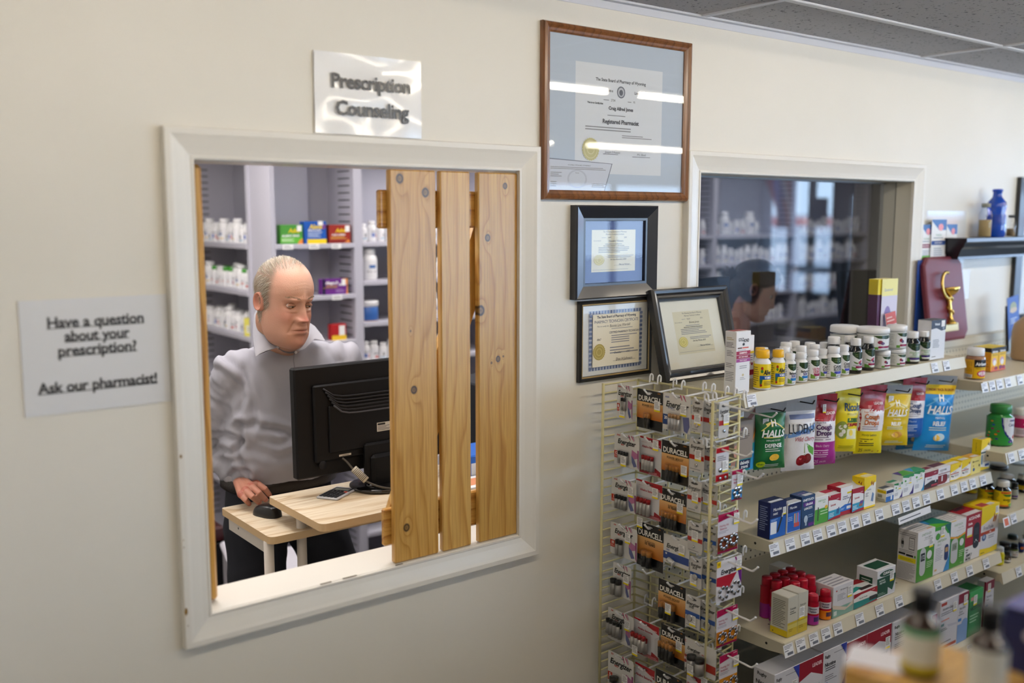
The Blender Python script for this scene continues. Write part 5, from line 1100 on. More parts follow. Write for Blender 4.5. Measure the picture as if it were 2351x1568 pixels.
def pxbottle(name, label, cat, p0, p1, pt, Y, zb, **k):
    a = atY(p0, pt+30, Y); b2 = atY(p1, pt+30, Y); dep = (Vector((a.x, Y, a.z))-CAM).dot(FW)
    r = (p1-p0)/2/F*dep; c = atY((p0+p1)/2, pt+30, Y); h = atY((p0+p1)/2, pt+3, Y).z-zb
    return bottle(name, label, cat, c.x, Y, zb, r, h, **k)
ZT_ = 1.3425; TY = -.315
# Gold Bond
x, w_, h = pxbox(1685, 1718, 760, TY-.005, ZT_)
carton('lotion_box', 'tall white Gold Bond diabetic lotion box at the left end of the top shelf', 'box', x, TY-.012, ZT_, w_, .040, h, 'ededf0',
 [('t', 'GOLD', .33, .87, .05, '26262a', 'b', .38), ('t', 'BOND', .68, .85, .05, '26262a', 'b', .38), ('e', .5, .79, .08, .022, '26262a'), ('r', .1, .725, .4, .745, '5a3a30'), ('r', .42, .725, .85, .745, 'd86a5c'), ('l', .1, .69, .9, .71, 1, '9a9aa4'), ('r', .02, .625, .98, .685, 'a01a44'), ('t', "DIABETICS'", .5, .655, .028, 'ffffff', 'b', .7), ('r', .02, .565, .98, .62, '96173f'), ('t', 'DRY SKIN RELIEF', .5, .592, .022, 'f0dde4', 'b', .75), ('r', .02, .51, .98, .56, 'a14a94'), ('t', 'FOOT CREAM', .5, .535, .02, 'f0dde4', 'b', .6), ('l', .25, .40, .75, .46, 2, 'a0a0aa'), ('e', .5, .30, .07, .02, 'cfc29a'), ('l', .3, .22, .7, .27, 2, 'b0b0b8'), ('l', .25, .03, .75, .05, 1, '70707a')],
 side=[('l', .15, .86, .8, .91, 2, 'b9a37a'), ('l', .12, .74, .85, .83, 4, '60606a'), ('l', .2, .6, .8, .7, 4, '85858e'), ('l', .15, .42, .85, .5, 3, '85858e'), ('l', .12, .2, .85, .36, 6, '9a9aa2')], top=[('r', .05, .3, .95, .95, 'a84a4a')])
carton('serum_box', 'slim white box with a yellow band and red flowers beside the Gold Bond box', 'box', atY(1718, 850, -.29).x, -.285, ZT_, .03, .03, .155, 'ecebef', [('r', 0, .66, 1, .70, 'e6cf2a'), ('r', 0, .25, 1, .35, '9a2036'), ('e', .35, .48, .14, .03, 'b02c4c'), ('e', .7, .46, .14, .03, 'a02844'), ('l', .1, .52, .9, .64, 3, '8a8a94'), ('r', 0, 0, 1, .18, 'c9b48c')])
pb = pxbottle; TS = 'supplement_bottle'
alive = [('r', 0, 0, 1, 1, 'f0d21e'), ('r', .38, .03, .98, .97, 'f2d622'), ('e', .47, .82, .05, .07, 'a8301e'), ('e', .47, .70, .05, .07, '3e7a2e'), ('t', 'Alive!', .70, .66, .20, '1a1a1e', 'bi', .34), ('r', .38, .36, .98, .52, '1c55a4'), ('t', 'WOMEN\'S', .72, .44, .10, 'ffffff', 'b', .3), ('p', [(.38, .36), (.5, .36), (.46, .12), (.40, .05)], '2f6a34'), ('e', .44, .12, .045, .06, '9a2418'), ('l', .55, .12, .95, .3, 3, '6a5a20'), ('l', .04, .1, .34, .9, 9, '8a7420')]
pb(TS, 'yellow-capped Alive bottle next to the Gold Bond box', 'bottle', 1732, 1770, 800, TY, ZT_, cap='f0b81c', lab=alive, group='yellow capped multivitamins', lab_z=(.05, .66))
pb(TS, 'yellow-capped Alive bottle, right one of the front pair', 'bottle', 1770, 1802, 800, TY+.01, ZT_, cap='f0b81c', lab=alive, group='yellow capped multivitamins', lab_z=(.05, .66))
pb(TS, 'yellow-capped bottle half hidden behind the Alive pair', 'bottle', 1731, 1758, 795, -.25, ZT_, cap='f0b81c', lab=alive, group='yellow capped multivitamins')
def ns(t1, t2, band, tc='2a2a2e', tc2='4a4a8a'):
    a = [('r', 0, 0, 1, 1, 'f3f3f3')]; arc = [(.42, 1), (1, 1)]+[(1-.0, .80)]+[(.42+.58*k/8, .62+.24*((k/8-.5)*2)**2) for k in range(7, 0, -1)]+[(.42, .86)]
    a += [('p', [(.40, 1), (1, 1), (1, .78), (.86, .68), (.70, .64), (.54, .70), (.40, .84)], '2c4222'), ('t', 'natures', .70, .86, .10, 'cfe09a', '', .34), ('t', 'bounty', .70, .76, .09, 'cfe09a', '', .3)] if 0 else [('p', [(.40, 1), (1, 1), (1, .78), (.86, .68), (.70, .64), (.54, .70), (.40, .84)], '2c4222'), ('l', .52, .74, .90, .94, 2, 'b9cf86')]
    a += [('t', t1, .70, .52, .13, tc, 'b', .42)]+([('t', t2, .72, .37, .13, tc if tc2 is None else tc2, 'b', .4)] if t2 else [])
    a += [('p', [(.40, .0), (.75, .0), (.62, .15), (.40, .26)], '6a8c3a'), ('r', .55, .13, 1, .27, band), ('r', .62, .02, 1, .12, 'f0f0ea'), ('l', .65, .03, .95, .11, 1, '50505a'), ('l', .04, .1, .36, .95, 9, 'a9a9b0')]
    return a
pb(TS, 'white Berberine bottle with a blue band, left of two', 'bottle', 1799, 1827, 808, TY, ZT_, lab=ns('Berberine', '500', '2a78c4'), group='white supplement bottles', lab_z=(.06, .68))
pb(TS, 'white Berberine bottle with a blue band, right of two', 'bottle', 1824, 1854, 806, TY+.01, ZT_, lab=ns('Berberine', '500', '2a78c4'), group='white supplement bottles', lab_z=(.06, .68))
pb(TS, 'white Ultra Quercetin bottle with a maroon band', 'bottle', 1851, 1881, 800, TY+.012, ZT_, lab=ns('ULTRA', 'QUERC', '8a2048', 'b4506c', 'b02850'), group='white supplement bottles', lab_z=(.06, .68))
pb(TS, 'white Carb Blocker bottle, leftmost of three', 'bottle', 1876, 1901, 798, TY+.02, ZT_, lab=ns('CARB', 'BLOCKER', '4a50b4', tc2=None), group='white supplement bottles', lab_z=(.06, .68))
pb(TS, 'white Carb Blocker bottle, middle of three', 'bottle', 1896, 1930, 793, TY-.002, ZT_, lab=ns('CARB', 'BLOCKER', '4a50b4', tc2=None), group='white supplement bottles', lab_z=(.06, .68))
pb(TS, 'white Carb Blocker bottle, rightmost of three', 'bottle', 1925, 1950, 789, TY+.01, ZT_, lab=ns('CARB', 'BLOCKER', '4a50b4', tc2=None), group='white supplement bottles', lab_z=(.06, .68))
for i, (a, b2, t, Y) in enumerate([(1786, 1816, 793, -.255), (1788, 1820, 783, -.205), (1809, 1838, 780, -.155), (1824, 1854, 791, -.255), (1844, 1874, 783, -.205), (1856, 1884, 788, -.255), (1878, 1907, 783, -.215), (1735, 1766, 795, -.205), (1776, 1800, 798, -.255)]):
    pb(TS, 'white-capped supplement bottle in the rear rows, %s from the left' % NTH[i], 'bottle', a, b2, t, Y, ZT_, lab=ns('Berberine', '', '2a78c4'), group='white bottles in the rear rows of the top shelf', lab_z=(.06, .68))
def omega(band='8a1c44'): return [('r', 0, 0, 1, 1, 'e3e4e6'), ('p', [(.34, 1), (1, 1), (1, .76), (.86, .64), (.68, .60), (.5, .70), (.34, .86)], '24381f'), ('l', .5, .72, .9, .92, 2, 'a9bf7a'), ('p', [(.40, .50), (.66, .40), (.60, .34), (.46, .40)], '5a7a3a'), ('e', .72, .42, .07, .09, '9a2c44'), ('e', .80, .34, .06, .08, '3a2a5c'), ('e', .78, .50, .05, .07, 'b03448'), ('p', [(.34, 0), (.66, 0), (.5, .16), (.34, .2)], '5a8a3a'), ('r', .52, .12, 1, .24, band), ('r', .58, .02, 1, .11, 'dfe2d8'), ('l', .4, .26, .9, .31, 1, '6a6a72')]
M_DARKB = mat('dark_bottle', .12, coat=.5)
for nm, a, b2, t, Y in (('left of the front pair', 1949, 1979, 774, TY+.005), ('right of the front pair', 1978, 2008, 769, TY+.015)):
    pb('dark_bottle', 'black supplement bottle with a white cap and berry picture, '+nm, 'bottle', a, b2, t, Y, ZT_, body='0e1012', shape='dark', lab=omega(), m=M_DARKB, group='dark bottles with berry labels', lab_z=(.10, .62))
pb('dark_bottle', 'black bottle with a white cap behind the Carb Blocker bottles', 'bottle', 1896, 1932, 770, -.25, ZT_, body='0e1012', shape='dark', m=M_DARKB, group='dark bottles with berry labels')
pb('dark_bottle', 'black bottle with a white cap behind the berry pair', 'bottle', 1931, 1965, 767, -.23, ZT_, body='0e1012', shape='dark', m=M_DARKB, group='dark bottles with berry labels')
powd = [('r', 0, 0, 1, 1, 'd3d5d2'), ('l', .05, .15, .4, .9, 7, '9ea09e'), ('r', .48, .05, 1, .95, 'e3e4e6'), ('p', [(.48, .95), (1, .95), (1, .80), (.8, .70), (.6, .76)], '2c4222'), ('e', .64, .5, .06, .12, '8a2c44'), ('e', .7, .42, .05, .1, '5a2a5c'), ('r', .6, .10, 1, .24, '8a1c44'), ('r', .48, .02, .6, .18, '5a8a3a')]
for nm, a, b2, t, Y, zb in (('lower left', 2006, 2042, 801, TY+.01, ZT_), ('lower right', 2041, 2077, 797, TY+.012, ZT_)):
    pb('powder_tub', 'small frosted powder tub with white lid, %s of the stack' % nm, 'tub', a, b2, t, Y, zb, body='c2c4c2', shape='tub', lab=powd, group='stacked powder tubs', lab_z=(.06, .72))
zl = atY(2024, 803, TY+.01).z; zl2 = atY(2060, 800, TY+.012).z
pb('powder_tub', 'wide powder tub on top of the lower left tub', 'tub', 1967, 2039, 748, TY+.035, zl+.001, body='c2c4c2', shape='tub', lab=powd, group='stacked powder tubs', lab_z=(.06, .72))
pb('powder_tub', 'powder tub on top of the lower right tub', 'tub', 2037, 2080, 743, TY+.015, zl2+.001, body='c2c4c2', shape='tub', lab=powd, group='stacked powder tubs', lab_z=(.06, .72))
pb('powder_tub', 'wide powder tub standing behind the dark bottles', 'tub', 1907, 1971, 744, -.20, ZT_, body='c2c4c2', shape='tub', lab=powd, group='stacked powder tubs', lab_z=(.06, .80), caph=.84)
def fillin(a, b2, zb, zt, Y):
    pass
eld = [('r', 0, 0, 1, 1, 'e4e5e6'), ('p', [(.3, 1), (1, 1), (1, .74), (.84, .62), (.66, .58), (.48, .66), (.3, .84)], '1f331d'), ('l', .45, .72, .85, .9, 2, '8fa86a'), ('t', 'Elderberry', .62, .50, .10, '5a9a3a', 'i', .52), ('t', 'Extra', .62, .39, .10, '5a9a3a', 'i', .3), ('t', 'Gummies', .62, .28, .10, '5a9a3a', 'i', .46), ('r', .35, .10, 1, .22, '3c2868'), ('r', .40, .01, 1, .09, 'd8dcd2'), ('p', [(.3, 0), (.45, 0), (.38, .2), (.3, .2)], '4a7a30')]
pb('dark_bottle', 'black Elderberry gummies bottle, left of two by the plaque', 'bottle', 2077, 2111, 758, TY+.01, ZT_, body='0e1012', shape='dark', lab=eld, m=M_DARKB, group='elderberry gummies', lab_z=(.07, .64))
pb('dark_bottle', 'black Elderberry gummies bottle, right of two by the plaque', 'bottle', 2106, 2135, 756, TY+.02, ZT_, body='0e1012', shape='dark', lab=eld, m=M_DARKB, group='elderberry gummies', lab_z=(.07, .64))
x, w_, h = pxbox(2136, 2169, 735, TY, ZT_)
carton('hair_box', 'white Viviscal box with a dark wavy top, right end of the top shelf', 'box', x, TY, ZT_, w_, .05, h, 'e2e4ea', [('p', [(0, 1), (1, 1), (1, .74), (.7, .72), (.35, .80), (0, .78)], '323c50'), ('t', 'Viviscal', .40, .90, .06, 'eef2f6', 'b', .62), ('r', .68, .82, .92, .98, 'f0f0f0'), ('e', .84, .78, .08, .03, '8a94a8'), ('l', .15, .3, .6, .52, 6, '8a8e98'), ('l', .1, .06, .4, .1, 1, '60646e')], top=[('r', 0, 0, 1, 1, '5a6068')])
# leaflets in a holder in front of the counter window sill
o = empty('brochure_rack', (0, 0, 0), 0, 'clear acrylic brochure holder with yellow-topped brochures, at the right of the counter window', 'leaflet holder')
a = atY(1998, 745, -.12); 
mb = MB(); mb.box(0, 0, 0, .13, .05, .002, 'fff'); mb.box(0, -.0, 0, .13, .002, .07, 'fff'); mb.box(0, .05, 0, .13, .052, .11, 'fff'); mb.box(0, 0, 0, .002, .05, .09, 'fff'); mb.box(.128, 0, 0, .13, .05, .09, 'fff'); mb.build('holder', G_BLISTER, o)
xh = atY(2000, 700, -.14).x; o.location = (xh, -.165, ZT_)
hb = atY(2010, 642, -.13).z-ZT_
for i in range(9):
    mb = MB(); mb.box(0, 0, 0, .10, .0018, hb, 'eee9d8'); cv = Canvas(mb, .10, hb, planef((0, 0, 0), (1, 0, 0), (0, 0, 1))); cv.draw([('r', 0, .80, 1, 1, 'e8d43a'), ('r', 0, .30, 1, .80, '5a3a5e'), ('r', 0, 0, 1, .3, 'a88a6a')] if i else [('r', 0, .78, 1, 1, 'efe89a'), ('r', 0, 0, 1, .78, 'd6d2e6'), ('t', 'Questions?', .42, .86, .035, '8f9cc8', '', .6), ('e', .4, .45, .25, .2, '8a7ab4'), ('e', .55, .2, .3, .12, 'b88a80'), ('e', .3, .3, .18, .22, 'b8b4d8')])
    mb.box(-.0005, 0, hb*.80, 0, .0018, hb, 'e8d43a'); mb.box(-.0005, 0, hb*.3, 0, .0018, hb*.8, '5a3a5e')
    b3 = mb.build('brochure', M_PAPER); b3.location = (xh+.012+(.018 if i == 0 else 0), -.161+.0048*i, ZT_+.003); tag(b3, 'front brochure with a lilac picture in the clear holder' if i == 0 else 'yellow-topped brochure, %s behind the front one in the clear holder' % NTH[i-1], 'brochure', 'brochures in the clear holder')
mb = MB(); w_ = .065; h = .155; mb.box(0, 0, 0, w_, .002, h, 'eceef4'); Canvas(mb, w_, h, planef((0, 0, 0), (1, 0, 0), (0, 0, 1))).draw([('r', 0, .72, 1, 1, 'c0504a'), ('l', .1, .78, .85, .93, 2, 'ecc8c4'), ('l', .1, .3, .5, .6, 4, '9aa8c4'), ('e', .75, .55, .08, .05, '6a94c8'), ('e', .75, .25, .08, .05, '4a74a8')])
b3 = mb.build('brochure', M_PAPER); p = atY(2052, 745, -.19); b3.location = (p.x-.01, -.19, ZT_+.001); b3.rotation_euler = (-.12, -.12, 0); tag(b3, 'narrow leaflet with a red heading leaning right of the clear holder', 'brochure')
# ------------------------------------------------------------------ hanging bags
def bag(label, px0, px1, pyt, pyb, Y, base, art, t=.020, rz=0, roll=0, hdr=.16, back=None, nohook=False, group='cough drop bags'):
    a = atY(px0, pyb, Y); b2 = atY(px1, (pyb+pyt)/2, Y); w_ = b2.x-atY(px0, (pyb+pyt)/2, Y).x; tt = atY((px0+px1)/2, pyt, Y); h_ = tt.z-atY((px0+px1)/2, pyb, Y).z
    sd = random.random()*50; cxm = a.x+w_/2; w_ *= .80; rz = rz-.36
    def bul(u, v):
        uu = min(max(u/w_, 0), 1); vv = min(max(v/h_, 0), 1)
        g = min(1, vv/.14)**.7*min(1, max(0, (1-hdr-vv))/.18)**.7 if vv < 1-hdr else 0
        return t*g*max(0, 1-(2*uu-1)**2)**.6+.0022*noise.noise(Vector((u*45, v*45, sd)))*(.4+g)+(.0015*math.sin(u*260) if (vv < .03) else 0)
    def xs(u, v): 
        vv = v/h_; pin = .035*w_*math.sin(min(1, max(0, vv))*math.pi); s = (u/w_-.5)*2; return u-pin*s+.003*noise.noise(Vector((v*20, sd, 0)))
    f = lambda u, v, hh: (xs(u, v)-w_/2, -bul(u, v)-hh, v-h_)
    fb = lambda u, v, hh: (xs(u, v)-w_/2, bul(u, v)*.8+.0004, v-h_)
    mb = MB(); n, m = 14, 26
    for ff, flip in ((f, 0), (fb, 1)):
        vs = [ff(w_*i/n, h_*j/m, 0) for j in range(m+1) for i in range(n+1)]
        fs = [(j*(n+1)+i, j*(n+1)+i+1, (j+1)*(n+1)+i+1, (j+1)*(n+1)+i) for j in range(m) for i in range(n)]
        if flip: fs = [tuple(reversed(q)) for q in fs]
        mb.mesh(vs, fs, base if not (flip and back) else back, True)
    cv = Canvas(mb, w_, h_, f, (w_/10, h_/16), base=.0008); cv.tl = .0016; cv.draw(art)
    o = mb.build('cough_drop_bag', M_FILM); o.location = (cxm, Y, tt.z); o.rotation_euler = (0, roll, rz); tag(o, label, 'bag', group)
    if not nohook:
        mb = MB(); z0 = tt.z-.018
        mb.tube([(0, -.045, 0), (0, .16, .0)], .0022, '2c2c30', 6); mb.tube([(0, -.045, 0), (0, -.052, .012)], .0022, '2c2c30', 6)
        k = mb.build('peg_hook', M_BLACK); k.location = (o.location.x, Y, z0); tag(k, 'black hook of the '+' '.join(label.replace('hanging ', '').split()[:12]), 'hook', 'black hooks under the top shelf')
    return o
def halls(base, top_, l2, l3, drop, ray_='e8d878'):
    return [('r', 0, .86, 1, 1, '9a9ca0'), ('r', 0, .84, 1, .86, top_)]+[('p', [(.48, .74), (.10+.16*k, .60 if k in (0, 5) else .66+.04*(k % 2)), (.16+.16*k, .60 if k in (0, 5) else .66), (.52, .74)], ray_) for k in range(6)]+[('t', 'H', .5, .72, .09, 'ffffff', 'b'), ('t', 'HALLS', .5, .56, .105, 'ffffff', 'bi', .84), ('r', .2, .49, .78, .51, ray_), ('t', l2, .5, .455, .025, 'ffffff', '', .66), ('t', l3, .5, .38, .055, 'ffffff', 'b', .66), ('l', .25, .28, .75, .34, 2, 'd8e4d8'), ('e', .56, .20, .15, .05, drop), ('e', .48, .19, .10, .04, 'f0c040'), ('l', .25, .05, .8, .10, 2, 'd8e4d8')]
BY = -.285
x0 = atY(1690, 1040, -.30)
w_ = atY(1729, 1000, -.30).x-atY(1686, 1000, -.30).x; h = atY(1700, 962, -.30).z-atY(1700, 1050, -.30).z
o = carton('needle_box', 'taupe BD pen needle box hanging left of the green bag', 'box', atY(1686, 1000, -.30).x, -.30, atY(1700, 1056, -.30).z, w_, .03, h, '8e8278', [('t', 'BD', .45, .80, .08, '3a3450', 'b'), ('e', .28, .80, .05, .035, 'c05a5a'), ('l', .2, .52, .8, .72, 4, '5a524c'), ('e', .1, .25, .12, .16, 'c9907a')])
for pp in o.data.vertices: pass
mb = MB(); w2 = atY(1736, 1000, -.27).x-atY(1676, 1000, -.27).x; h2 = atY(1700, 930, -.27).z-atY(1700, 1083, -.27).z; card_shell(mb, w2, h2, '8e8278', .003)
Canvas(mb, w2, h2, planef((0, 0, 0), (1, 0, 0), (0, 0, 1))).draw([('r', 0, 0, 1, .40, '1f8f98'), ('p', [(.75, 0), (1, 0), (1, .55), (.9, .3)], '3aa0e0'), ('p', [(.85, .42), (1, .55), (1, .72)], 'd88a3a'), ('r', .35, .03, .80, .17, '1b2550'), ('t', 'diabetic', .58, .13, .05, 'ffffff', 'b', .4), ('t', 'travel', .58, .07, .05, 'ffffff', 'b', .4), ('e', .72, .36, .06, .035, 'd86a4a'), ('p', [(.02, .05), (.2, .0), (.25, .2), (.1, .3)], 'c9907a'), ('p', [(.6, .78), (.95, .93), (.98, .86), (.7, .72)], '6a3a2c')])
sticker(planef((0, 0, 0), (1, 0, 0), (0, 0, 1)), w2*.30, h2*.80, .022, .03, o_ := mb.build('travel_card', M_PAPER)); o_.location = (atY(1676, 1000, -.265).x, -.265, atY(1700, 1083, -.265).z); tag(o_, 'taupe and teal diabetic card hanging behind the BD box', 'card')
hook((atY(1705, 940, -.26).x, -.25, atY(1705, 930, -.26).z+.0), 0, .13, 'white wire hook holding the taupe and teal card')
b1 = bag('hanging green HALLS defense bag, leftmost bag', 1733, 1797, 926, 1076, BY, '1f6a3a', halls('', '1c5c34', 'IMMUNE SYSTEM', 'DEFENSE', 'e8b83a')[:]+[('e', .16, .09, .13, .05, 'b8d420'), ('t', 'VITAMIN C', .16, .09, .018, '1c5c34', 'b', .2)])
sticker(planef((0, 0, 0), (1, 0, 0), (0, 0, 1)), -.033, -.072, .020, .028, b1, base=.012)
cher = [('r', 0, .80, 1, 1, 'a9abb0'), ('r', .15, .70, .95, .76, '6a7aa8'), ('r', 0, 0, 1, .66, 'ecebf0'), ('t', 'LUDEN\'S', .50, .58, .13, '1e2230', '', .84), ('p', [(0, .44), (1, .56), (1, .64), (0, .50)], '7aa4e0'), ('t', 'SUGAR FREE', .5, .52, .03, '3a64b0', 'b', .5), ('t', 'Wild Cherry', .58, .44, .06, 'b02c3c', 'i', .66), ('p', [(.58, .38), (.60, .38), (.58, .22), (.55, .22)], '8a9a5a'), ('p', [(.64, .38), (.92, .30), (.90, .20), (.72, .26)], '5aa03a'), ('e', .50, .15, .16, .075, '8a1420'), ('e', .68, .17, .14, .07, '741018'), ('e', .46, .18, .04, .02, 'd87078')]
bag('hanging silver and white LUDEN\'S bag with cherries, second from left', 1797, 1864, 910, 1079, BY, 'e4e4ea', cher, hdr=.2)
def leadbag(c2, flav, c3, band, n=25): return [('r', 0, .70, 1, 1, 'a01428'), ('p', [(0, .70), (1, .76), (1, .62), (0, .64)], 'a01428'), ('r', 0, .34, 1, .66, 'eeeaf0'), ('t', 'LEADER', .70, .74, .035, 'f6e4e8', 'b', .4), ('t', 'Sugar Free', .3, .62, .025, band, '', .36), ('t', 'Cough', .42, .555, .07, band, 'b', .6), ('t', 'Drops', .42, .47, .07, band, 'b', .6), ('l', .12, .36, .7, .42, 2, '8a8090'), ('r', 0, 0, 1, .34, c2), ('t', flav, .38, .29, .032, c3, '', .5), ('l', .1, .12, .6, .24, 4, c3), ('t', '%d' % n, .18, .06, .05, c3), ('t', 'DROPS', .42, .055, .025, c3)]
b3_ = bag('hanging purple LEADER black cherry cough drop bag, right of the cherry bag', 1860, 1912, 906, 1066, BY, 'a01a50', leadbag('a0288a', 'Black Cherry', 'e8c8e4', '4a1c58'), hdr=.2)
sticker(planef((0, 0, 0), (1, 0, 0), (0, 0, 1)), -.012, -.058, .012, .028, b3_, base=.012)
bag('hanging yellow Ricola bag with white blossoms, fourth from left', 1917, 1966, 893, 1036, BY, 'ecd81e', [('r', 0, 0, 1, 1, 'efdc22'), ('t', 'Ricola', .62, .72, .11, '2a4a6a', 'bi', .70), ('t', 'SWISS HERB', .6, .615, .03, '9a8a20', '', .5), ('r', .42, .48, .9, .55, '3a6a2c'), ('r', .42, .42, .9, .47, '9a2c20'), ('e', .25, .36, .22, .14, '8fa04a'), ('e', .2, .40, .07, .035, 'f2f2ea'), ('e', .3, .34, .07, .035, 'f2f2ea'), ('e', .22, .29, .07, .035, 'f2f2ea'), ('e', .34, .42, .06, .03, 'f2f2ea'), ('r', .42, .22, .85, .38, 'f0eecc'), ('e', .6, .32, .08, .05, 'e8d040'), ('l', .2, .06, .8, .12, 2, 'b8a820')], roll=.06, hdr=.2)
hb_ = leadbag('e8d41e', 'Honey Lemon', '3a3210', 'c0641c')
bag('hanging yellow and red honey lemon bag, partly hidden behind its twin', 1957, 1990, 905, 1032, -.22, 'a01428', hb_, hdr=.2, nohook=True)
bag('hanging yellow and red honey lemon LEADER bag in front of its twin', 1970, 2024, 885, 1040, BY-.01, 'a01428', hb_, hdr=.22, roll=.05)
b7 = bag('hanging yellow HALLS relief bag right of the honey lemon bags', 2018, 2082, 885, 1022, BY-.01, 'e0c01a', halls('', 'caa818', 'MENTHOL', 'RELIEF', 'd89a3a', 'f2e8a0'), roll=.06)
sticker(planef((0, 0, 0), (1, 0, 0), (0, 0, 1)), -.034, -.062, .020, .026, b7, base=.012)
bag('hanging blue HALLS bag hidden behind the menthol bag, only its foot showing', 2062, 2112, 900, 1030, -.20, '1878c0', halls('', '1466a8', 'MENTHOL', 'RELIEF', 'e0eef8', '6ab8ea'), nohook=True)
bag('hanging red and blue menthol cough drop bag between the yellow and blue HALLS', 2072, 2116, 868, 1004, BY+.02, '9c1430', leadbag('1f5cb4', 'Menthol', 'd0e2f6', '16407c'), hdr=.2, roll=.04)
b9 = bag('hanging bright blue HALLS value bag, rightmost bag', 2114, 2180, 864, 1034, BY-.01, '1c8cd8', [('r', 0, .88, 1, 1, '8e9094'), ('r', 0, .76, 1, .88, 'ecc81c'), ('t', 'ECONOMY PACK 70 DROPS', .5, .82, .03, '8a3a10', 'b', .85)]+halls('', '1c8cd8', 'MENTHOL', 'RELIEF', 'd8ecf8', '6ab8ea')[2:], roll=.08, hdr=.14, t=.025)
# ------------------------------------------------------------------ cartons on the shelves
def shelfbox(sc, fl, fr, ytl, Y, zb, dpt, label, c, front, side=None, top=None, cs=None, tagp=None, rz=0, name='medicine_box', group=None, left=None):
    dpt *= {ZB: .55, ZC: .68, ZD: .6}.get(zb, 1)
    p0 = sc[1]+fl/sc[0]; p1 = sc[1]+fr/sc[0]; yt = sc[2]+ytl/sc[0]
    a = atY(p0, yt+40, Y); b2 = atY(p1, yt+40, Y); h = atY(p0, yt, Y).z-zb
    return carton(name, label, 'box', a.x+.0006, Y, zb, b2.x-a.x-.0012, dpt, h, c, front, side, top, cs, rz=rz, tagpos=tagp, group=group)
ZB = .947; ZC = .670; ZD = .397; YB2 = -.442
T4 = Z2
g_ = 'diabetic supply boxes on the second shelf'
sb = shelfbox
sb(T4, 332, 470, 520, YB2, ZB, .075, 'navy Microlet Next box, leftmost on the second shelf', '14246a', [('r', 0, 0, 1, 1, '1a5ab0'), ('r', 0, .56, 1, 1, '101c50'), ('t', 'Microlet', .45, .80, .085, 'ffffff', '', .62), ('t', 'next', .32, .69, .085, 'ffffff', '', .3), ('r', .04, .12, .42, .46, 'e8ebf2'), ('p', [(.42, .12), (.55, .16), (.85, .62), (.75, .66)], '23262e'), ('p', [(.72, .55), (.78, .53), (.85, .62), (.75, .66)], 'd8dce4'), ('l', .06, .48, .5, .54, 2, 'a8c4ea')], side=[('r', 0, 0, 1, 1, '121d52'), ('l', .15, .2, .8, .9, 12, '8a94bc')], top=[('r', 0, 0, 1, 1, '161f4e'), ('r', .1, .1, .9, .4, 'd8dcea')], tagp=(.78, .60, .9), group=g_)
sb(T4, 480, 600, 525, YB2, ZB, .075, 'blue Microlet box with coloured lancets, second on the shelf', 'e8ebf2', [('r', .03, .03, .97, .97, '1a58b4'), ('r', .03, .68, .97, .97, '101c50'), ('t', 'Microlet', .42, .84, .085, 'ffffff', '', .6), ('r', .44, .18, .92, .56, '2c70c8')]+[('r', .50+.07*k, .30, .55+.07*k, .62, cc) for k, cc in enumerate(('e8d04a', 'd06a8a', '4ac0d0', 'e07a4a', 'b088d8'))]+[('r', .50, .16, .88, .30, 'c0504a'), ('l', .06, .4, .38, .56, 3, 'a8c4ea')], top=[('r', 0, 0, 1, 1, 'dfe3ee'), ('r', 0, .5, 1, 1, '26345c')], tagp=(.0, .96, .4), group=g_)
sb(T4, 604, 720, 465, YB2, ZB, .075, 'dark blue OneTouch UltraSoft Lancets box, third on the shelf', '1c3a64', [('r', 0, .35, 1, 1, '26466e'), ('t', 'ONETOUCH', .5, .88, .07, 'ffffff', 'b', .9), ('r', .14, .68, 1, .80, '5c2a86'), ('t', 'UltraSoft', .56, .74, .07, 'ffffff', 'b', .76), ('t', 'LANCETS', .5, .61, .07, 'ffffff', 'b', .84), ('e', .35, .28, .14, .12, 'b8c8d8'), ('r', .30, .08, .42, .3, 'a8bacc'), ('r', .55, .04, .95, .14, '5c2a86'), ('l', .5, .3, .9, .42, 2, '8aa4c4')], side=[('r', 0, 0, 1, 1, '1a3058')], top=[('r', 0, 0, 1, 1, '2a4a78'), ('r', .3, .05, .9, .4, 'e0e2ea'), ('t', 'ULTRASOFT', .5, .6, .12, 'a07ac8', 'b', .7)], group=g_)
sb(T4, 722, 837, 470, YB2, ZB, .065, 'white and green OneTouch Delica lancet box, fourth on the shelf', 'f0f2f2', [('r', 0, 0, 1, .55, '4a9a3c'), ('t', 'ONETOUCH', .5, .84, .06, '5a9a3c', '', .84), ('t', 'Delica', .66, .76, .045, '5a9a3c', '', .4), ('e', .84, .56, .12, .07, 'e8b83a'), ('r', .2, .12, .27, .62, '3c4038'), ('l', .4, .3, .95, .5, 2, 'b8dcb0')], group=g_)
def lanc(t, col, pen=None): return [('r', 0, 0, 1, 1, 'f2f2f5'), ('p', [(0, 1), (1, 1), (1, .68), (.6, .78), (0, .82)], 'a01830'), ('t', 'LEADER', .76, .80, .035, 'f0d8dc', 'b', .3), ('t', t, .38, .60, .085, 'a02038', 'b', .66), ('r', 0, 0, 1, .38, col), ('p', [(0, 0), (1, 0), (1, .12), (.5, .10), (0, .04)], '9a1a30'), ('p', [(.7, .4), (.78, .4), (.74, .18), (.68, .18)], '2a3a80'), ('p', [(.82, .44), (.9, .44), (.84, .18), (.78, .18)], '2a3a80'), ('l', .06, .12, .5, .3, 3, 'd8ecf6')]
sb(T4, 838, 944, 455, YB2, ZB, .085, 'LEADER Lancets box with a pale blue base, fifth on the shelf', 'a01830', lanc('Lancets', '38a0c8'), top=[('r', 0, 0, 1, 1, 'e8e8ee'), ('r', 0, .5, 1, 1, 'b83048')], tagp=(.02, .95, .3), group=g_)
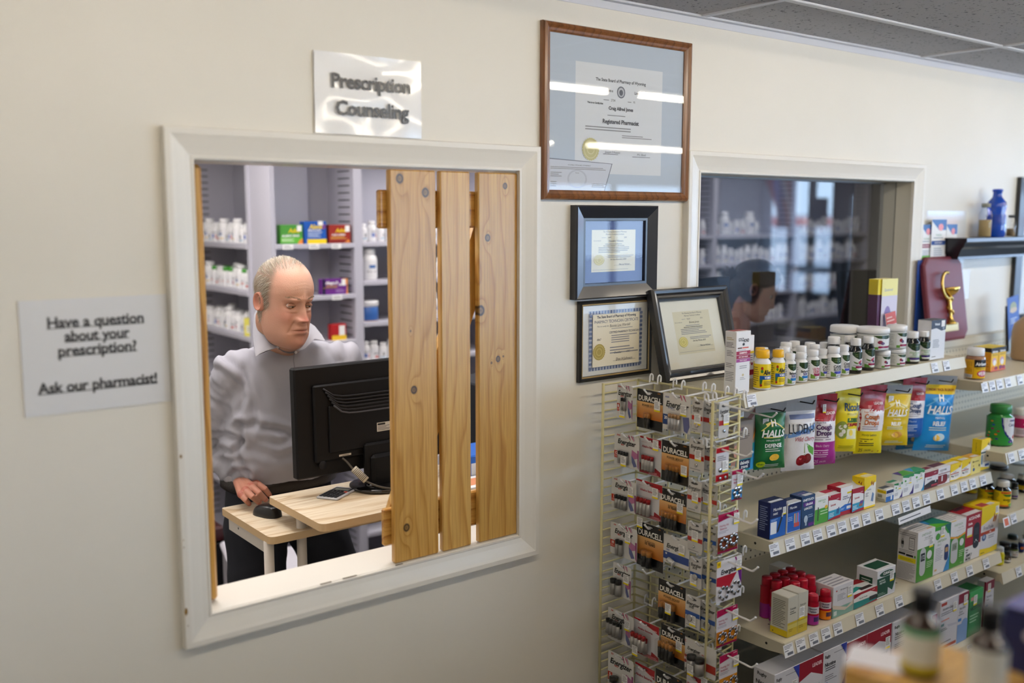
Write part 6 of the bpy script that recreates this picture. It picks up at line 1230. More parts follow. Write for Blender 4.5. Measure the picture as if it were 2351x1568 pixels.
sb(T4, 942, 1045, 385, YB2+.004, ZB, .085, 'LEADER Advanced Lancing Device box with a black pen, taller than its neighbours', 'a01830', [('r', 0, .15, 1, 1, 'f2f2f5'), ('t', 'Advanced', .4, .66, .05, '2a3a70', 'b', .6), ('t', 'Lancing Device', .48, .59, .05, '2a3a70', 'b', .86), ('p', [(.5, .22), (.56, .24), (.92, .60), (.86, .62)], '1c1e24'), ('p', [(0, .15), (1, .15), (1, .36), (.4, .38), (0, .30)], '2f6fc8'), ('r', .55, .2, .95, .3, 'e8e8f0'), ('l', .05, .2, .4, .28, 2, 'c8dcf4'), ('r', .55, .74, 1, .80, 'e6d028')], side=[('r', 0, 0, 1, 1, 'a01830'), ('t', 'LEADER', .5, .85, .05, 'f0d8dc', 'b', .8)], top=[('r', 0, 0, 1, .4, 'ececf0')], group=g_)
sb(T4, 1047, 1150, 395, YB2, ZB, .085, 'LEADER Lancets box with fanned coloured lancets, right of the lancing device', 'a01830', lanc('Lancets', '38a0c8')+[('p', [(.55, .2), (.65, .42), (.95, .42), (.85, .2)], '9a6a50'), ('e', .75, .36, .14, .07, '5a4a9a')], top=[('r', 0, 0, 1, 1, 'e8e8ee')], group=g_)
def free(t, band='b8381c', bfly='a86a20'): return [('r', 0, 0, 1, 1, 'f3f2ee'), ('p', [(0, 1), (1, 1), (.95, .8), (.6, .66), (0, .52)], 'f0d018'), ('p', [(0, 0), (1, 0), (1, .12), (.5, .04), (0, .08)], 'f0d018'), ('p', [(.74, .78), (.80, .86), (.82, .76), (.78, .70)], bfly), ('p', [(.82, .76), (.92, .86), (.90, .72), (.84, .68)], bfly), ('t', 'FreeStyle', .38, .52, .075, '4a5a78', '', .6), ('r', 0, .40, .75, .45, band), ('t', t, .5, .425, .03, 'ffffff', 'b', .3), ('l', .35, .22, .8, .36, 3, '8a8a92')]
sb(T4, 1147, 1250, 300, YB2, ZB, .075, 'tall yellow-topped FreeStyle lancets box in the middle of the second shelf', 'f0d018', free('Lancets')[:1]+[('p', [(0, 1), (1, 1), (1, .80), (.5, .70), (0, .55)], 'f0d018'), ('r', 0, 0, 1, .06, 'f0d018'), ('p', [(.55, .80), (.66, .88), (.70, .78), (.62, .70)], 'a86a20'), ('p', [(.70, .78), (.84, .86), (.82, .72), (.74, .68)], 'a86a20'), ('t', 'FreeStyle', .42, .60, .05, '4a5a78', '', .6), ('l', .15, .38, .4, .52, 3, '7a7a84'), ('p', [(.62, .2), (.70, .2), (.80, .46), (.72, .48)], '6a94c8'), ('p', [(.72, .18), (.80, .18), (.86, .42), (.80, .44)], '6a94c8')], side=[('r', 0, 0, 1, 1, 'ecebe4'), ('p', [(0, 1), (1, 1), (1, .6), (0, .85)], 'f0d018'), ('p', [(.5, .82), (.62, .90), (.68, .80)], '8a4a18'), ('p', [(.68, .80), (.84, .90), (.8, .76)], '8a4a18')], top=[('r', .2, .1, .9, .6, 'efe8c0'), ('t', 'FreeStyle', .5, .8, .1, '6a5a20', '', .5)], group=g_)
sb(T4, 1337, 1404, 400, YB2, ZB, .055, 'small blue and white test strip box with a barcode side, after the gap', 'e8ebf2', [('r', 0, 0, 1, .42, '2a6ab8'), ('r', .05, .66, .95, .9, '14285c'), ('l', .1, .46, .9, .62, 2, '8a90a4'), ('r', .6, .1, .8, .5, 'dfe8f4')], side=[('r', 0, .66, 1, .90, 'ecd020'), ('l', .1, .70, .9, .86, 2, '8a7a20'), ('r', .05, .28, .6, .56, 'dfe0e4')]+[('r', .08+.05*k, .30, .105+.05*k, .54, '202024') for k in range(10)]+[('l', .05, .05, .95, .24, 4, '7a7a84')], top=[('r', 0, .4, 1, 1, '50586c')], tagp=None, group=g_)
def otv(t): return [('r', 0, 0, 1, 1, 'eef0f3'), ('p', [(0, 1), (1, 1), (1, .86), (.5, .84), (0, .92)], '2f8a50'), ('e', .25, .72, .08, .05, '4a9a3c'), ('t', 'ONETOUCH', .42, .58, .045, '4a9a3c', '', .68), ('t', t, .32, .51, .04, '3a8a9a', '', .4), ('l', .1, .2, .5, .4, 4, '9094a4'), ('p', [(.62, .02), (1, .02), (1, .5), (.86, .2)], '3a2a78')]
sb(T4, 1405, 1481, 350, YB2, ZB, .055, 'small OneTouch Verio strip box with a purple swoosh, left of the taller pair', 'eef0f3', otv('Verio'), top=[('r', 0, 0, 1, 1, 'e0e4ea'), ('r', .0, .5, .9, 1, '2f8a70')], tagp=(.5, .6, .9), group=g_)
sb(T4, 1482, 1579, 280, YB2, ZB, .07, 'OneTouch Verio strip box with purple swoosh, left of the taller pair', 'eef0f3', otv('Verio'), top=[('r', 0, 0, 1, 1, '4aa04a'), ('p', [(0, 1), (.5, 1), (.2, .3), (0, .2)], '4a3a8a')], tagp=(.55, .56, .9), group=g_)
sb(T4, 1580, 1672, 245, YB2, ZB, .07, 'OneTouch Ultra strip box with green and blue top, right of the taller pair', 'eef0f3', otv('Ultra')[:-1]+[('p', [(.7, .02), (1, .02), (1, .6), (.9, .2)], '2a8ac0')], top=[('r', 0, 0, 1, 1, '3a9a70'), ('p', [(0, 1), (.6, 1), (.2, .3), (0, .2)], '3a9ad8')], tagp=(.55, .6, .9), group=g_)
sb(T4, 1675, 1789, 255, YB2, ZB, .08, 'maroon and white meter box with a black oval screen', '7c1a30', [('r', 0, .06, 1, .72, 'ecebf0'), ('p', [(0, 1), (1, 1), (1, .82), (.5, .70), (0, .74)], '8a1c36'), ('t', 'LEADER', .76, .88, .05, 'e8ccd4', 'b', .34), ('t', 'TRUE METRIX', .34, .58, .06, '3a3a70', 'b', .5), ('p', [(0, .06), (1, .06), (1, .40), (.5, .44), (0, .28)], '26222a'), ('r', .78, .3, .86, .66, 'e4e4ea'), ('r', .5, .10, .95, .2, 'b03048')], top=[('r', 0, 0, 1, .5, 'e8e6ea')], group=g_)
sb(T4, 1790, 1896, 215, YB2, ZB, .08, 'ACCU-CHEK strip box with dark red base, next to the maroon meter box', 'ecebf0', [('r', 0, .0, .98, .12, 'ecebf0'), ('t', 'ACCU-CHEK', .40, .84, .09, '26262c', 'b', .7), ('t', 'Aviva Plus', .28, .73, .05, '44444c', '', .42), ('r', 0, .62, 1, .66, '7c1a24'), ('r', 0, .04, .62, .56, '7c1a24'), ('e', .62, .32, .16, .24, '7c1a24'), ('r', .28, .2, .38, .52, 'e0e0e6'), ('r', .72, .26, .78, .46, '26262c'), ('r', .84, .26, .90, .46, '26262c')], side=[('r', 0, 0, 1, 1, 'dad8de')], top=[('r', 0, 0, 1, 1, '5c2030'), ('r', 0, 0, 1, .4, 'ecebf0')], group=g_)
for i, (a, b2, t, nm) in enumerate(((1898, 1994, 185, 'left of the lite pair'), (1996, 2075, 150, 'right of the lite pair'))):
    sb(T4, a, b2, t, YB2, ZB, .08, 'yellow FreeStyle Lite strip box, '+nm, 'f0d018', free('Lite')+[('e', .12, .3, .05, .05, '26262c'), ('e', .24, .26, .05, .05, '26262c')], top=[('r', 0, 0, 1, 1, 'f0d018'), ('r', .1, .1, .9, .5, 'eae8e0')], group=g_)
sb(T4, 2077, 2160, 125, YB2, ZB, .07, 'pale yellow box with small blue and black figures', 'ecd868', [('r', 0, 0, 1, 1, 'eee08a'), ('l', .2, .68, .8, .8, 1, '8a7a40'), ('e', .2, .74, .06, .06, '5a4a20'), ('e', .3, .28, .1, .1, '2a5a9a'), ('e', .85, .45, .06, .08, '202028'), ('e', .25, .5, .05, .04, 'b07a30')], top=[('r', 0, 0, 1, 1, 'e0a840'), ('r', .3, .1, .9, .5, 'e8e6ea')], group=g_)
sb((4.9, 2180, 780), 350, 450, 1135, YB2+.01, ZB, .06, 'tall yellow and white FreeStyle box at the right end of the second shelf', 'f0d018', [('r', 0, 0, 1, 1, 'f3f2ee'), ('p', [(0, 1), (1, 1), (.9, .84), (.5, .74), (0, .66)], 'f0d018'), ('r', 0, .55, .95, .60, '2a5a70'), ('t', 'FreeStyle', .45, .66, .05, '6a7a98', '', .6), ('p', [(.66, .80), (.80, .90), (.84, .78)], '3a2c20'), ('p', [(.84, .78), (.96, .90), (.92, .74)], '3a2c20'), ('l', .3, .25, .9, .5, 5, '9aa4b8'), ('r', .5, .10, .95, .18, '2a4a8a'), ('r', .05, .2, .2, .5, '7aa8d8'), ('p', [(0, 0), (1, 0), (1, .04), (0, .12)], 'f0d018')], side=[('r', 0, 0, 1, 1, 'eed420'), ('l', .4, .6, .5, .9, 6, '6a5a20')], top=[('r', .2, .2, .9, .8, 'b8b4b0')], group=g_)
# third shelf
ZC = .670; YC = -.492; T5 = Z3; g_ = 'boxes on the third shelf'
keto = [('r', 0, .3, 1, 1, 'ccc9bc'), ('r', 0, 0, 1, .36, 'c8b038'), ('r', 0, .2, 1, .3, 'd0c46a'), ('t', 'Ketostix', .5, .70, .06, '3a3a34', '', .6), ('l', .2, .55, .8, .65, 2, '5a5a50'), ('l', .15, .12, .6, .2, 2, '8a7a20')]
sb(T5, 450, 530, 470, YC, ZC, .085, 'grey to yellow Ketostix box, front-left on the third shelf', 'cfccc0', keto, side=[('r', 0, 0, 1, .16, 'd8bc20'), ('l', .12, .2, .85, .9, 16, '77756a'), ('p', [(.12, .04), (.2, .04), (.16, .08)], '26261e')], top=[('r', .05, .05, .95, .95, 'd8d6ce')], group=g_)
sb(T5, 531, 611, 435, YC, ZC, .085, 'grey to yellow Ketostix box standing against the red glucose tubes', 'cfccc0', keto, top=[('r', .05, .05, .95, .95, 'd8d6ce')], tagp=(.12, .34, 1.5), group=g_)
def tube(px, py, Y, label, col=None, h=None):
    p = atY(T5[1]+px/T5[0], T5[2]+py/T5[0], Y); hh = h or p.z-ZC; r = .0175
    lab = [('r', 0, 0, 1, 1, 'a8142c'), ('r', .15, .48, .9, .78, 'd8d4dc'), ('t', 'Glucose', .5, .70, .07, '2a2a50', 'b', .5), ('t', 'Tablets', .5, .58, .07, '2a2a50', 'b', .5), ('r', 0, 0, 1, .40, col or '9a2a8a'), ('r', .55, .14, .9, .34, '26305c')]
    o = bottle('glucose_tube', label, 'tube', p.x, Y, ZC, r, hh, body='a8142c', cap='a8142c', shape='jar', lab=lab, labc='a8142c', lab_z=(.02, .80), group='red capped glucose tubes')
    mb = MB(); mb.lathe([(r*.62, 0), (r*.62, .0012), (r*.5, .0012), (r*.48, .0003)], seg=20, c='c8465a'); t = mb.build('cap_ring', M_PLAST, o); t.location = (0, 0, hh)
tube(655, 435, YC+.018, 'glucose tablet tube with a purple label, front row by the Ketostix box', '9a2a8a'); tube(712, 412, YC+.020, 'glucose tablet tube tucked between the purple and the orange one', 'a8142c') if 0 else None
tube(755, 400, YC+.018, 'glucose tablet tube with an orange label, front row by the alcohol swabs', 'e0801c')
pts_ = [(360, 395, .10), (440, 375, .16), (490, 352, .20), (540, 342, .24), (430, 415, .08), (500, 400, .12), (570, 375, .16), (615, 352, .20), (620, 395, .10), (685, 372, .14), (590, 435, .05), (700, 425, .048)]
for j in range(3):
    for i in range(4):
        xx = atY(T5[1]+655/T5[0], T5[2]+435/T5[0], YC+.018).x-.075+i*.0375+(.004*j); yy = YC+.018+.0375*(j+1)
        if j == 0 and i == 0: continue
        bottle('glucose_tube', 'red-capped glucose tube in the %s row behind the front pair, %s from the left' % (['second', 'third', 'fourth'][j], NTH[i]), 'tube', xx, yy, ZC, .0175, .122, body='a8142c', cap='a8142c', shape='jar', lab=[('r', 0, 0, 1, .45, '9a2a8a')], labc='a8142c', lab_z=(.02, .80), group='red capped glucose tubes')
carton('medicine_box', 'small pale box with a yellow base behind the Ketostix boxes', 'box', atY(T5[1]+335/T5[0], T5[2]+420/T5[0], -.30).x, -.33, ZC, .05, .05, .11, 'dcdcd8', [('r', 0, 0, 1, .3, 'e0c420'), ('l', .1, .5, .9, .8, 4, '8a8a90')])
sb(T5, 812, 974, 385, YC, ZC, .10, 'white BD Alcohol Swabs box with pale green waves', 'dcdbe0', [('r', 0, 0, 1, .30, '7fa89c'), ('p', [(0, .30), (0, .42), (.3, .32), (.7, .2), (1, .34), (1, .22), (.6, .12), (.25, .22)], 'd8c8b8'), ('e', .16, .84, .035, .025, 'b8484a'), ('t', 'BD Alcohol Swabs', .55, .84, .045, '5a5a66', '', .68), ('l', .2, .5, .6, .72, 5, '9a9aa4'), ('r', .05, .06, .2, .2, 'd0dcd8')], side=[('r', 0, 0, 1, .35, '7fa89c')], top=[('l', .05, .05, .95, .9, 4, '9a9aa8')], tagp=(.70, .50, 1.4), group=g_)
sb(T5, 976, 1162, 445, YC, ZC, .10, 'low red white and teal LEADER Alcohol Swabs box', 'e9e6e2', [('r', 0, 0, 1, .48, '1f7f80'), ('p', [(0, 1), (1, 1), (1, .56), (.7, .84), (.3, .84), (0, .70)], '9c1c28'), ('p', [(0, .70), (.3, .84), (.7, .84), (1, .56), (1, .40), (0, .44)], 'ecebe8'), ('t', 'LEADER', .83, .86, .06, 'eccdd0', 'b', .24), ('t', 'Alcohol Swabs', .40, .60, .12, '1c1c22', '', .62), ('r', .66, .18, .98, .46, '26262a'), ('p', [(0, 0), (1, 0), (1, .10), (.4, .02)], '9c1c28')], top=[('r', 0, 0, 1, 1, 'e6e6ea'), ('p', [(0, 1), (1, 1), (1, .6), (0, .8)], '9c1c28'), ('p', [(0, .1), (.6, .3), (.5, .5), (0, .4)], '1f8f88'), ('r', .4, .1, .9, .3, '2a1c20')], group=g_)
sb(T5, 1166, 1311, 258, YC, ZC, .105, 'white and green CURAD Alcohol Prep Pads box', 'e4e6ee', [('p', [(0, .06), (.6, .06), (.6, .3), (.85, .14), (1, .5), (1, .72), (0, .72)], '1c4a38'), ('e', .5, .83, .38, .10, '1c4a38'), ('t', 'CURAD', .5, .84, .09, 'ffffff', 'b', .60), ('t', 'ALCOHOL', .27, .62, .055, 'e6eeea', 'b', .42), ('t', 'PREP PADS', .30, .53, .055, 'e6eeea', 'b', .5), ('l', .06, .1, .5, .2, 2, '8aa89c'), ('p', [(.6, .06), (.6, .3), (.85, .14), (1, .5), (1, .06)], 'd4d6e2')], side=[('r', .15, .35, .78, .72, '1c4a38'), ('l', .25, .42, .68, .66, 3, 'c8d4ce')], top=[('r', .1, .2, .9, .8, '1c4a38')], tagp=(.68, .48, 1.4), group=g_)
T7 = (6.272, 2030, 1120)
def meter(cx, cz, rw, rh, c, sc_, txt=None, sh=1): return [('e', cx, cz+rh*.62, rw, rh*.38, c), ('e', cx, cz-rh*.62, rw, rh*.38, c), ('r', cx-rw, cz-rh*.62, cx+rw, cz+rh*.62, c), ('r', cx-rw*.7, cz+rh*.05, cx+rw*.7, cz+rh*.62, sc_)]+([('t', txt, cx, cz+rh*.33, rh*.28, 'e8ecf0' if sc_[0] in '12' else '3a4a3a', '', rw*1.2)] if txt else [])
sb(T7, 474, 717, 655, YC, ZC, .10, 'OneTouch Verio Reflect meter box, first of the tall group', 'dcdadc', [('r', 0, 0, 1, .50, '4a8e30'), ('p', [(0, .72), (0, .64), (.3, .62), (1, .66), (1, .70), (.3, .67)], 'e8a030'), ('r', 0, .5, 1, .66, '4a8e30'), ('r', 0, .66, 1, 1, 'eeedf0'), ('t', 'ONETOUCH', .5, .92, .045, '4e8a34', '', .88), ('t', 'Verio Reflect', .62, .85, .04, '9aa49c', '', .64), ('l', .35, .80, .95, .82, 1, 'b8b8c0')]+meter(.34, .38, .17, .28, 'c9cbd0', '1c1e26', '172')+[('e', .72, .48, .15, .085, 'e4e6ea'), ('l', .58, .22, .95, .36, 4, 'c4dcb8')],
 side=[('l', .08, .88, .95, .95, 2, '8e8c90'), ('e', .25, .72, .08, .1, 'a8a8ac'), ('r', .19, .70, .31, .77, '26262a'), ('r', .58, .63, .86, .87, '3a3a3e'), ('r', .60, .645, .84, .855, 'dcdadc'), ('l', .62, .68, .82, .82, 4, 'a8a8ac'), ('l', .08, .55, .9, .61, 2, '9a989c'), ('r', .08, .50, .42, .54, '1c1c1e'), ('r', .46, .49, .82, .53, '1c1c1e'), ('e', .91, .51, .045, .025, '4a8e30'), ('r', .06, .38, .96, .47, 'e8d81e'), ('l', .15, .40, .85, .45, 2, 'a89a20'), ('l', .06, .03, .95, .35, 14, '9a989c')], top=[('l', .1, .1, .9, .8, 4, 'b8b8be'), ('r', .6, .05, .9, .12, 'd8a06a')], tagp=(.68, .62, 1.5), group=g_)
sb(T7, 719, 948, 590, YC, ZC, .10, 'OneTouch Ultra 2 meter box with a blue corner, second of the tall group', 'e8e9ee', [('p', [(0, 1), (1, 1), (1, .78), (.8, .80), (.6, .92), (0, .93)], '3c9a34'), ('p', [(.6, 1), (1, 1), (1, .66), (.85, .84)], '1f6a60'), ('e', .20, .80, .13, .07, '4a9a3c'), ('t', 'ONETOUCH', .46, .69, .045, '5a9a3c', '', .72), ('t', 'Ultra 2', .30, .62, .04, '7a9a7a', '', .3), ('l', .1, .28, .55, .56, 8, 'b4b6c4'), ('p', [(.62, 0), (1, 0), (1, .66), (.94, .30)], '3a88c8')]+meter(.78, .40, .12, .17, '1f3470', 'c09a6a')+[('r', .08, .08, .22, .12, 'd8b07a')], top=[('r', 0, 0, 1, 1, '1f7f70'), ('p', [(0, 0), (.9, 0), (.3, .5), (0, .4)], '58b030'), ('p', [(0, 1), (.4, 1), (.3, .5), (0, .5)], '3a88c8')], tagp=(.36, .76, 1.5), group=g_)
sb(T7, 948, 1164, 515, YC, ZC, .10, 'OneTouch Verio Flex meter box with a grey meter, third of the tall group', 'ecebee', [('r', 0, 0, 1, .66, '4a8e30'), ('p', [(0, .70), (.5, .64), (1, .70), (1, .66), (.5, .60), (0, .66)], 'e8a030'), ('p', [(0, .71), (.5, .65), (1, .71), (1, 1), (0, 1)], 'ecebee'), ('t', 'ONETOUCH', .5, .91, .045, '4e8a34', '', .9), ('t', 'Verio Flex', .66, .84, .04, '9aa49c', '', .5), ('l', .4, .77, .95, .79, 1, 'c0b8b0')]+meter(.30, .36, .22, .27, 'cccdd2', '8e9888', '126')+[('e', .76, .50, .14, .08, 'e4e6ea'), ('l', .62, .18, .95, .34, 4, 'c4dcb8'), ('t', 'glucose', .8, .05, .025, 'd4e6cc', '', .3)], top=[('l', .1, .2, .9, .8, 4, 'b8b8be'), ('r', .1, .02, .4, .08, 'e0c040')], group=g_)
sb(T7, 1166, 1392, 415, YC, ZC, .10, 'red and white ACCU-CHEK Guide meter box, fourth of the tall group', 'ecebee', [('r', 0, .32, 1, 1, '9a1428'), ('t', 'ACCU-CHEK', .52, .91, .06, 'ffffff', 'b', .84), ('t', 'Guide', .28, .80, .05, 'ffffff', 'b', .34)]+meter(.70, .50, .19, .28, '1c1d22', '33363e')+[('e', .70, .40, .03, .02, 'e8e8ec'), ('e', .62, .37, .018, .012, 'e8e8ec'), ('e', .78, .37, .018, .012, 'e8e8ec'), ('r', .10, .52, .42, .72, 'e4e6ea'), ('r', .10, .52, .42, .56, 'e6d020'), ('t', 'SIMPLY', .30, .13, .055, '2a2a30', 'b', .42), ('t', 'MORE', .25, .055, .055, '2a2a30', 'b', .34), ('l', .08, .18, .24, .28, 2, '3a3a40')], top=[('r', 0, 0, 1, 1, '9a1428'), ('r', .05, .0, .95, .32, 'e8e8ec'), ('r', .2, .7, .8, .95, '3a1c28')], group=g_)
sb(T7, 1394, 1640, 300, YC, ZC, .10, 'large yellow and white FreeStyle Lite meter box, fifth and last of the tall group', 'f0d018', [('r', 0, 0, 1, 1, 'e9e8ee'), ('p', [(0, 1), (1, 1), (.98, .82), (.5, .70), (0, .62)], 'f0d414'), ('p', [(0, 0), (1, 0), (1, .12), (.55, .10), (0, .14)], 'f0d414'), ('p', [(.66, .64), (.74, .82), (.80, .72), (.74, .62)], 'a8641c'), ('p', [(.80, .72), (.92, .82), (.86, .66), (.78, .60)], '8a4a1a'), ('t', 'FreeStyle', .42, .55, .085, '4a5478', '', .64), ('r', 0, .41, .82, .48, 'b8441c'), ('t', 'Lite', .55, .445, .035, 'ffffff', 'b'), ('e', .20, .36, .12, .07, '3a5a98'), ('e', .20, .37, .07, .04, 'a8bcd4'), ('l', .45, .30, .8, .38, 2, '8a8a96'), ('l', .05, .03, .35, .06, 1, '4a3c10')], top=[('r', .1, .1, .5, .5, 'b8484a'), ('r', .5, .06, .8, .3, 'ecebe8')], tagp=(.78, .76, 1.3), group=g_)
# bottom shelf
ZD = .397; YD = -.505; g_ = 'nicotine boxes on the bottom shelf'
def rug(t): return [('t', 'Rugby', .18, .90, .05, '26262e', 'b', .22), ('l', .45, .90, .9, .93, 1, '9a9aa8'), ('t', 'Nicotine', .30, .77, .06, '26262e', 'b', .46), ('l', .1, .66, .6, .73, 2, '44444c'), ('l', .1, .5, .6, .6, 3, '8a8a94'), ('p', [(.74, 1), (1, 1), (1, .78)], '2a3a9c'), ('t', '14', .16, .47, .04, '3a5ab8', 'b'), ('p', [(.3, 0), (1, 0), (1, .5), (.7, .18)], '2c50a8'), ('t', 'TWO', .70, .08, .10, 'ffffff', 'b', .5)]
def led(t='Nicotine Transdermal', t2='System Patch'): return [('r', 0, .60, 1, 1, '8e1428'), ('p', [(0, .60), (0, .70), (.5, .78), (1, .66), (1, .58)], 'dcdae2'), ('t', 'LEADER', .74, .88, .055, 'f0d8dc', 'b', .4), ('t', 'COMPARE', .14, .62, .022, 'b08088', '', .2), ('t', t, .45, .53, .058, '26263c', '', .82), ('t', t2, .32, .44, .058, '26263c', '', .56), ('l', .1, .30, .8, .38, 2, '8a8a94'), ('r', .06, .18, .28, .26, '8fae7a')]
sb(T5, 340, 537, 1090, YD, ZD, .12, 'white Nicotine patch box with a blue corner, leftmost on the bottom shelf', 'd6d6de', rug('x'), side=[('t', 'Rugby', .4, .93, .05, '26262e', 'b', .5), ('t', 'Nicotine', .5, .80, .06, '26262e', 'b', .8), ('l', .1, .5, .8, .7, 4, '6a6a74')], tagp=(.70, .60, 1.5), group=g_)
sb(T5, 539, 729, 1000, YD, ZD, .12, 'dark red LEADER nicotine patch box, second on the bottom shelf', 'd6d6de', led(), tagp=(.80, .24, 1.5), group=g_)
sb(T5, 733, 917, 905, YD, ZD, .12, 'white and blue TWO nicotine patch box, third on the bottom shelf', 'd6d6de', rug('x'), group=g_)
sb(T5, 920, 1079, 835, YD, ZD, .12, 'dark red LEADER nicotine patch box, fourth on the bottom shelf', 'd6d6de', led(), tagp=(.25, .62, 1.5), group=g_)
sb(T5, 1083, 1276, 760, YD, ZD, .12, 'dark red LEADER nicotine patch box, fifth on the bottom shelf', 'd6d6de', led(), tagp=(.76, .58, 1.6), group=g_)
sb(T5, 1290, 1480, 672, YD, ZD, .12, 'white Nicotine box behind the foreground dropper bottle', 'd6d6de', rug('x')[:5], group=g_)
T8 = (5.213, 1900, 1300)
sb(T8, 1235, 1338, 600, YD+.01, ZD, .08, 'small red-topped box between the nicotine boxes', 'd6d6de', [('r', 0, .72, 1, 1, '9a1c30'), ('l', .1, .2, .9, .6, 5, '8a8a94')], group=g_)
sb(T8, 1342, 1555, 440, YD, ZD, .12, 'white Nicotine Gum box with a red base line', 'd4d4de', [('r', .05, .90, .35, .96, 'a84038'), ('t', 'Nicotine Gum', .42, .83, .05, '44444e', '', .68), ('l', .06, .70, .9, .78, 2, '8a8a94'), ('l', .06, .58, .6, .64, 1, 'd88a7a'), ('r', .06, .5, .24, .55, '5a8a88'), ('l', .06, .40, .5, .46, 2, '5a5a64'), ('p', [(.4, .5), (.95, .46), (.95, .42), (.5, .44)], 'bfc0d0'), ('r', .04, .04, .96, .10, 'a84838'), ('l', .1, .14, .9, .2, 1, '8a8a94')], tagp=(.70, .70, 1.4), group=g_)
sb(T8, 1560, 1680, 350, YD, ZD, .10, 'blue and white LEADER Nicotine Gum box', 'd6d6e0', [('r', 0, .80, 1, 1, '7c1430'), ('t', 'Nicotine', .42, .70, .05, '26263c', '', .7), ('t', 'Gum', .28, .63, .05, '26263c', '', .4), ('l', .06, .55, .7, .60, 1, '8a8a94'), ('r', .04, .44, .36, .50, '3a7ac0'), ('r', 0, 0, 1, .38, '7f9fd0'), ('e', .7, .38, .3, .08, '7f9fd0')], tagp=(.5, .74, 1.5), group=g_)
sb(T8, 1690, 1848, 330, YD, ZD, .10, 'green NICOTINE box between the gum boxes on the bottom shelf', '2f7a44', [('r', 0, .78, 1, 1, '3a9a50'), ('r', .1, .80, .5, .88, 'd8a0a0'), ('t', 'NICOTINE', .5, .62, .075, '17321f', 'b', .9), ('l', .1, .3, .8, .5, 3, '9cc4a4')], tagp=(.3, .68, 1.5), group=g_, name='medicine_box')
sb(T8, 1885, 1985, 200, YD+.01, ZD, .05, 'tall white and maroon Nicotine Gum box at the right of the bottom shelf', 'd6d6e0', [('r', 0, .80, 1, 1, '7c1430'), ('t', 'Nicotine', .42, .66, .05, '26263c', '', .7), ('t', 'Gum', .28, .59, .05, '26263c', '', .4), ('r', .04, .42, .36, .47, '3a7ac0'), ('r', 0, 0, 1, .3, '7aa07a')], side=[('r', 0, 0, 1, 1, 'e0e0e6'), ('r', .8, 0, 1, 1, '7c1430')], top=[('r', .05, .05, .95, .95, 'e4e4ea')], tagp=(.2, .76, 1.3), group=g_)
# ------------------------------------------------------------------ vitamins in the right-hand section
ZA = 1.2585; YA = -.345
air = [('r', 0, 0, 1, 1, 'ecc01c'), ('r', 0, .05, .45, 1, 'e0a422'), ('l', .04, .35, .40, .9, 7, '9a6a18'), ('r', .45, .60, 1, 1, '1c1718'), ('t', 'Airborne', .74, .78, .17, 'ffffff', 'b', .5), ('l', .5, .5, .95, .57, 1, '6a5418'), ('e', .74, .26, .20, .18, 'c0305a'), ('e', .74, .26, .16, .12, 'ecebf0'), ('r', .08, .02, .40, .2, 'f0f0ee')]+[('r', .10+.035*k, .04, .115+.035*k, .18, '202020') for k in range(8)]
pb('gummy_jar', 'clear Airborne gummy jar with white lid and yellow label', 'jar', 2218, 2261, 796, YA, ZA, body='8a5c3c', shape='jar', lab=air, labc='ecc01c', lab_z=(.03, .64), m=M_DARKB, span=3.2)
for nm, l, r_, t, c in (('left', 462, 545, 100, 'd87a1c'), ('right', 547, 630, 85, '7a2a5c')):
    sb((4.9, 2180, 780), l, r_, t, YA+.03, ZA, .07, 'yellow and black Airborne box, %s of two beside the jar' % nm, 'e8bc1c', [('r', 0, .78, 1, 1, '1c1718'), ('t', 'Airborne', .5, .84, .09, 'ffffff', 'b', .86), ('l', .1, .66, .9, .74, 2, '7a6420'), ('e', .45, .44, .28, .14, 'c8a0b0'), ('e', .5, .36, .22, .12, 'ecebee'), ('e', .3, .14, .24, .09, c), ('e', .72, .12, .24, .09, '8a2a4a'), ('r', 0, 0, 1, .06, 'd86a5c')], side=[('r', 0, 0, 1, .8, 'd8901c'), ('r', 0, .82, 1, 1, '1c1718'), ('l', .1, .1, .9, .6, 6, '8a5a18')], top=[('r', 0, 0, 1, 1, 'ecd030')], name='supplement_box', group='two Airborne boxes')
# jug, leaflets near the right edge
xj = atY(2362, 800, -.25).x
mb = MB(); mb.lathe([(.060, 0), (.066, .008), (.067, .11), (.060, .145), (.030, .175), (.022, .185), (.022, .20)], seg=32, c='b89a78'); o = mb.build('plastic_jug', mat('translucent_jug', .35, spec=.5)); o.location = (xj, -.25, ZA); tag(o, 'tan translucent jug cut off by the right edge of the picture', 'jug')
mb = MB(); mb.lathe([(.026, .195), (.026, .215)], seg=24, c='d8d2c4'); mb.build('cap', M_PLAST, o)
mb = MB(); mb.box(0, 0, 0, .11, .035, .003, 'fff'); mb.box(0, 0, 0, .11, .002, .10, 'fff'); mb.box(0, 0, 0, .002, .035, .15, 'fff'); mb.box(0, .033, 0, .11, .035, .17, 'fff'); o = mb.build('leaflet_holder', G_BLISTER); p = atY(2318, 820, -.12); o.location = (p.x-.02, -.13, ZA); tag(o, 'clear leaflet holder beside the jug at the right edge', 'leaflet holder')
mb = MB(); mb.box(0, 0, 0, .10, .002, .235, '3c63b4'); Canvas(mb, .10, .235, planef((0, 0, 0), (1, 0, 0), (0, 0, 1))).draw([('e', .5, .80, .3, .10, '9aa48a'), ('e', .5, .75, .32, .05, 'c8b8a4'), ('l', .2, .5, .8, .62, 3, 'c8d4ea'), ('p', [(0, 0), (1, 0), (1, .3), (.5, .4), (0, .2)], 'c4d4e4')]); o = mb.build('leaflet', M_PAPER); o.location = (p.x-.012, -.122, ZA+.004); o.rotation_euler = (-.04, -.12, 0); tag(o, 'blue leaflet with a round tree emblem beside the jug', 'leaflet')
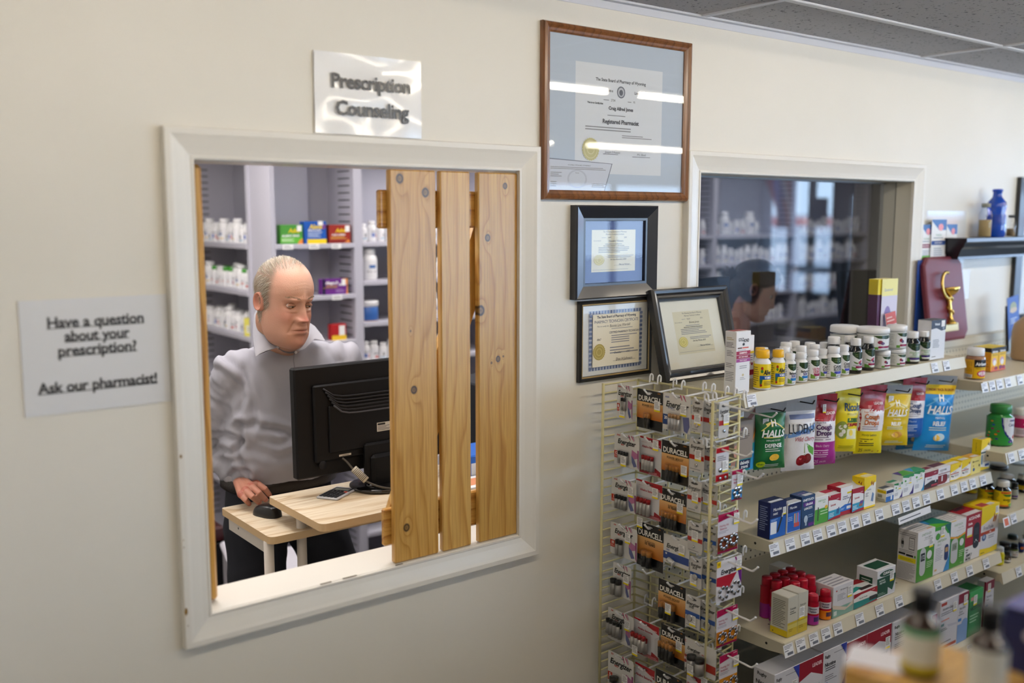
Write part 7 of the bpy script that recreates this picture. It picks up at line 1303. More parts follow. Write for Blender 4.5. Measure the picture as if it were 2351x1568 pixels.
mb = MB(); mb.box(0, 0, 0, .09, .002, .20, '4a443c'); o = mb.build('leaflet', M_PAPER); o.location = (p.x-.02, -.112, ZA+.004); o.rotation_euler = (-.02, -.10, 0); tag(o, 'dark leaflet behind the blue one beside the jug', 'leaflet')
ZE = 1.0185
vita = [('r', 0, 0, 1, 1, '2f8a3c'), ('p', [(.52, 1), (1, 1), (1, 0), (.88, .02), (.62, .40), (.53, .75)], 'e4e6ee'), ('p', [(.50, 1), (.54, 1), (.55, .75), (.64, .40), (.92, .02), (.86, 0), (.60, .38), (.51, .74)], '2a2a78'), ('t', 'vitafusion', .80, .90, .07, '3a2c80', 'bi', .42), ('t', 'Calcium', .80, .74, .10, '3a2c70', '', .42), ('e', .74, .12, .06, .05, '4a2a88'), ('t', '1', .74, .12, .06, 'ffffff', 'b'), ('e', .9, .28, .10, .08, 'b8303c')]+[('e', a, b, .035, .03, c) for a, b, c in ((.3, .85, 'e0a030'), (.34, .72, '2a4a9a'), (.32, .58, 'a02c5c'), (.24, .42, 'e0d070'), (.40, .38, 'e08a2c'), (.22, .3, 'b83040'), (.30, .16, 'e08a2c'), (.42, .22, '2a2a88'), (.16, .12, '2a2a88'), (.45, .5, 'a02c3c'))]
pb('gummy_jar', 'large green Vitafusion calcium gummy bottle on the middle right shelf', 'jar', 2268, 2326, 926, -.415, ZE, body='2f8a3c', cap='2c7a3a', shape='pill', lab=vita, labc='2f8a3c', lab_z=(.03, .72), span=3.4, m=M_GLOSS)
pb('gummy_jar', 'pink gummy jar with white lid right of the green bottle', 'jar', 2326, 2364, 934, -.40, ZE, body='c9a0b4', shape='jar', lab=[('r', 0, 0, 1, 1, 'd8c4d4'), ('r', 0, .45, 1, 1, 'b01c5c'), ('t', 'Calcium', .7, .68, .09, 'ffffff', 'b', .4), ('l', .3, .1, .9, .38, 4, '7a6a7a')], labc='b01c5c', lab_z=(.04, .66))
ZF = .802; ech = [('r', 0, 0, 1, 1, 'e8c818'), ('r', .42, .84, 1, .96, 'c8502c'), ('p', [(.48, .80), (.9, .80), (.86, .62), (.6, .66)], '4a7a30'), ('t', 'ECHINACEA', .74, .44, .09, '1c1c1c', 'b', .46), ('t', '500 MG', .78, .32, .06, '1c1c1c', 'b', .3), ('r', 0, 0, 1, .10, 'd8782c'), ('e', .85, .1, .12, .12, '8ab04a'), ('l', .04, .3, .36, .9, 7, '9a8a20')]
pb('dark_bottle', 'black and yellow Echinacea bottle at the front of the lower right shelf', 'bottle', 2283, 2320, 1101, -.46, ZF, body='0e0e0e', shape='dark', lab=ech, labc='e8c818', lab_z=(.08, .66), m=M_DARKB)
pb('dark_bottle', 'black bottle with a wide pale cap behind the Echinacea bottle', 'bottle', 2290, 2330, 1087, -.36, ZF, body='101214', shape='dark', lab=[('r', 0, 0, 1, 1, '8c948c'), ('r', 0, .1, 1, .3, '4a2c68')], m=M_DARKB)
pb('dark_bottle', 'slim black bottle right of the Echinacea bottle', 'bottle', 2320, 2336, 1106, -.44, ZF, body='101214', cap='181a1c', shape='jar', lab=[('r', 0, 0, 1, 1, '9aa09a'), ('r', 0, .1, 1, .3, '4a2c68')], m=M_DARKB)
pb('dark_bottle', 'wide black Airborne jar at the right edge, lower shelf', 'jar', 2335, 2372, 1088, -.42, ZF, body='0e0e10', shape='jar', lab=[('r', 0, 0, 1, 1, '17151c'), ('t', 'Airborne', .6, .8, .14, 'ffffff', 'b', .6), ('r', .1, .2, .45, .6, 'e0c020'), ('r', .5, .2, .9, .6, '4a2c88'), ('e', .6, .2, .2, .16, 'b8b8bc')], m=M_DARKB, lab_z=(.05, .70))
for i, (a, b2, t) in enumerate(((2272, 2312, 1062), (2312, 2358, 1066))):
    pb('supplement_jar', 'wide dark grey-lidded jar at the back of the lower right shelf, %s' % ('left', 'right')[i], 'jar', a, b2, t, -.20, ZF, body='1a1c20', cap='b8b6b2', shape='jar', m=M_DARKB, caph=.84)
pb('dark_bottle', 'dark bottle with a yellow and orange label in shadow behind the FreeStyle box', 'bottle', 2246, 2282, 1100, -.40, ZF, body='0e0e0e', cap='17181a', shape='dark', lab=ech, labc='b8a018', lab_z=(.08, .66), m=M_DARKB)
pb('dark_bottle', 'dim yellow bottle far behind the FreeStyle box', 'bottle', 2212, 2244, 1110, -.30, ZF, body='0e0e0e', cap='17181a', shape='dark', lab=ech, labc='b8a018', m=M_DARKB)
ZG = .587
pb('supplement_jar', 'squat yellow K-1 jar with a white lid on the lowest visible right shelf', 'jar', 2278, 2304, 1253, -.46, ZG, body='d8c81c', shape='jar', lab=[('r', 0, 0, 1, 1, 'd0cc1c'), ('t', 'K-1', .72, .5, .22, '1c1c1c', 'b', .3)], labc='d0cc1c')
pb('supplement_jar', 'small dark K2 jar right of the yellow K-1 jar', 'jar', 2302, 2319, 1264, -.47, ZG, body='17120e', cap='14161c', shape='jar', lab=[('r', 0, 0, 1, 1, '4a4038'), ('t', 'K2', .7, .6, .2, 'ecebe8', 'b', .3), ('r', .3, .05, 1, .35, 'd8d8dc')], m=M_DARKB)
pb('supplement_jar', 'dark Krill jar with a pale label', 'jar', 2319, 2336, 1246, -.46, ZG, body='17120e', cap='14161c', shape='jar', lab=[('r', 0, 0, 1, 1, 'c8ccd0'), ('r', 0, .8, 1, 1, '5a6a3a'), ('t', 'Krill', .7, .62, .14, '26262c', 'b', .4), ('l', .4, .15, .9, .4, 3, '9a5a6a')], m=M_DARKB)
pb('supplement_jar', 'blue jar with a white top right of the Krill jar', 'jar', 2337, 2350, 1236, -.45, ZG, body='1c2c68', cap='ecebf0', shape='jar', lab=[('r', 0, 0, 1, 1, '1c2c68'), ('e', .6, .5, .2, .2, 'c86a3a')], m=M_GLOSS)
pb('supplement_jar', 'flat dark jar with a yellow slip behind the K2 jar', 'jar', 2294, 2318, 1243, -.40, ZG, body='17151c', cap='23202c', shape='tub', m=M_DARKB)
pb('supplement_jar', 'tall black bottle in shadow behind the Krill jar', 'jar', 2312, 2334, 1225, -.36, ZG, body='0e1210', cap='12302c', shape='jar', m=M_DARKB)
pb('supplement_jar', 'pale bottle at the right edge above the foreground box', 'jar', 2346, 2366, 1228, -.44, ZG, body='c8c8d0', shape='jar')
# ------------------------------------------------------------------ blurred foreground: counter corner with dropper bottles
ZFG = 1.27
M_YW = wood_mat('honey_wood', 'd8b068', 'cc9f55', 'b88842', along='x', freq=14, rough=.35)
c0 = atZ(1905, 1500, ZFG); 
tb = empty('display_table', (1.2, -1.6, 0), 0, 'honey-coloured wooden display table corner in the blurred foreground', 'table')
c1, c2, c3 = atZ(1936, 1532, ZFG), atZ(2125, 1468, ZFG), atZ(2480, 1580, ZFG); c4 = c1+(c3-c2); PT = [c1, c4, c3, c2]
mb = MB(); mb.mesh([(p.x, p.y, z) for z in (ZFG-.09, ZFG) for p in PT], [(0, 1, 2, 3), (7, 6, 5, 4), (0, 4, 5, 1), (1, 5, 6, 2), (2, 6, 7, 3), (3, 7, 4, 0)][:2]+[(1, 5, 4, 0), (2, 6, 5, 1), (3, 7, 6, 2), (0, 4, 7, 3)], 'fff', False); abs_child(mb.build('tabletop', M_YW), tb)
cc = (c1+c2+c3+c4)*.25
for p in PT:
    q = p+(cc-p)*.12; mb = MB(); mb.box(q.x-.02, q.y-.02, 0, q.x+.02, q.y+.02, ZFG-.09, 'fff', bev=.003); abs_child(mb.build('leg', M_YW), tb)
M_AMBER = mat('amber_glass', .1, coat=.6, spec=.7)
def dropper(px, pyt, pyb, label, lab, dia_px):
    p = atZ(px, pyb, ZFG); Y = p.y; dep = (p-CAM).dot(FW); r = dia_px/2/F*dep; hh = atY(px, pyt, Y).z-ZFG
    o = empty('dropper_bottle', (p.x, Y, ZFG), 0, label, 'bottle')
    mb = MB(); mb.lathe([(r*.92, 0), (r, hh*.02), (r, hh*.58), (r*.94, hh*.64), (r*.46, hh*.72), (r*.42, hh*.80)], seg=28, c='2c1608'); mb.build('glass_body', M_AMBER, o)
    mb = MB(); mb.lathe([(r*.50, hh*.74), (r*.54, hh*.75), (r*.54, hh*.93), (r*.5, hh*.95)], seg=28, c='101114'); mb.build('collar', M_BLACK, o)
    mb = MB(); mb.lathe([(r*.60, hh*.93), (r*.64, hh*.95), (r*.62, hh*.995), (r*.4, hh)], seg=24, c='17181c'); mb.build('cap', M_PLAST, o)
    mb = MB(); mb.lathe([(r*1.01, hh*.07)]+[(r*1.012, hh*(.07+.5*k/30)) for k in range(1, 31)], seg=30, c='fff', cf=lambda z: lab(z/hh), cap=False); mb.build('label', M_PAPER, o)
dropper(2110, 1357, 1545, 'blurred amber dropper bottle with a green and yellow banded label', lambda t: 'b8a628' if t < .17 else ('e0ddd0' if t < .50 else '6fae84'), 84)
dropper(2262, 1398, 1600, 'blurred amber dropper bottle nearest the dark blue box', lambda t: 'dcdad0', 84)
mb = MB(); p = atZ(1985, 1512, ZFG); mb.box(-.03, -.035, 0, .03, .035, .0015, 'dcdce8'); o = mb.build('paper_slip', M_PAPER); o.location = (p.x+.01, p.y-.01, ZFG); o.rotation_euler = (0, 0, .4); tag(o, 'blurred white paper slip lying on the foreground table', 'paper')
p = atZ(2292, 1528, ZFG)
o = carton('display_box', 'blurred dark blue box in the lower right foreground', 'box', p.x, p.y-.14, ZFG, .13, .14, .082, '17204e', [('r', .02, .35, 1, .45, '2a3468')], side=[('r', 0, 0, 1, .3, '1c2658'), ('e', .26, .62, .06, .09, 'b8b4c8')], top=[('r', 0, 0, 1, 1, '5a5c9a')])
# ------------------------------------------------------------------ people
def skin_mat():
    m = mat('skin', .46, bump=.12, bscale=260, spec=.4); b = m.node_tree.nodes['Principled BSDF']
    b.inputs['Subsurface Weight'].default_value = .12; b.inputs['Subsurface Radius'].default_value = (.012, .005, .003); b.inputs['Subsurface Scale'].default_value = .6; return m
M_SKIN = skin_mat(); M_HAIR = mat('hair', .55); M_CLOTH = mat('woven_cloth', .82, bump=.25, bscale=700, spec=.2)
def interp(T_, z):
    if z <= T_[0][0]: return T_[0][1:]
    for a, b in zip(T_, T_[1:]):
        if z <= b[0]:
            i = T_.index(a); c = T_[max(i-1, 0)]; d = T_[min(i+2, len(T_)-1)]; h = b[0]-a[0]; t = (z-a[0])/h; o = []
            for k in range(1, len(a)):
                m0 = (b[k]-c[k])/(b[0]-c[0])*h if i else (b[k]-a[k]); m1 = (d[k]-a[k])/(d[0]-a[0])*h if d is not b else (b[k]-a[k])
                o.append((2*t**3-3*t*t+1)*a[k]+(t**3-2*t*t+t)*m0+(3*t*t-2*t**3)*b[k]+(t**3-t*t)*m1)
            return tuple(o)
    return T_[-1][1:]
# z, half width, front, back
HEADT = [(-.128, .014, .062, -.030), (-.122, .032, .079, -.012), (-.108, .050, .089, .005), (-.090, .061, .0905, .022), (-.070, .067, .090, .036), (-.045, .0705, .0885, .058), (-.015, .0725, .086, .082), (.012, .075, .087, .094), (.035, .077, .092, .100), (.060, .076, .088, .099), (.085, .068, .075, .086), (.104, .053, .054, .064), (.116, .034, .032, .040), (.1225, .015, .012, .020), (.124, .002, -.002, .004)]
def g2(x, z, cx, cz, sx, sz): return math.exp(-((x-cx)/sx)**2-((z-cz)/sz)**2)
def face_bump(x, z, fem):
    """forward push of the face at (x, z), metres"""
    a = abs(x); d = 0
    t = (z+.036)/.052  # nose 0 at tip, 1 at root
    if t > -.5:
        tt = min(max(t, 0), 1); prof = (.031-.023*tt**.8)*(1 if t >= 0 else math.exp(-(t/.22)**2)); wd = .0138-.0058*tt**.6; prof *= .8 if fem else 1
        if t > 1: prof *= math.exp(-((t-1)/.35)**2)
        d += prof*math.exp(-(a/wd)**2.0)
    d += .0100*g2(a, z, .0165, -.038, .0068, .0070)
    d -= .0125*g2(a, z, .031, .000, .0150, .0105); d -= .004*g2(a, z, .013, .006, .006, .010)
    d += .0088*g2(a, z, .028, .017, .021, .0068)+.002*g2(a, z, .008, .022, .008, .008)
    d += .0045*g2(a, z, .030, -.012, .014, .006)-.0018*g2(a, z, .030, -.019, .014, .003)
    d += .0055*g2(a, z, .044, -.032, .017, .018)
    lx, lz = a-.020-(-.036-z)*.42, 0
    if -.078 < z < -.034: d -= .0046*math.exp(-(lx/.0042)**2)*(1-abs((z+.056)/.022)**2*.7)
    d += .0075*g2(a, z, 0, -.066, .026, .016)
    d += .0022*g2(a, z, 0, -.0605, .020, .004)+.0035*g2(a, z, 0, -.0745, .017, .0045)
    mz = -.0675-.12*(a-.01)*(a > .01)*.6
    d -= .0042*math.exp(-((z-mz)/.0017)**2)*math.exp(-(a/.026)**6)
    d -= .0035*g2(a, z, 0, -.084, .016, .0045)+.002*g2(a, z, .029, -.071, .005, .006)
    d += .0075*g2(a, z, 0, -.103, .017, .013)
    if not fem:
        d += .0045*g2(a, z, .046, -.088, .014, .018)
        for wz in (.044, .053, .062): d -= .0004*math.exp(-((z-wz-.004*math.cos(x*60))/.0014)**2)*math.exp(-(a/.035)**4)
        d -= .0014*math.exp(-((a-.0055)/.0015)**2)*math.exp(-((z-.024)/.008)**2)
    return d
def head_mesh(mb, M, fem=False):
    NA, NZ_ = 150, 132; vs = []; pc = []
    for j in range(NZ_+1):
        q = j/NZ_; z = -.128+.252*(.5-.5*math.cos(math.pi*q))*.35+.252*q*.65
        w_, fr, bk_ = interp(HEADT, z)
        for i in range(NA):
            t = i/NA; a = 2*math.pi*(t+.09*math.sin(2*math.pi*t)/(2*math.pi)*0); ca, sa = math.cos(a), math.sin(a)  # a=0 front
            # concentrate samples on the face
            a = a-.55*math.sin(a); ca, sa = math.cos(a), math.sin(a)
            ex = 2.25-.25/(1+math.exp(-(z-.06)/.012))
            x = w_*abs(sa)**(2/ex)*(1 if sa > 0 else -1); rr = (fr if ca > 0 else bk_); y = -rr*abs(ca)**(2/ex)*(1 if ca > 0 else -1)
            if z < -.05 and ca < 0: y *= 1
            if ca > -.05:
                k = min(1, max(0, (ca+.05)/.5)); y -= face_bump(x, z, fem)*k
            if fem: x *= .93
            vs.append(Vector((x, y, z))); pc.append((x, y, z))
    fs = []; cl = []
    def mixc(c1, c2, t): return tuple(p*(1-t)+q*t for p, q in zip(c1, c2))
    base = lin('bf917e') if not fem else lin('c79a84'); red = lin('b4685c'); pale = lin('d3ae9c'); lip = lin('a9645a'); dark = lin('6a4436'); hairc = lin('72685c') if not fem else lin('2c1c18'); scalp = lin('c9a88c')
    for j in range(NZ_):
        for i in range(NA):
            k = (i+1) % NA; fs.append((j*NA+i, j*NA+k, (j+1)*NA+k, (j+1)*NA+i)); x, y, z = pc[j*NA+i]; a = abs(x)
            c = base; fr_ = y < -.02
            if fr_:
                c = mixc(c, red, min(.75, .40*g2(a, z, .045, -.03, .02, .022)+.75*g2(a, z, 0, -.034, .016, .012)+.3*g2(a, z, 0, -.1, .03, .02))); c = mixc(c, pale, .6*g2(a, z, 0, .06, .05, .03)+.35*g2(a, z, .03, -.014, .012, .006))
                c = mixc(c, lip, min(1, 1.1*g2(a, z, 0, -.0685, .021, .0055))*.7); c = mixc(c, dark, .75*math.exp(-((z+.0675)/.0012)**2)*math.exp(-(a/.024)**6)); c = mixc(c, dark, .8*g2(a, z, .0085, -.0435, .004, .0022))
            hm = hair_mask(x, y, z, fem)
            c = mixc(c, hairc, hm*(.95 if fem else .75)); cl.append(c)
    n0 = len(vs); vs.append(Vector((0, -.02, .1243))); vs.append(Vector((0, -.02, -.129)))
    for i in range(NA): fs.append((NZ_*NA+i, NZ_*NA+(i+1) % NA, n0)); cl.append(hairc if fem else scalp); fs.append(((i+1) % NA, i, n0+1)); cl.append(base)
    mb.mesh([M @ v for v in vs], fs, cl, True)
    # ears
    for s in (-1, 1):
        ev = []; ef = []; nu, nv = 22, 9
        for v in range(nv+1):
            for u in range(nu):
                a = 2*math.pi*u/nu; r = v/nv; ry, rz_ = .0165*(1+.12*math.sin(a)), .031*(1-.22*(math.sin(a) < 0)*abs(math.sin(a)))
                rim = math.exp(-((r-.86)/.16)**2)*.0075; bowl = -.005*math.exp(-(r/.55)**2); hh = .007+rim+bowl
                if r > .97: hh = -.004
                yy = ry*r*math.cos(a); zz = rz_*r*math.sin(a)
                ev.append(M @ Vector((s*((.071 if not fem else .067)+hh+.20*(yy+.012)), .012+yy+zz*.12, -.004+zz)))
        for v in range(nv):
            for u in range(nu): q = (v*nu+u, v*nu+(u+1) % nu, (v+1)*nu+(u+1) % nu, (v+1)*nu+u); ef.append(q if s < 0 else tuple(reversed(q)))
        mb.mesh(ev, ef, 'b97f6c' if not fem else 'b5806e', True)
    # lids and eyes
    for s in (-1, 1):
        lash = []
        for (t0, t1, c) in ((-.02, 1.75, 'a07460'), (-1.35, -.46, 'ae7f6a')):
            ev = []; ef = []; n1, n2 = 14, 8
            for v in range(n2+1):
                th = t0+(t1-t0)*v/n2
                for u in range(n1+1):
                    a = -1.25+2.5*u/n1; r = .0135
                    ev.append(M @ Vector((s*(.031 if not fem else .029)+r*1.22*math.sin(a)*math.cos(th*.72), -.0730-r*.70*math.cos(a)*math.cos(th), .0005+r*.66*math.sin(th)*math.cos(a*.75))))
            for v in range(n2):
                for u in range(n1): ef.append((v*(n1+1)+u, v*(n1+1)+u+1, (v+1)*(n1+1)+u+1, (v+1)*(n1+1)+u))
            mb.mesh(ev, ef, c, True)
            if t0 < 0 < t1: mb.tube([p+(M.to_3x3() @ Vector((0, -.0004, -.0002))) for p in ev[1:n1]], .00075, '4a3026', 5)
def hair_mask(x, y, z, fem):
    a = math.degrees(math.atan2(abs(x), -y)); sm = lambda e, v, w_: 1/(1+math.exp(-(v-e)/w_))
    if fem: return max(sm(.070-.0009*max(0, a-20)*1.1, z, .003), sm(74, a, 2)*sm(-.06, z, .005)) if z > -.09 else 0
    side = sm(70-260*max(0, z-.03)*.45, a, 3.5)*sm(-.018 if a < 96 else -.055, z, .004)
    top_ = sm(.088+.10*max(0, -y-.015), z, .006)*sm(-.052, y, .006)*.75
    return max(side, top_)
def eyes(M, par, fem=False):
    for s in (-1, 1):
        mb = MB(); c = Vector((s*(.031 if not fem else .029), -.0724, .0005)); vs = []; fs = []; cl = []; n, m = 18, 12
        look = Vector((.15, -1, -.62)).normalized()
        for j in range(m+1):
            for i in range(n):
                th = math.pi*j/m; ph = 2*math.pi*i/n; vs.append(c+Vector((math.sin(th)*math.cos(ph)*.0135, math.cos(th)*.0090, math.sin(th)*math.sin(ph)*.0080)))
        for j in range(m):
            for i in range(n):
                fs.append((j*n+i, j*n+(i+1) % n, (j+1)*n+(i+1) % n, (j+1)*n+i)); dd = (vs[j*n+i]-c).normalized().dot(look); cl.append(lin('15100e') if dd > .93 else (lin('4a5660') if dd > .82 else lin('d8cec6')))
        mb.mesh([M @ v for v in vs], fs, cl); mb.build('eye', mat('eye_wet', .08, spec=.8), par)
def ribbons(mb, roots, M, fdir, ln, wd, cols, seg=4, fem=False, lift=.0015):
    for p, nrm in roots:
        q = Vector(p); c = random.choice(cols); pts = []; L_ = ln*random.uniform(.6, 1.2)
        for k in range(seg+1):
            pts.append(q.copy()); d = fdir(q); d = (d-nrm*d.dot(nrm)).normalized(); d += Vector((random.uniform(-1, 1), random.uniform(-1, 1), random.uniform(-1, 1)))*.12
            q = q+d*L_/seg+nrm*(lift if k < 2 else -lift*.6)
        side = (pts[1]-pts[0]).cross(nrm).normalized(); vs = []
        for k, r in enumerate(pts): w_ = wd*(1-.7*k/seg); vs += [M @ (r-side*w_), M @ (r+side*w_)]
        mb.mesh(vs, [(2*k, 2*k+1, 2*k+3, 2*k+2) for k in range(seg)], c, True)
def scalp_roots(n, fem, rng):
    out = []
    while len(out) < n:
        z = rng.uniform(-.06, .124); a = rng.uniform(0, 2*math.pi); w_, fr, bk_ = interp(HEADT, z); ca, sa = math.cos(a), math.sin(a)
        x = w_*sa; y = -(fr if ca > 0 else bk_)*ca
        if rng.random() < hair_mask(x, y, z, fem)-.15: out.append((Vector((x, y, z)), Vector((x/.0059, y/.0085, (z-.0)/.0125)).normalized()))
    return out
def remesh(mb, vox, it=6, fac=.5):
    o = mb.build('tmp', M_PAPER); md = o.modifiers.new('r', 'REMESH'); md.mode = 'VOXEL'; md.voxel_size = vox
    sm = o.modifiers.new('s', 'SMOOTH'); sm.factor = fac; sm.iterations = it
    dg = bpy.context.evaluated_depsgraph_get(); me = o.evaluated_get(dg).to_mesh()
    vs = [v.co.copy() for v in me.vertices]; ns = [v.normal.copy() for v in me.vertices]; fs = [tuple(p.vertices) for p in me.polygons]
    o.evaluated_get(dg).to_mesh_clear(); bpy.data.objects.remove(o); return vs, ns, fs
def loft(mb, secs, n=36, ex=2.3, c='fff'):
    """secs: (centre, rx, ry, normal-yaw) horizontal superellipse rings, or (centre, rx, ry, axis) oriented rings"""
    vs = []
    for cpt, rx, ry, yaw in secs:
        for i in range(n):
            a = 2*math.pi*i/n; x = rx*abs(math.cos(a))**(2/ex)*(1 if math.cos(a) > 0 else -1); y = ry*abs(math.sin(a))**(2/ex)*(1 if math.sin(a) > 0 else -1)
            vs.append(Vector(cpt)+Vector((x*math.cos(yaw)-y*math.sin(yaw), x*math.sin(yaw)+y*math.cos(yaw), 0)))
    fs = [(k*n+i, k*n+(i+1) % n, (k+1)*n+(i+1) % n, (k+1)*n+i) for k in range(len(secs)-1) for i in range(n)]
    fs += [tuple(reversed(range(n))), tuple(range((len(secs)-1)*n, len(secs)*n))]; mb.mesh(vs, fs, c)
def capsule(mb, pts, rs, c='fff', seg=16):
    P = [Vector(p) for p in pts]; d0 = (P[0]-P[1]).normalized(); d1 = (P[-1]-P[-2]).normalized(); Q = []; R_ = []
    for k in (3, 2, 1): t = k/3*R90; Q.append(P[0]+d0*rs[0]*math.sin(t)*.98); R_.append(max(.0004, rs[0]*math.cos(t)))
    Q += P; R_ += list(rs)
    for k in (1, 2, 3): t = k/3*R90; Q.append(P[-1]+d1*rs[-1]*math.sin(t)*.98); R_.append(max(.0004, rs[-1]*math.cos(t)))
    mb.tube(Q, R_, c, seg)
def segd(p, a, b): ab = b-a; t = max(0, min(1, (p-a).dot(ab)/ab.length_squared)); return (p-(a+ab*t)).length, t
# ---- the pharmacist
man = empty('person', (0, 0, 0), 0, 'grey-haired man in a pale grey shirt standing at the monitor behind the hatch', 'person')
hc = atY(651, 691, .74)
MH = Matrix.Translation(hc) @ Matrix.Rotation(math.radians(12), 4, 'Z') @ Matrix.Rotation(math.radians(7), 4, 'X') @ Matrix.Rotation(math.radians(2), 4, 'Y') @ Matrix.Diagonal((1.02, 1.06, 1.10, 1))
body = MB(); head_mesh(body, MH)
S1 = Vector((1.178, .895, 1.352)); S2_ = Vector((1.566, .875, 1.355)); E1 = Vector((1.150, 1.045, 1.095)); W1_ = atZ(546, 1100, .985)
E2 = Vector((1.665, .93, 1.10)); W2_ = Vector((1.60, .73, 1.03))
def hand(mb, wr, digits, knr=.0125):
    h = MB()
    for pts, r0, r1 in digits: capsule(h, pts, [r0+(r1-r0)*k/(len(pts)-1) for k in range(len(pts))], seg=12)
    kn = [Vector(d[0][0]) for d in digits[1:]]
    for k in kn: capsule(h, [wr, wr.lerp(k, .5)+Vector((0, 0, .006)), k], [.019, .016, .0115], seg=12)
    for k1, k2 in zip(kn, kn[1:]): capsule(h, [k1, k2], [.0105, .0105], seg=10)
    v, n, f = remesh(h, .0024, 3); cl = []
    tips = [Vector(d[0][-1]) for d in digits]
    for q in f:
        p = v[q[0]]; t = min((p-x).length for x in tips+kn); cl.append(lin('b06a5a') if t < .014 else lin('bd8470'))
    mb.mesh(v, f, cl)
def hz(px, py, z): return atZ(500+px/5.0575, 1060+py/5.0575, z)
dg_ = [([hz(470, 235, .972), hz(560, 265, .968), hz(645, 328, .958)], .0125, .0092),
 ([hz(455, 255, .992), hz(545, 315, .982), hz(600, 385, .952)], .0118, .0085), ([hz(385, 285, .995), hz(480, 365, .985), hz(555, 440, .952)], .0122, .0088),
 ([hz(320, 330, .990), hz(400, 405, .980), hz(480, 475, .948)], .0116, .0085), ([hz(270, 385, .978), hz(320, 440, .968), hz(365, 490, .944)], .0105, .0078)]
hand(body, W1_, dg_)
dl = [([W2_+Vector((-.01, -.03, .0)), W2_+Vector((-.04, -.06, -.005))], .011, .009)]+[([W2_+Vector((-.02+.018*k, -.075, .0)), W2_+Vector((-.022+.018*k, -.11, -.008)), W2_+Vector((-.022+.018*k, -.135, -.022))], .010, .008) for k in range(4)]
hand(body, W2_, dl)
# neck and the covered trunk and arms, one surface with the head
tr = MB(); capsule(tr, [(1.345, .885, 1.36), (1.345, .865, 1.43), MH @ Vector((0, .035, -.06))], [.075, .068, .062]); capsule(tr, [MH @ Vector((0, -.038, -.098)), (1.345, .855, 1.44)], [.040, .060]); loft(tr, [((1.35, .93, .95), .14, .10, 0), ((1.36, .92, 1.15), .15, .10, 0), ((1.365, .90, 1.36), .15, .08, 0)])
capsule(tr, [S1, E1, W1_], [.03, .030, .024]); capsule(tr, [S2_, E2, W2_], [.04, .036, .026])
v, n, f = remesh(tr, .012, 3); body.mesh(v, f, 'b98a72')
bo = body.build('skin', M_SKIN, man); eyes(MH, bo)
# hair and brows
rng = random.Random(5); hb2 = MB(); rts = scalp_roots(5600, False, rng)
def fdir(p):
    if p.z > .075: return Vector((.55, .8, .05))
    return Vector((0, .75, -.7)) if p.y < .04 else Vector((0, .3, -1))
ribbons(hb2, rts, MH, fdir, .026, .00036, ['8d8374', 'aaa294', '6d6457', '83796b', 'bcb6aa', '756b5b', '9b8d73'], lift=.0007); hb2.build('hair', M_HAIR, bo)
for s in (-1, 1):
    eb = MB(); rr = []
    for k in range(130):
        u = rng.random(); x = s*(.012+.036*u); z = .0195+.005*math.sin(u*2.6)+rng.uniform(-.0022, .0022); y = -(interp(HEADT, z)[1]*math.sqrt(max(0, 1-(x/.078)**2))+face_bump(x, z, False))-.0002; rr.append((Vector((x, y, z)), Vector((x*6, -1, .2)).normalized()))
    ribbons(eb, rr, MH, lambda p: Vector((s, 0, .25)), .008, .00035, ['85735e', '6f5f4d', 'a3927c'], seg=2, lift=.0006); eb.build('eyebrow', M_HAIR, bo)
# shirt
sh_ = MB(); TC = (1.362, .905)
loft(sh_, [((1.352, .955, .945), .182, .135, 0), ((1.352, .950, .985), .190, .145, 0), ((1.352, .940, 1.03), .200, .160, 0), ((1.354, .930, 1.10), .203, .160, 0), ((1.358, .922, 1.18), .203, .152, 0), ((1.362, .915, 1.26), .205, .145, 0), ((1.366, .905, 1.33), .200, .130, 0), ((1.366, .897, 1.375), .165, .110, 0), ((1.362, .89, 1.410), .120, .088, 0), ((1.355, .885, 1.432), .082, .070, 0)], 40)
capsule(sh_, [(1.30, .895, 1.375), S1, S1.lerp(E1, .5), E1, E1.lerp(W1_, .55), E1.lerp(W1_, .84)], [.055, .066, .061, .054, .050, .040], seg=20)
capsule(sh_, [(1.42, .885, 1.375), S2_, S2_.lerp(E2, .5), E2, E2.lerp(W2_, .85)], [.055, .066, .060, .052, .040], seg=20)
v, n, f = remesh(sh_, .0075, 9)
out = []; zc = lambda L_: [(470+a/3.267, 700+b/3.267) for a, b in L_]
CREASE = [(zc(P_), A_c, w_c) for P_, A_c, w_c in (([(140, 380), (210, 420), (285, 490), (318, 600), (352, 700), (380, 880)], .009, 7), ([(90, 480), (190, 550), (275, 620), (292, 700), (262, 800)], .008, 7), ([(268, 900), (400, 905), (520, 925), (660, 965)], .010, 7),
 ([(380, 860), (450, 905)], .005, 6), ([(40, 958), (150, 972), (235, 1000), (285, 1035)], .010, 7), ([(150, 1080), (230, 1110), (285, 1020)], .008, 6), ([(40, 1150), (150, 1172), (275, 1165)], .006, 7), ([(120, 1380), (180, 1300), (245, 1235), (335, 1250)], .007, 6),
 ([(268, 880), (282, 1000), (252, 1080), (288, 1190), (330, 1255)], .010, 7), ([(420, 1020), (560, 1045), (640, 1005)], .005, 8), ([(300, 1000), (370, 1080), (520, 1130), (640, 1120)], .005, 9), ([(890, 180), (955, 300), (1000, 420)], .006, 8), ([(1040, 230), (1062, 400)], .006, 8), ([(60, 620), (120, 760), (200, 850)], .005, 9), ([(400, 520), (440, 650), (400, 800)], .003, 14))]
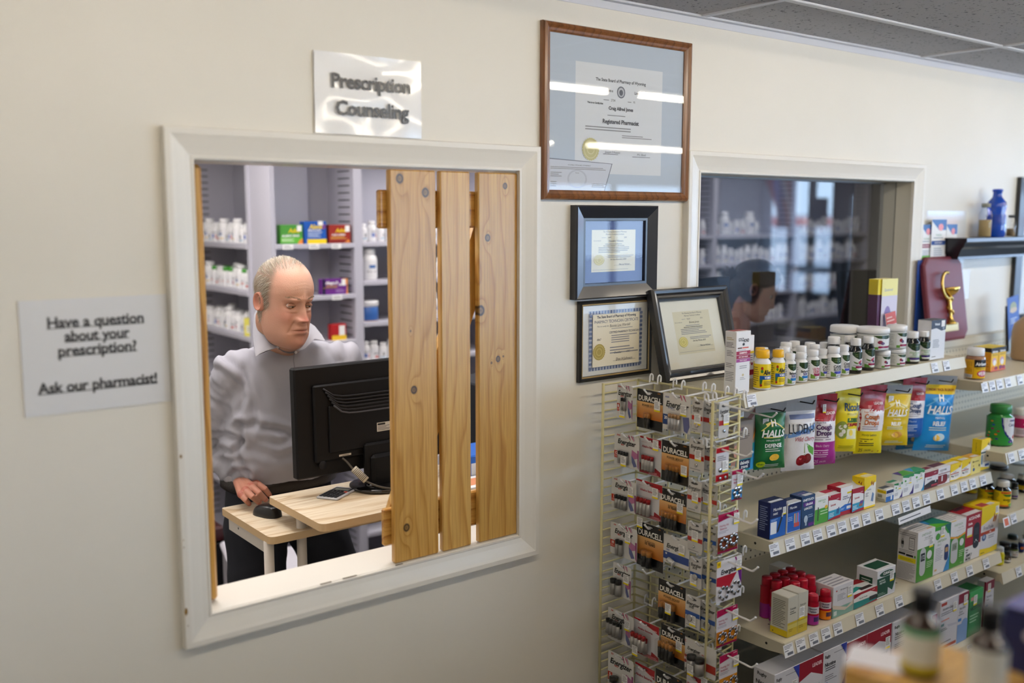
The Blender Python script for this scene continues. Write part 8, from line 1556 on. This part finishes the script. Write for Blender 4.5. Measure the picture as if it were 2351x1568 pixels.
for p, nn in zip(v, n):
    d = 0; da, ta = segd(p, S1, E1); db, tb_ = segd(p, E1, W1_)
    if min(da, db) < .085:
        s_ = (ta*.27 if da < db else .27+tb_*.2); ang = math.atan2(p.y-E1.y, p.x-E1.x)
        wgt = math.exp(-((s_-.27)/.09)**2)*.9+.35
        w1_ = noise.noise(Vector((p.x*9, p.y*9, s_*38))); w2_ = noise.noise(Vector((p.x*22, p.y*20, s_*60+5)))
        d += wgt*(.013*(1-abs(w1_)*2.6)-.005*abs(w2_)*2)-.003
    else:
        wa = noise.noise(Vector(((p.x-1.2)*5+(p.z)*3.0, 2.0, p.z*9+p.x*7))); wb = noise.noise(Vector((p.x*13-p.z*6, 7, p.z*13)))
        wz = .4+1.0*math.exp(-((p.z-1.08)/.10)**2)+.7*math.exp(-((p.x-1.20)/.05)**2)
        d += wz*(.0045*(1-abs(wa)*3)-.0015*abs(wb)*2)
    if p.y < 1.0 and nn.dot(FW) < .3:
        rel = p-CAM; dp_ = rel.dot(FW); qx = 1175.5+F*rel.dot(RT)/dp_; qy = 784-F*rel.dot(UP)/dp_
        for pl_, A_c, w_c in CREASE:
            best = 1e9
            for (ax_, ay_), (bx_, by_) in zip(pl_, pl_[1:]):
                L2 = (bx_-ax_)**2+(by_-ay_)**2; t = max(0, min(1, ((qx-ax_)*(bx_-ax_)+(qy-ay_)*(by_-ay_))/L2)); cx_ = ax_+(bx_-ax_)*t; cy_ = ay_+(by_-ay_)*t; e = (qx-cx_)**2+(qy-cy_)**2
                if e < best: best = e; sg = 1 if (bx_-ax_)*(qy-ay_)-(by_-ay_)*(qx-ax_) > 0 else -1
            e = math.sqrt(best); d += -A_c*math.exp(-(e/w_c)**2)+A_c*.75*math.exp(-((e-w_c*2.0)/(w_c*1.2))**2)*(1 if sg < 0 else .3)
    out.append(p+nn*d)
# yoke seam and armhole seam as fine grooves
shirt = MB(); shirt.mesh(out, f, 'a3a3ae'); so = shirt.build('shirt', M_CLOTH, man)
def sheet(name, pts_px, par, c, m, th=.0025, back=None):
    """cloth piece through (px, py, Y) corners, subdivided and given thickness"""
    P = [atY(a, b, Y) for a, b, Y in pts_px]; nn = (P[1]-P[0]).cross(P[2]-P[0]).normalized()
    if nn.dot(FW) > 0: nn = -nn
    k = len(P); mb = MB(); mb.mesh([p for p in P]+[p-nn*th for p in P], [tuple(range(k)), tuple(reversed(range(k, 2*k)))]+[(i, k+i, k+(i+1) % k, (i+1) % k) for i in range(k)], c, False); return mb.build(name, m, par)
def collar_wing(rows, c='a8a8b2'):
    mb = MB(); n = len(rows[0]); vs = [atY(*q) for r in rows for q in r]; m_ = len(vs)
    fs = [(j*n+i, j*n+i+1, (j+1)*n+i+1, (j+1)*n+i) for j in range(len(rows)-1) for i in range(n-1)]
    mb.mesh(vs+[p+FW*.003 for p in vs], fs+[tuple(reversed([q+m_ for q in f_])) for f_ in fs], c, True); return mb
collar_wing([[(592, 706, .865), (606, 752, .80), (634, 782, .755), (640, 794, .742)], [(583, 722, .875), (594, 762, .79), (618, 790, .742), (635, 797, .738)], [(580, 762, .86), (583, 790, .76), (600, 808, .728), (634, 799, .734)], [(581, 790, .84), (587, 818, .735), (592, 815, .728), (612, 805, .728)]]).build('collar', M_CLOTH, so)
collar_wing([[(711, 741, .84), (706, 762, .79), (694, 786, .755), (677, 804, .742)], [(722, 748, .84), (720, 768, .78), (706, 792, .742), (679, 810, .738)], [(738, 768, .82), (746, 782, .76), (722, 778, .745), (700, 800, .740)]]).build('collar', M_CLOTH, so)
collar_wing([[(634, 793, .75), (648, 801, .742), (664, 806, .738), (678, 805, .742)], [(636, 799, .745), (650, 808, .738), (664, 812, .734), (680, 810, .738)]], '8c8a92').build('collar_band', M_CLOTH, so)
mb = MB(); P = [atY(676, 808, .737), atY(674, 826, .733), atY(677, 850, .732), atY(679, 900, .735)]; mb.tube(P, .0018, '85838b', 6); mb.build('placket', M_CLOTH, so)
mb = MB(); P = [atY(660, 790, .748), atY(672, 798, .742)]; mb.quad([atY(655, 797, .7435), atY(676, 799, .7435), atY(680, 790, .75), (atY(650, 790, .752))], 'e6e2e0'); mb.build('undershirt', M_CLOTH, so)
for px, py, Y in ((638, 797, .733), (679, 809, .733)):
    mb = MB(); mb.lathe([(.0045, 0), (.0045, .0015), (.0035, .002)], seg=14, c='cfccd0'); b_ = mb.build('button', M_PLAST, so); b_.location = atY(px, py, Y); b_.rotation_euler = (R90, 0, 0)
d_ = (W1_-E1).normalized(); cf = MB(); a_ = E1.lerp(W1_, .76); b_ = W1_+d_*.006; cf.tube([a_, a_.lerp(b_, .5), b_, b_+d_*.0005, a_.lerp(b_, .5)], [.039, .0375, .036, .033, .032], 'a8a6ae', 24, cap=False); cf.build('cuff', M_CLOTH, so)
# trousers and belt
tr = MB(); loft(tr, [((1.35, .955, .80), .170, .125, 0), ((1.35, .955, .88), .182, .135, 0), ((1.35, .955, .955), .180, .134, 0)], 36)
capsule(tr, [(1.262, .945, .84), (1.245, .925, .50), (1.25, .985, .10)], [.108, .085, .075]); capsule(tr, [(1.445, .945, .84), (1.57, .90, .50), (1.56, .985, .10)], [.108, .085, .075])
v, n, f = remesh(tr, .012, 6); v = [p+nn*(.006*noise.noise(Vector((p.x*8, p.y*8, p.z*20)))) for p, nn in zip(v, n)]
mb = MB(); mb.mesh(v, f, '2a2c33'); mb.build('trousers', M_CLOTH, man)
mb = MB(); N_ = 48; vs = []
for z, e in ((.948, .004), (.952, .008), (.984, .008), (.988, .004)):
    for i in range(N_): a = 2*math.pi*i/N_; vs.append((1.352+(.187+e)*abs(math.cos(a))**.87*(1 if math.cos(a) > 0 else -1), .954+(.141+e)*abs(math.sin(a))**.87*(1 if math.sin(a) > 0 else -1), z))
mb.mesh(vs, [(k*N_+i, k*N_+(i+1) % N_, (k+1)*N_+(i+1) % N_, (k+1)*N_+i) for k in range(3) for i in range(N_)], '1c1513'); mb.build('belt', mat('leather', .35, bump=.4, bscale=220), man)
for x in (1.25, 1.56):
    mb = MB(); mb.box(x-.05, .87, 0, x+.05, 1.06, .09, '17171a', bev=.03); mb.build('shoe', M_BLACK, man)
# ---- the woman behind the counter glass
wo = empty('person', (0, 0, 0), 0, 'dark-haired woman in a floral top looking down behind the counter window', 'person')
hw = atY(1731, 664, .52)
MW = Matrix.Translation(hw) @ Matrix.Rotation(math.radians(47), 4, 'Z') @ Matrix.Rotation(math.radians(24), 4, 'X') @ Matrix.Scale(.98, 4)
fw_ = (MW.to_3x3() @ Vector((0, -1, 0))); fw_.z = 0; fw_.normalize(); bz = math.radians(47)
bm_ = MB(); head_mesh(bm_, MW, True)
nb = hw-fw_*.06+Vector((0, 0, -.19)); tr = MB(); capsule(tr, [nb+Vector((0, 0, -.06)), nb, MW @ Vector((0, .035, -.06))], [.055, .05, .048])
capsule(tr, [nb+Vector((0, 0, -.35)), nb+Vector((0, 0, -.08))], [.06, .045]); v, n, f = remesh(tr, .012, 3); bm_.mesh(v, f, 'c09080')
wb = bm_.build('skin', M_SKIN, wo); eyes(MW, wb, True)
hm = MB(); rts = scalp_roots(3600, True, rng)
ribbons(hm, rts, MW, lambda p: Vector((0, .9, -.25 if p.z > .03 else .35)), .030, .0008, ['2a1a15', '3a241c', '1f1412', '4a2a22'], lift=.004)
for k in range(260): # the knot at the back
    a, b = rng.uniform(0, 6.28), rng.uniform(0, 3.14); c = Vector((0, .115, .015)); q = Vector((math.sin(b)*math.cos(a), math.cos(b), math.sin(b)*math.sin(a))); ribbons(hm, [(c+q*.030, q)], MW, lambda p: Vector((p.z, 0, -p.x)), .03, .0018, ['2a1a15', '3a241c'], lift=.001)
vs, n, f = [], [], []
kb = MB(); kb.lathe([(.002, -.03), (.02, -.024), (.031, 0), (.02, .024), (.002, .03)], seg=16, c='241613'); hm.mesh([MW @ (Vector(p)+Vector((0, .115, .015))) for p in kb.v], kb.f, '241613'); capsule(hm, [MW @ Vector((0, .070, .0)), MW @ Vector((0, .072, -.05)), MW @ Vector((0, .062, -.105))], [.045, .046, .036], '2a1a15'); hm.build('hair', M_HAIR, wb)
sc_ = MB(); cb3 = nb-fw_*.02; R = lambda x, y, z: cb3+Matrix.Rotation(bz, 3, 'Z') @ Vector((x, y, z))
loft(sc_, [(R(0, .03, -.75), .17, .12, bz), (R(0, .03, -.55), .17, .12, bz), (R(0, .01, -.35), .16, .12, bz), (R(0, 0, -.18), .175, .115, bz), (R(0, .01, -.09), .175, .09, bz), (R(0, .01, -.05), .13, .08, bz), (R(0, .02, -.02), .085, .07, bz), (R(0, .03, .03), .062, .06, bz)])
for s in (-1, 1): capsule(sc_, [R(s*.145, .01, -.085), R(s*.19, .0, -.22), R(s*.20, -.06, -.34)], [.05, .048, .045])
v, n, f = remesh(sc_, .012, 5); cl = []
for q in f:
    p = v[q[0]]; t = noise.noise(p*34); u = noise.noise(p*34+Vector((9, 9, 9))); cl.append(lin('c24a78') if t > .33 else (lin('5aa08c') if u > .33 else (lin('d8d0dc') if t < -.42 else lin('22253c'))))
mb = MB(); mb.mesh(v, f, cl); st = mb.build('floral_top', M_CLOTH, wo)
fa = MB()
for s in (-1, 1): capsule(fa, [R(s*.20, -.06, -.34), R(s*.17, -.24, -.38), R(s*.13, -.30, -.39)], [.036, .028, .03])
v, n, f = remesh(fa, .009, 3); fa = MB(); fa.mesh(v, f, 'c09080'); fa.build('forearm_skin', M_SKIN, wb)
mb = MB(); b0 = atY(1750, 748, .44); mb.box(-.028, -.002, -.018, .028, .002, .018, 'e6e6ee'); bd = mb.build('name_badge', M_PAPER, st); bd.location = R(.03, -.135, -.13); bd.rotation_euler = (0, 0, bz)
tr = MB(); loft(tr, [(R(0, .03, -1.40), .15, .10, bz), (R(0, .03, -1.0), .17, .12, bz), (R(0, .03, -.74), .17, .12, bz)]); 
tr.build('trousers', M_CLOTH, wo).data.materials[0] = mat('dark_trousers', .85, col='1c1e28')
# screen beside her and a clear acrylic sign panel
mb = MB(); mb.box(0, 0, 0, .42, .03, .30, '15161a', bev=.005); mb.box(.16, .03, -.289, .26, .11, .1, '15161a'); o = mb.build('computer_monitor', M_BLACK); q = atY(1938, 770, .33); o.location = (q.x, .33, 1.31); o.rotation_euler = (-.12, 0, -.15); tag(o, 'dark angled monitor behind the counter glass, left of the brochures', 'monitor')
mb = MB(); mb.box(0, 0, 0, .30, .03, .22, '16202e', bev=.004); mb.box(.1, .03, -.379, .2, .1, .1, '15161a'); o = mb.build('computer_monitor', M_BLACK); q = atY(1600, 690, .25); o.location = (q.x-.12, .25, 1.40); tag(o, 'dark screen behind the lower left corner of the counter window', 'monitor')
mb = MB(); mb.box(2.42, .14, .98, 5.6, .36, 1.02, 'a9a9b2', bev=.004); mb.box(2.46, .16, 0, 5.56, .34, .98, '8c8c96'); tag(mb.build('dispensing_counter', M_SHELF), 'grey dispensing counter inside, under the counter window', 'counter')
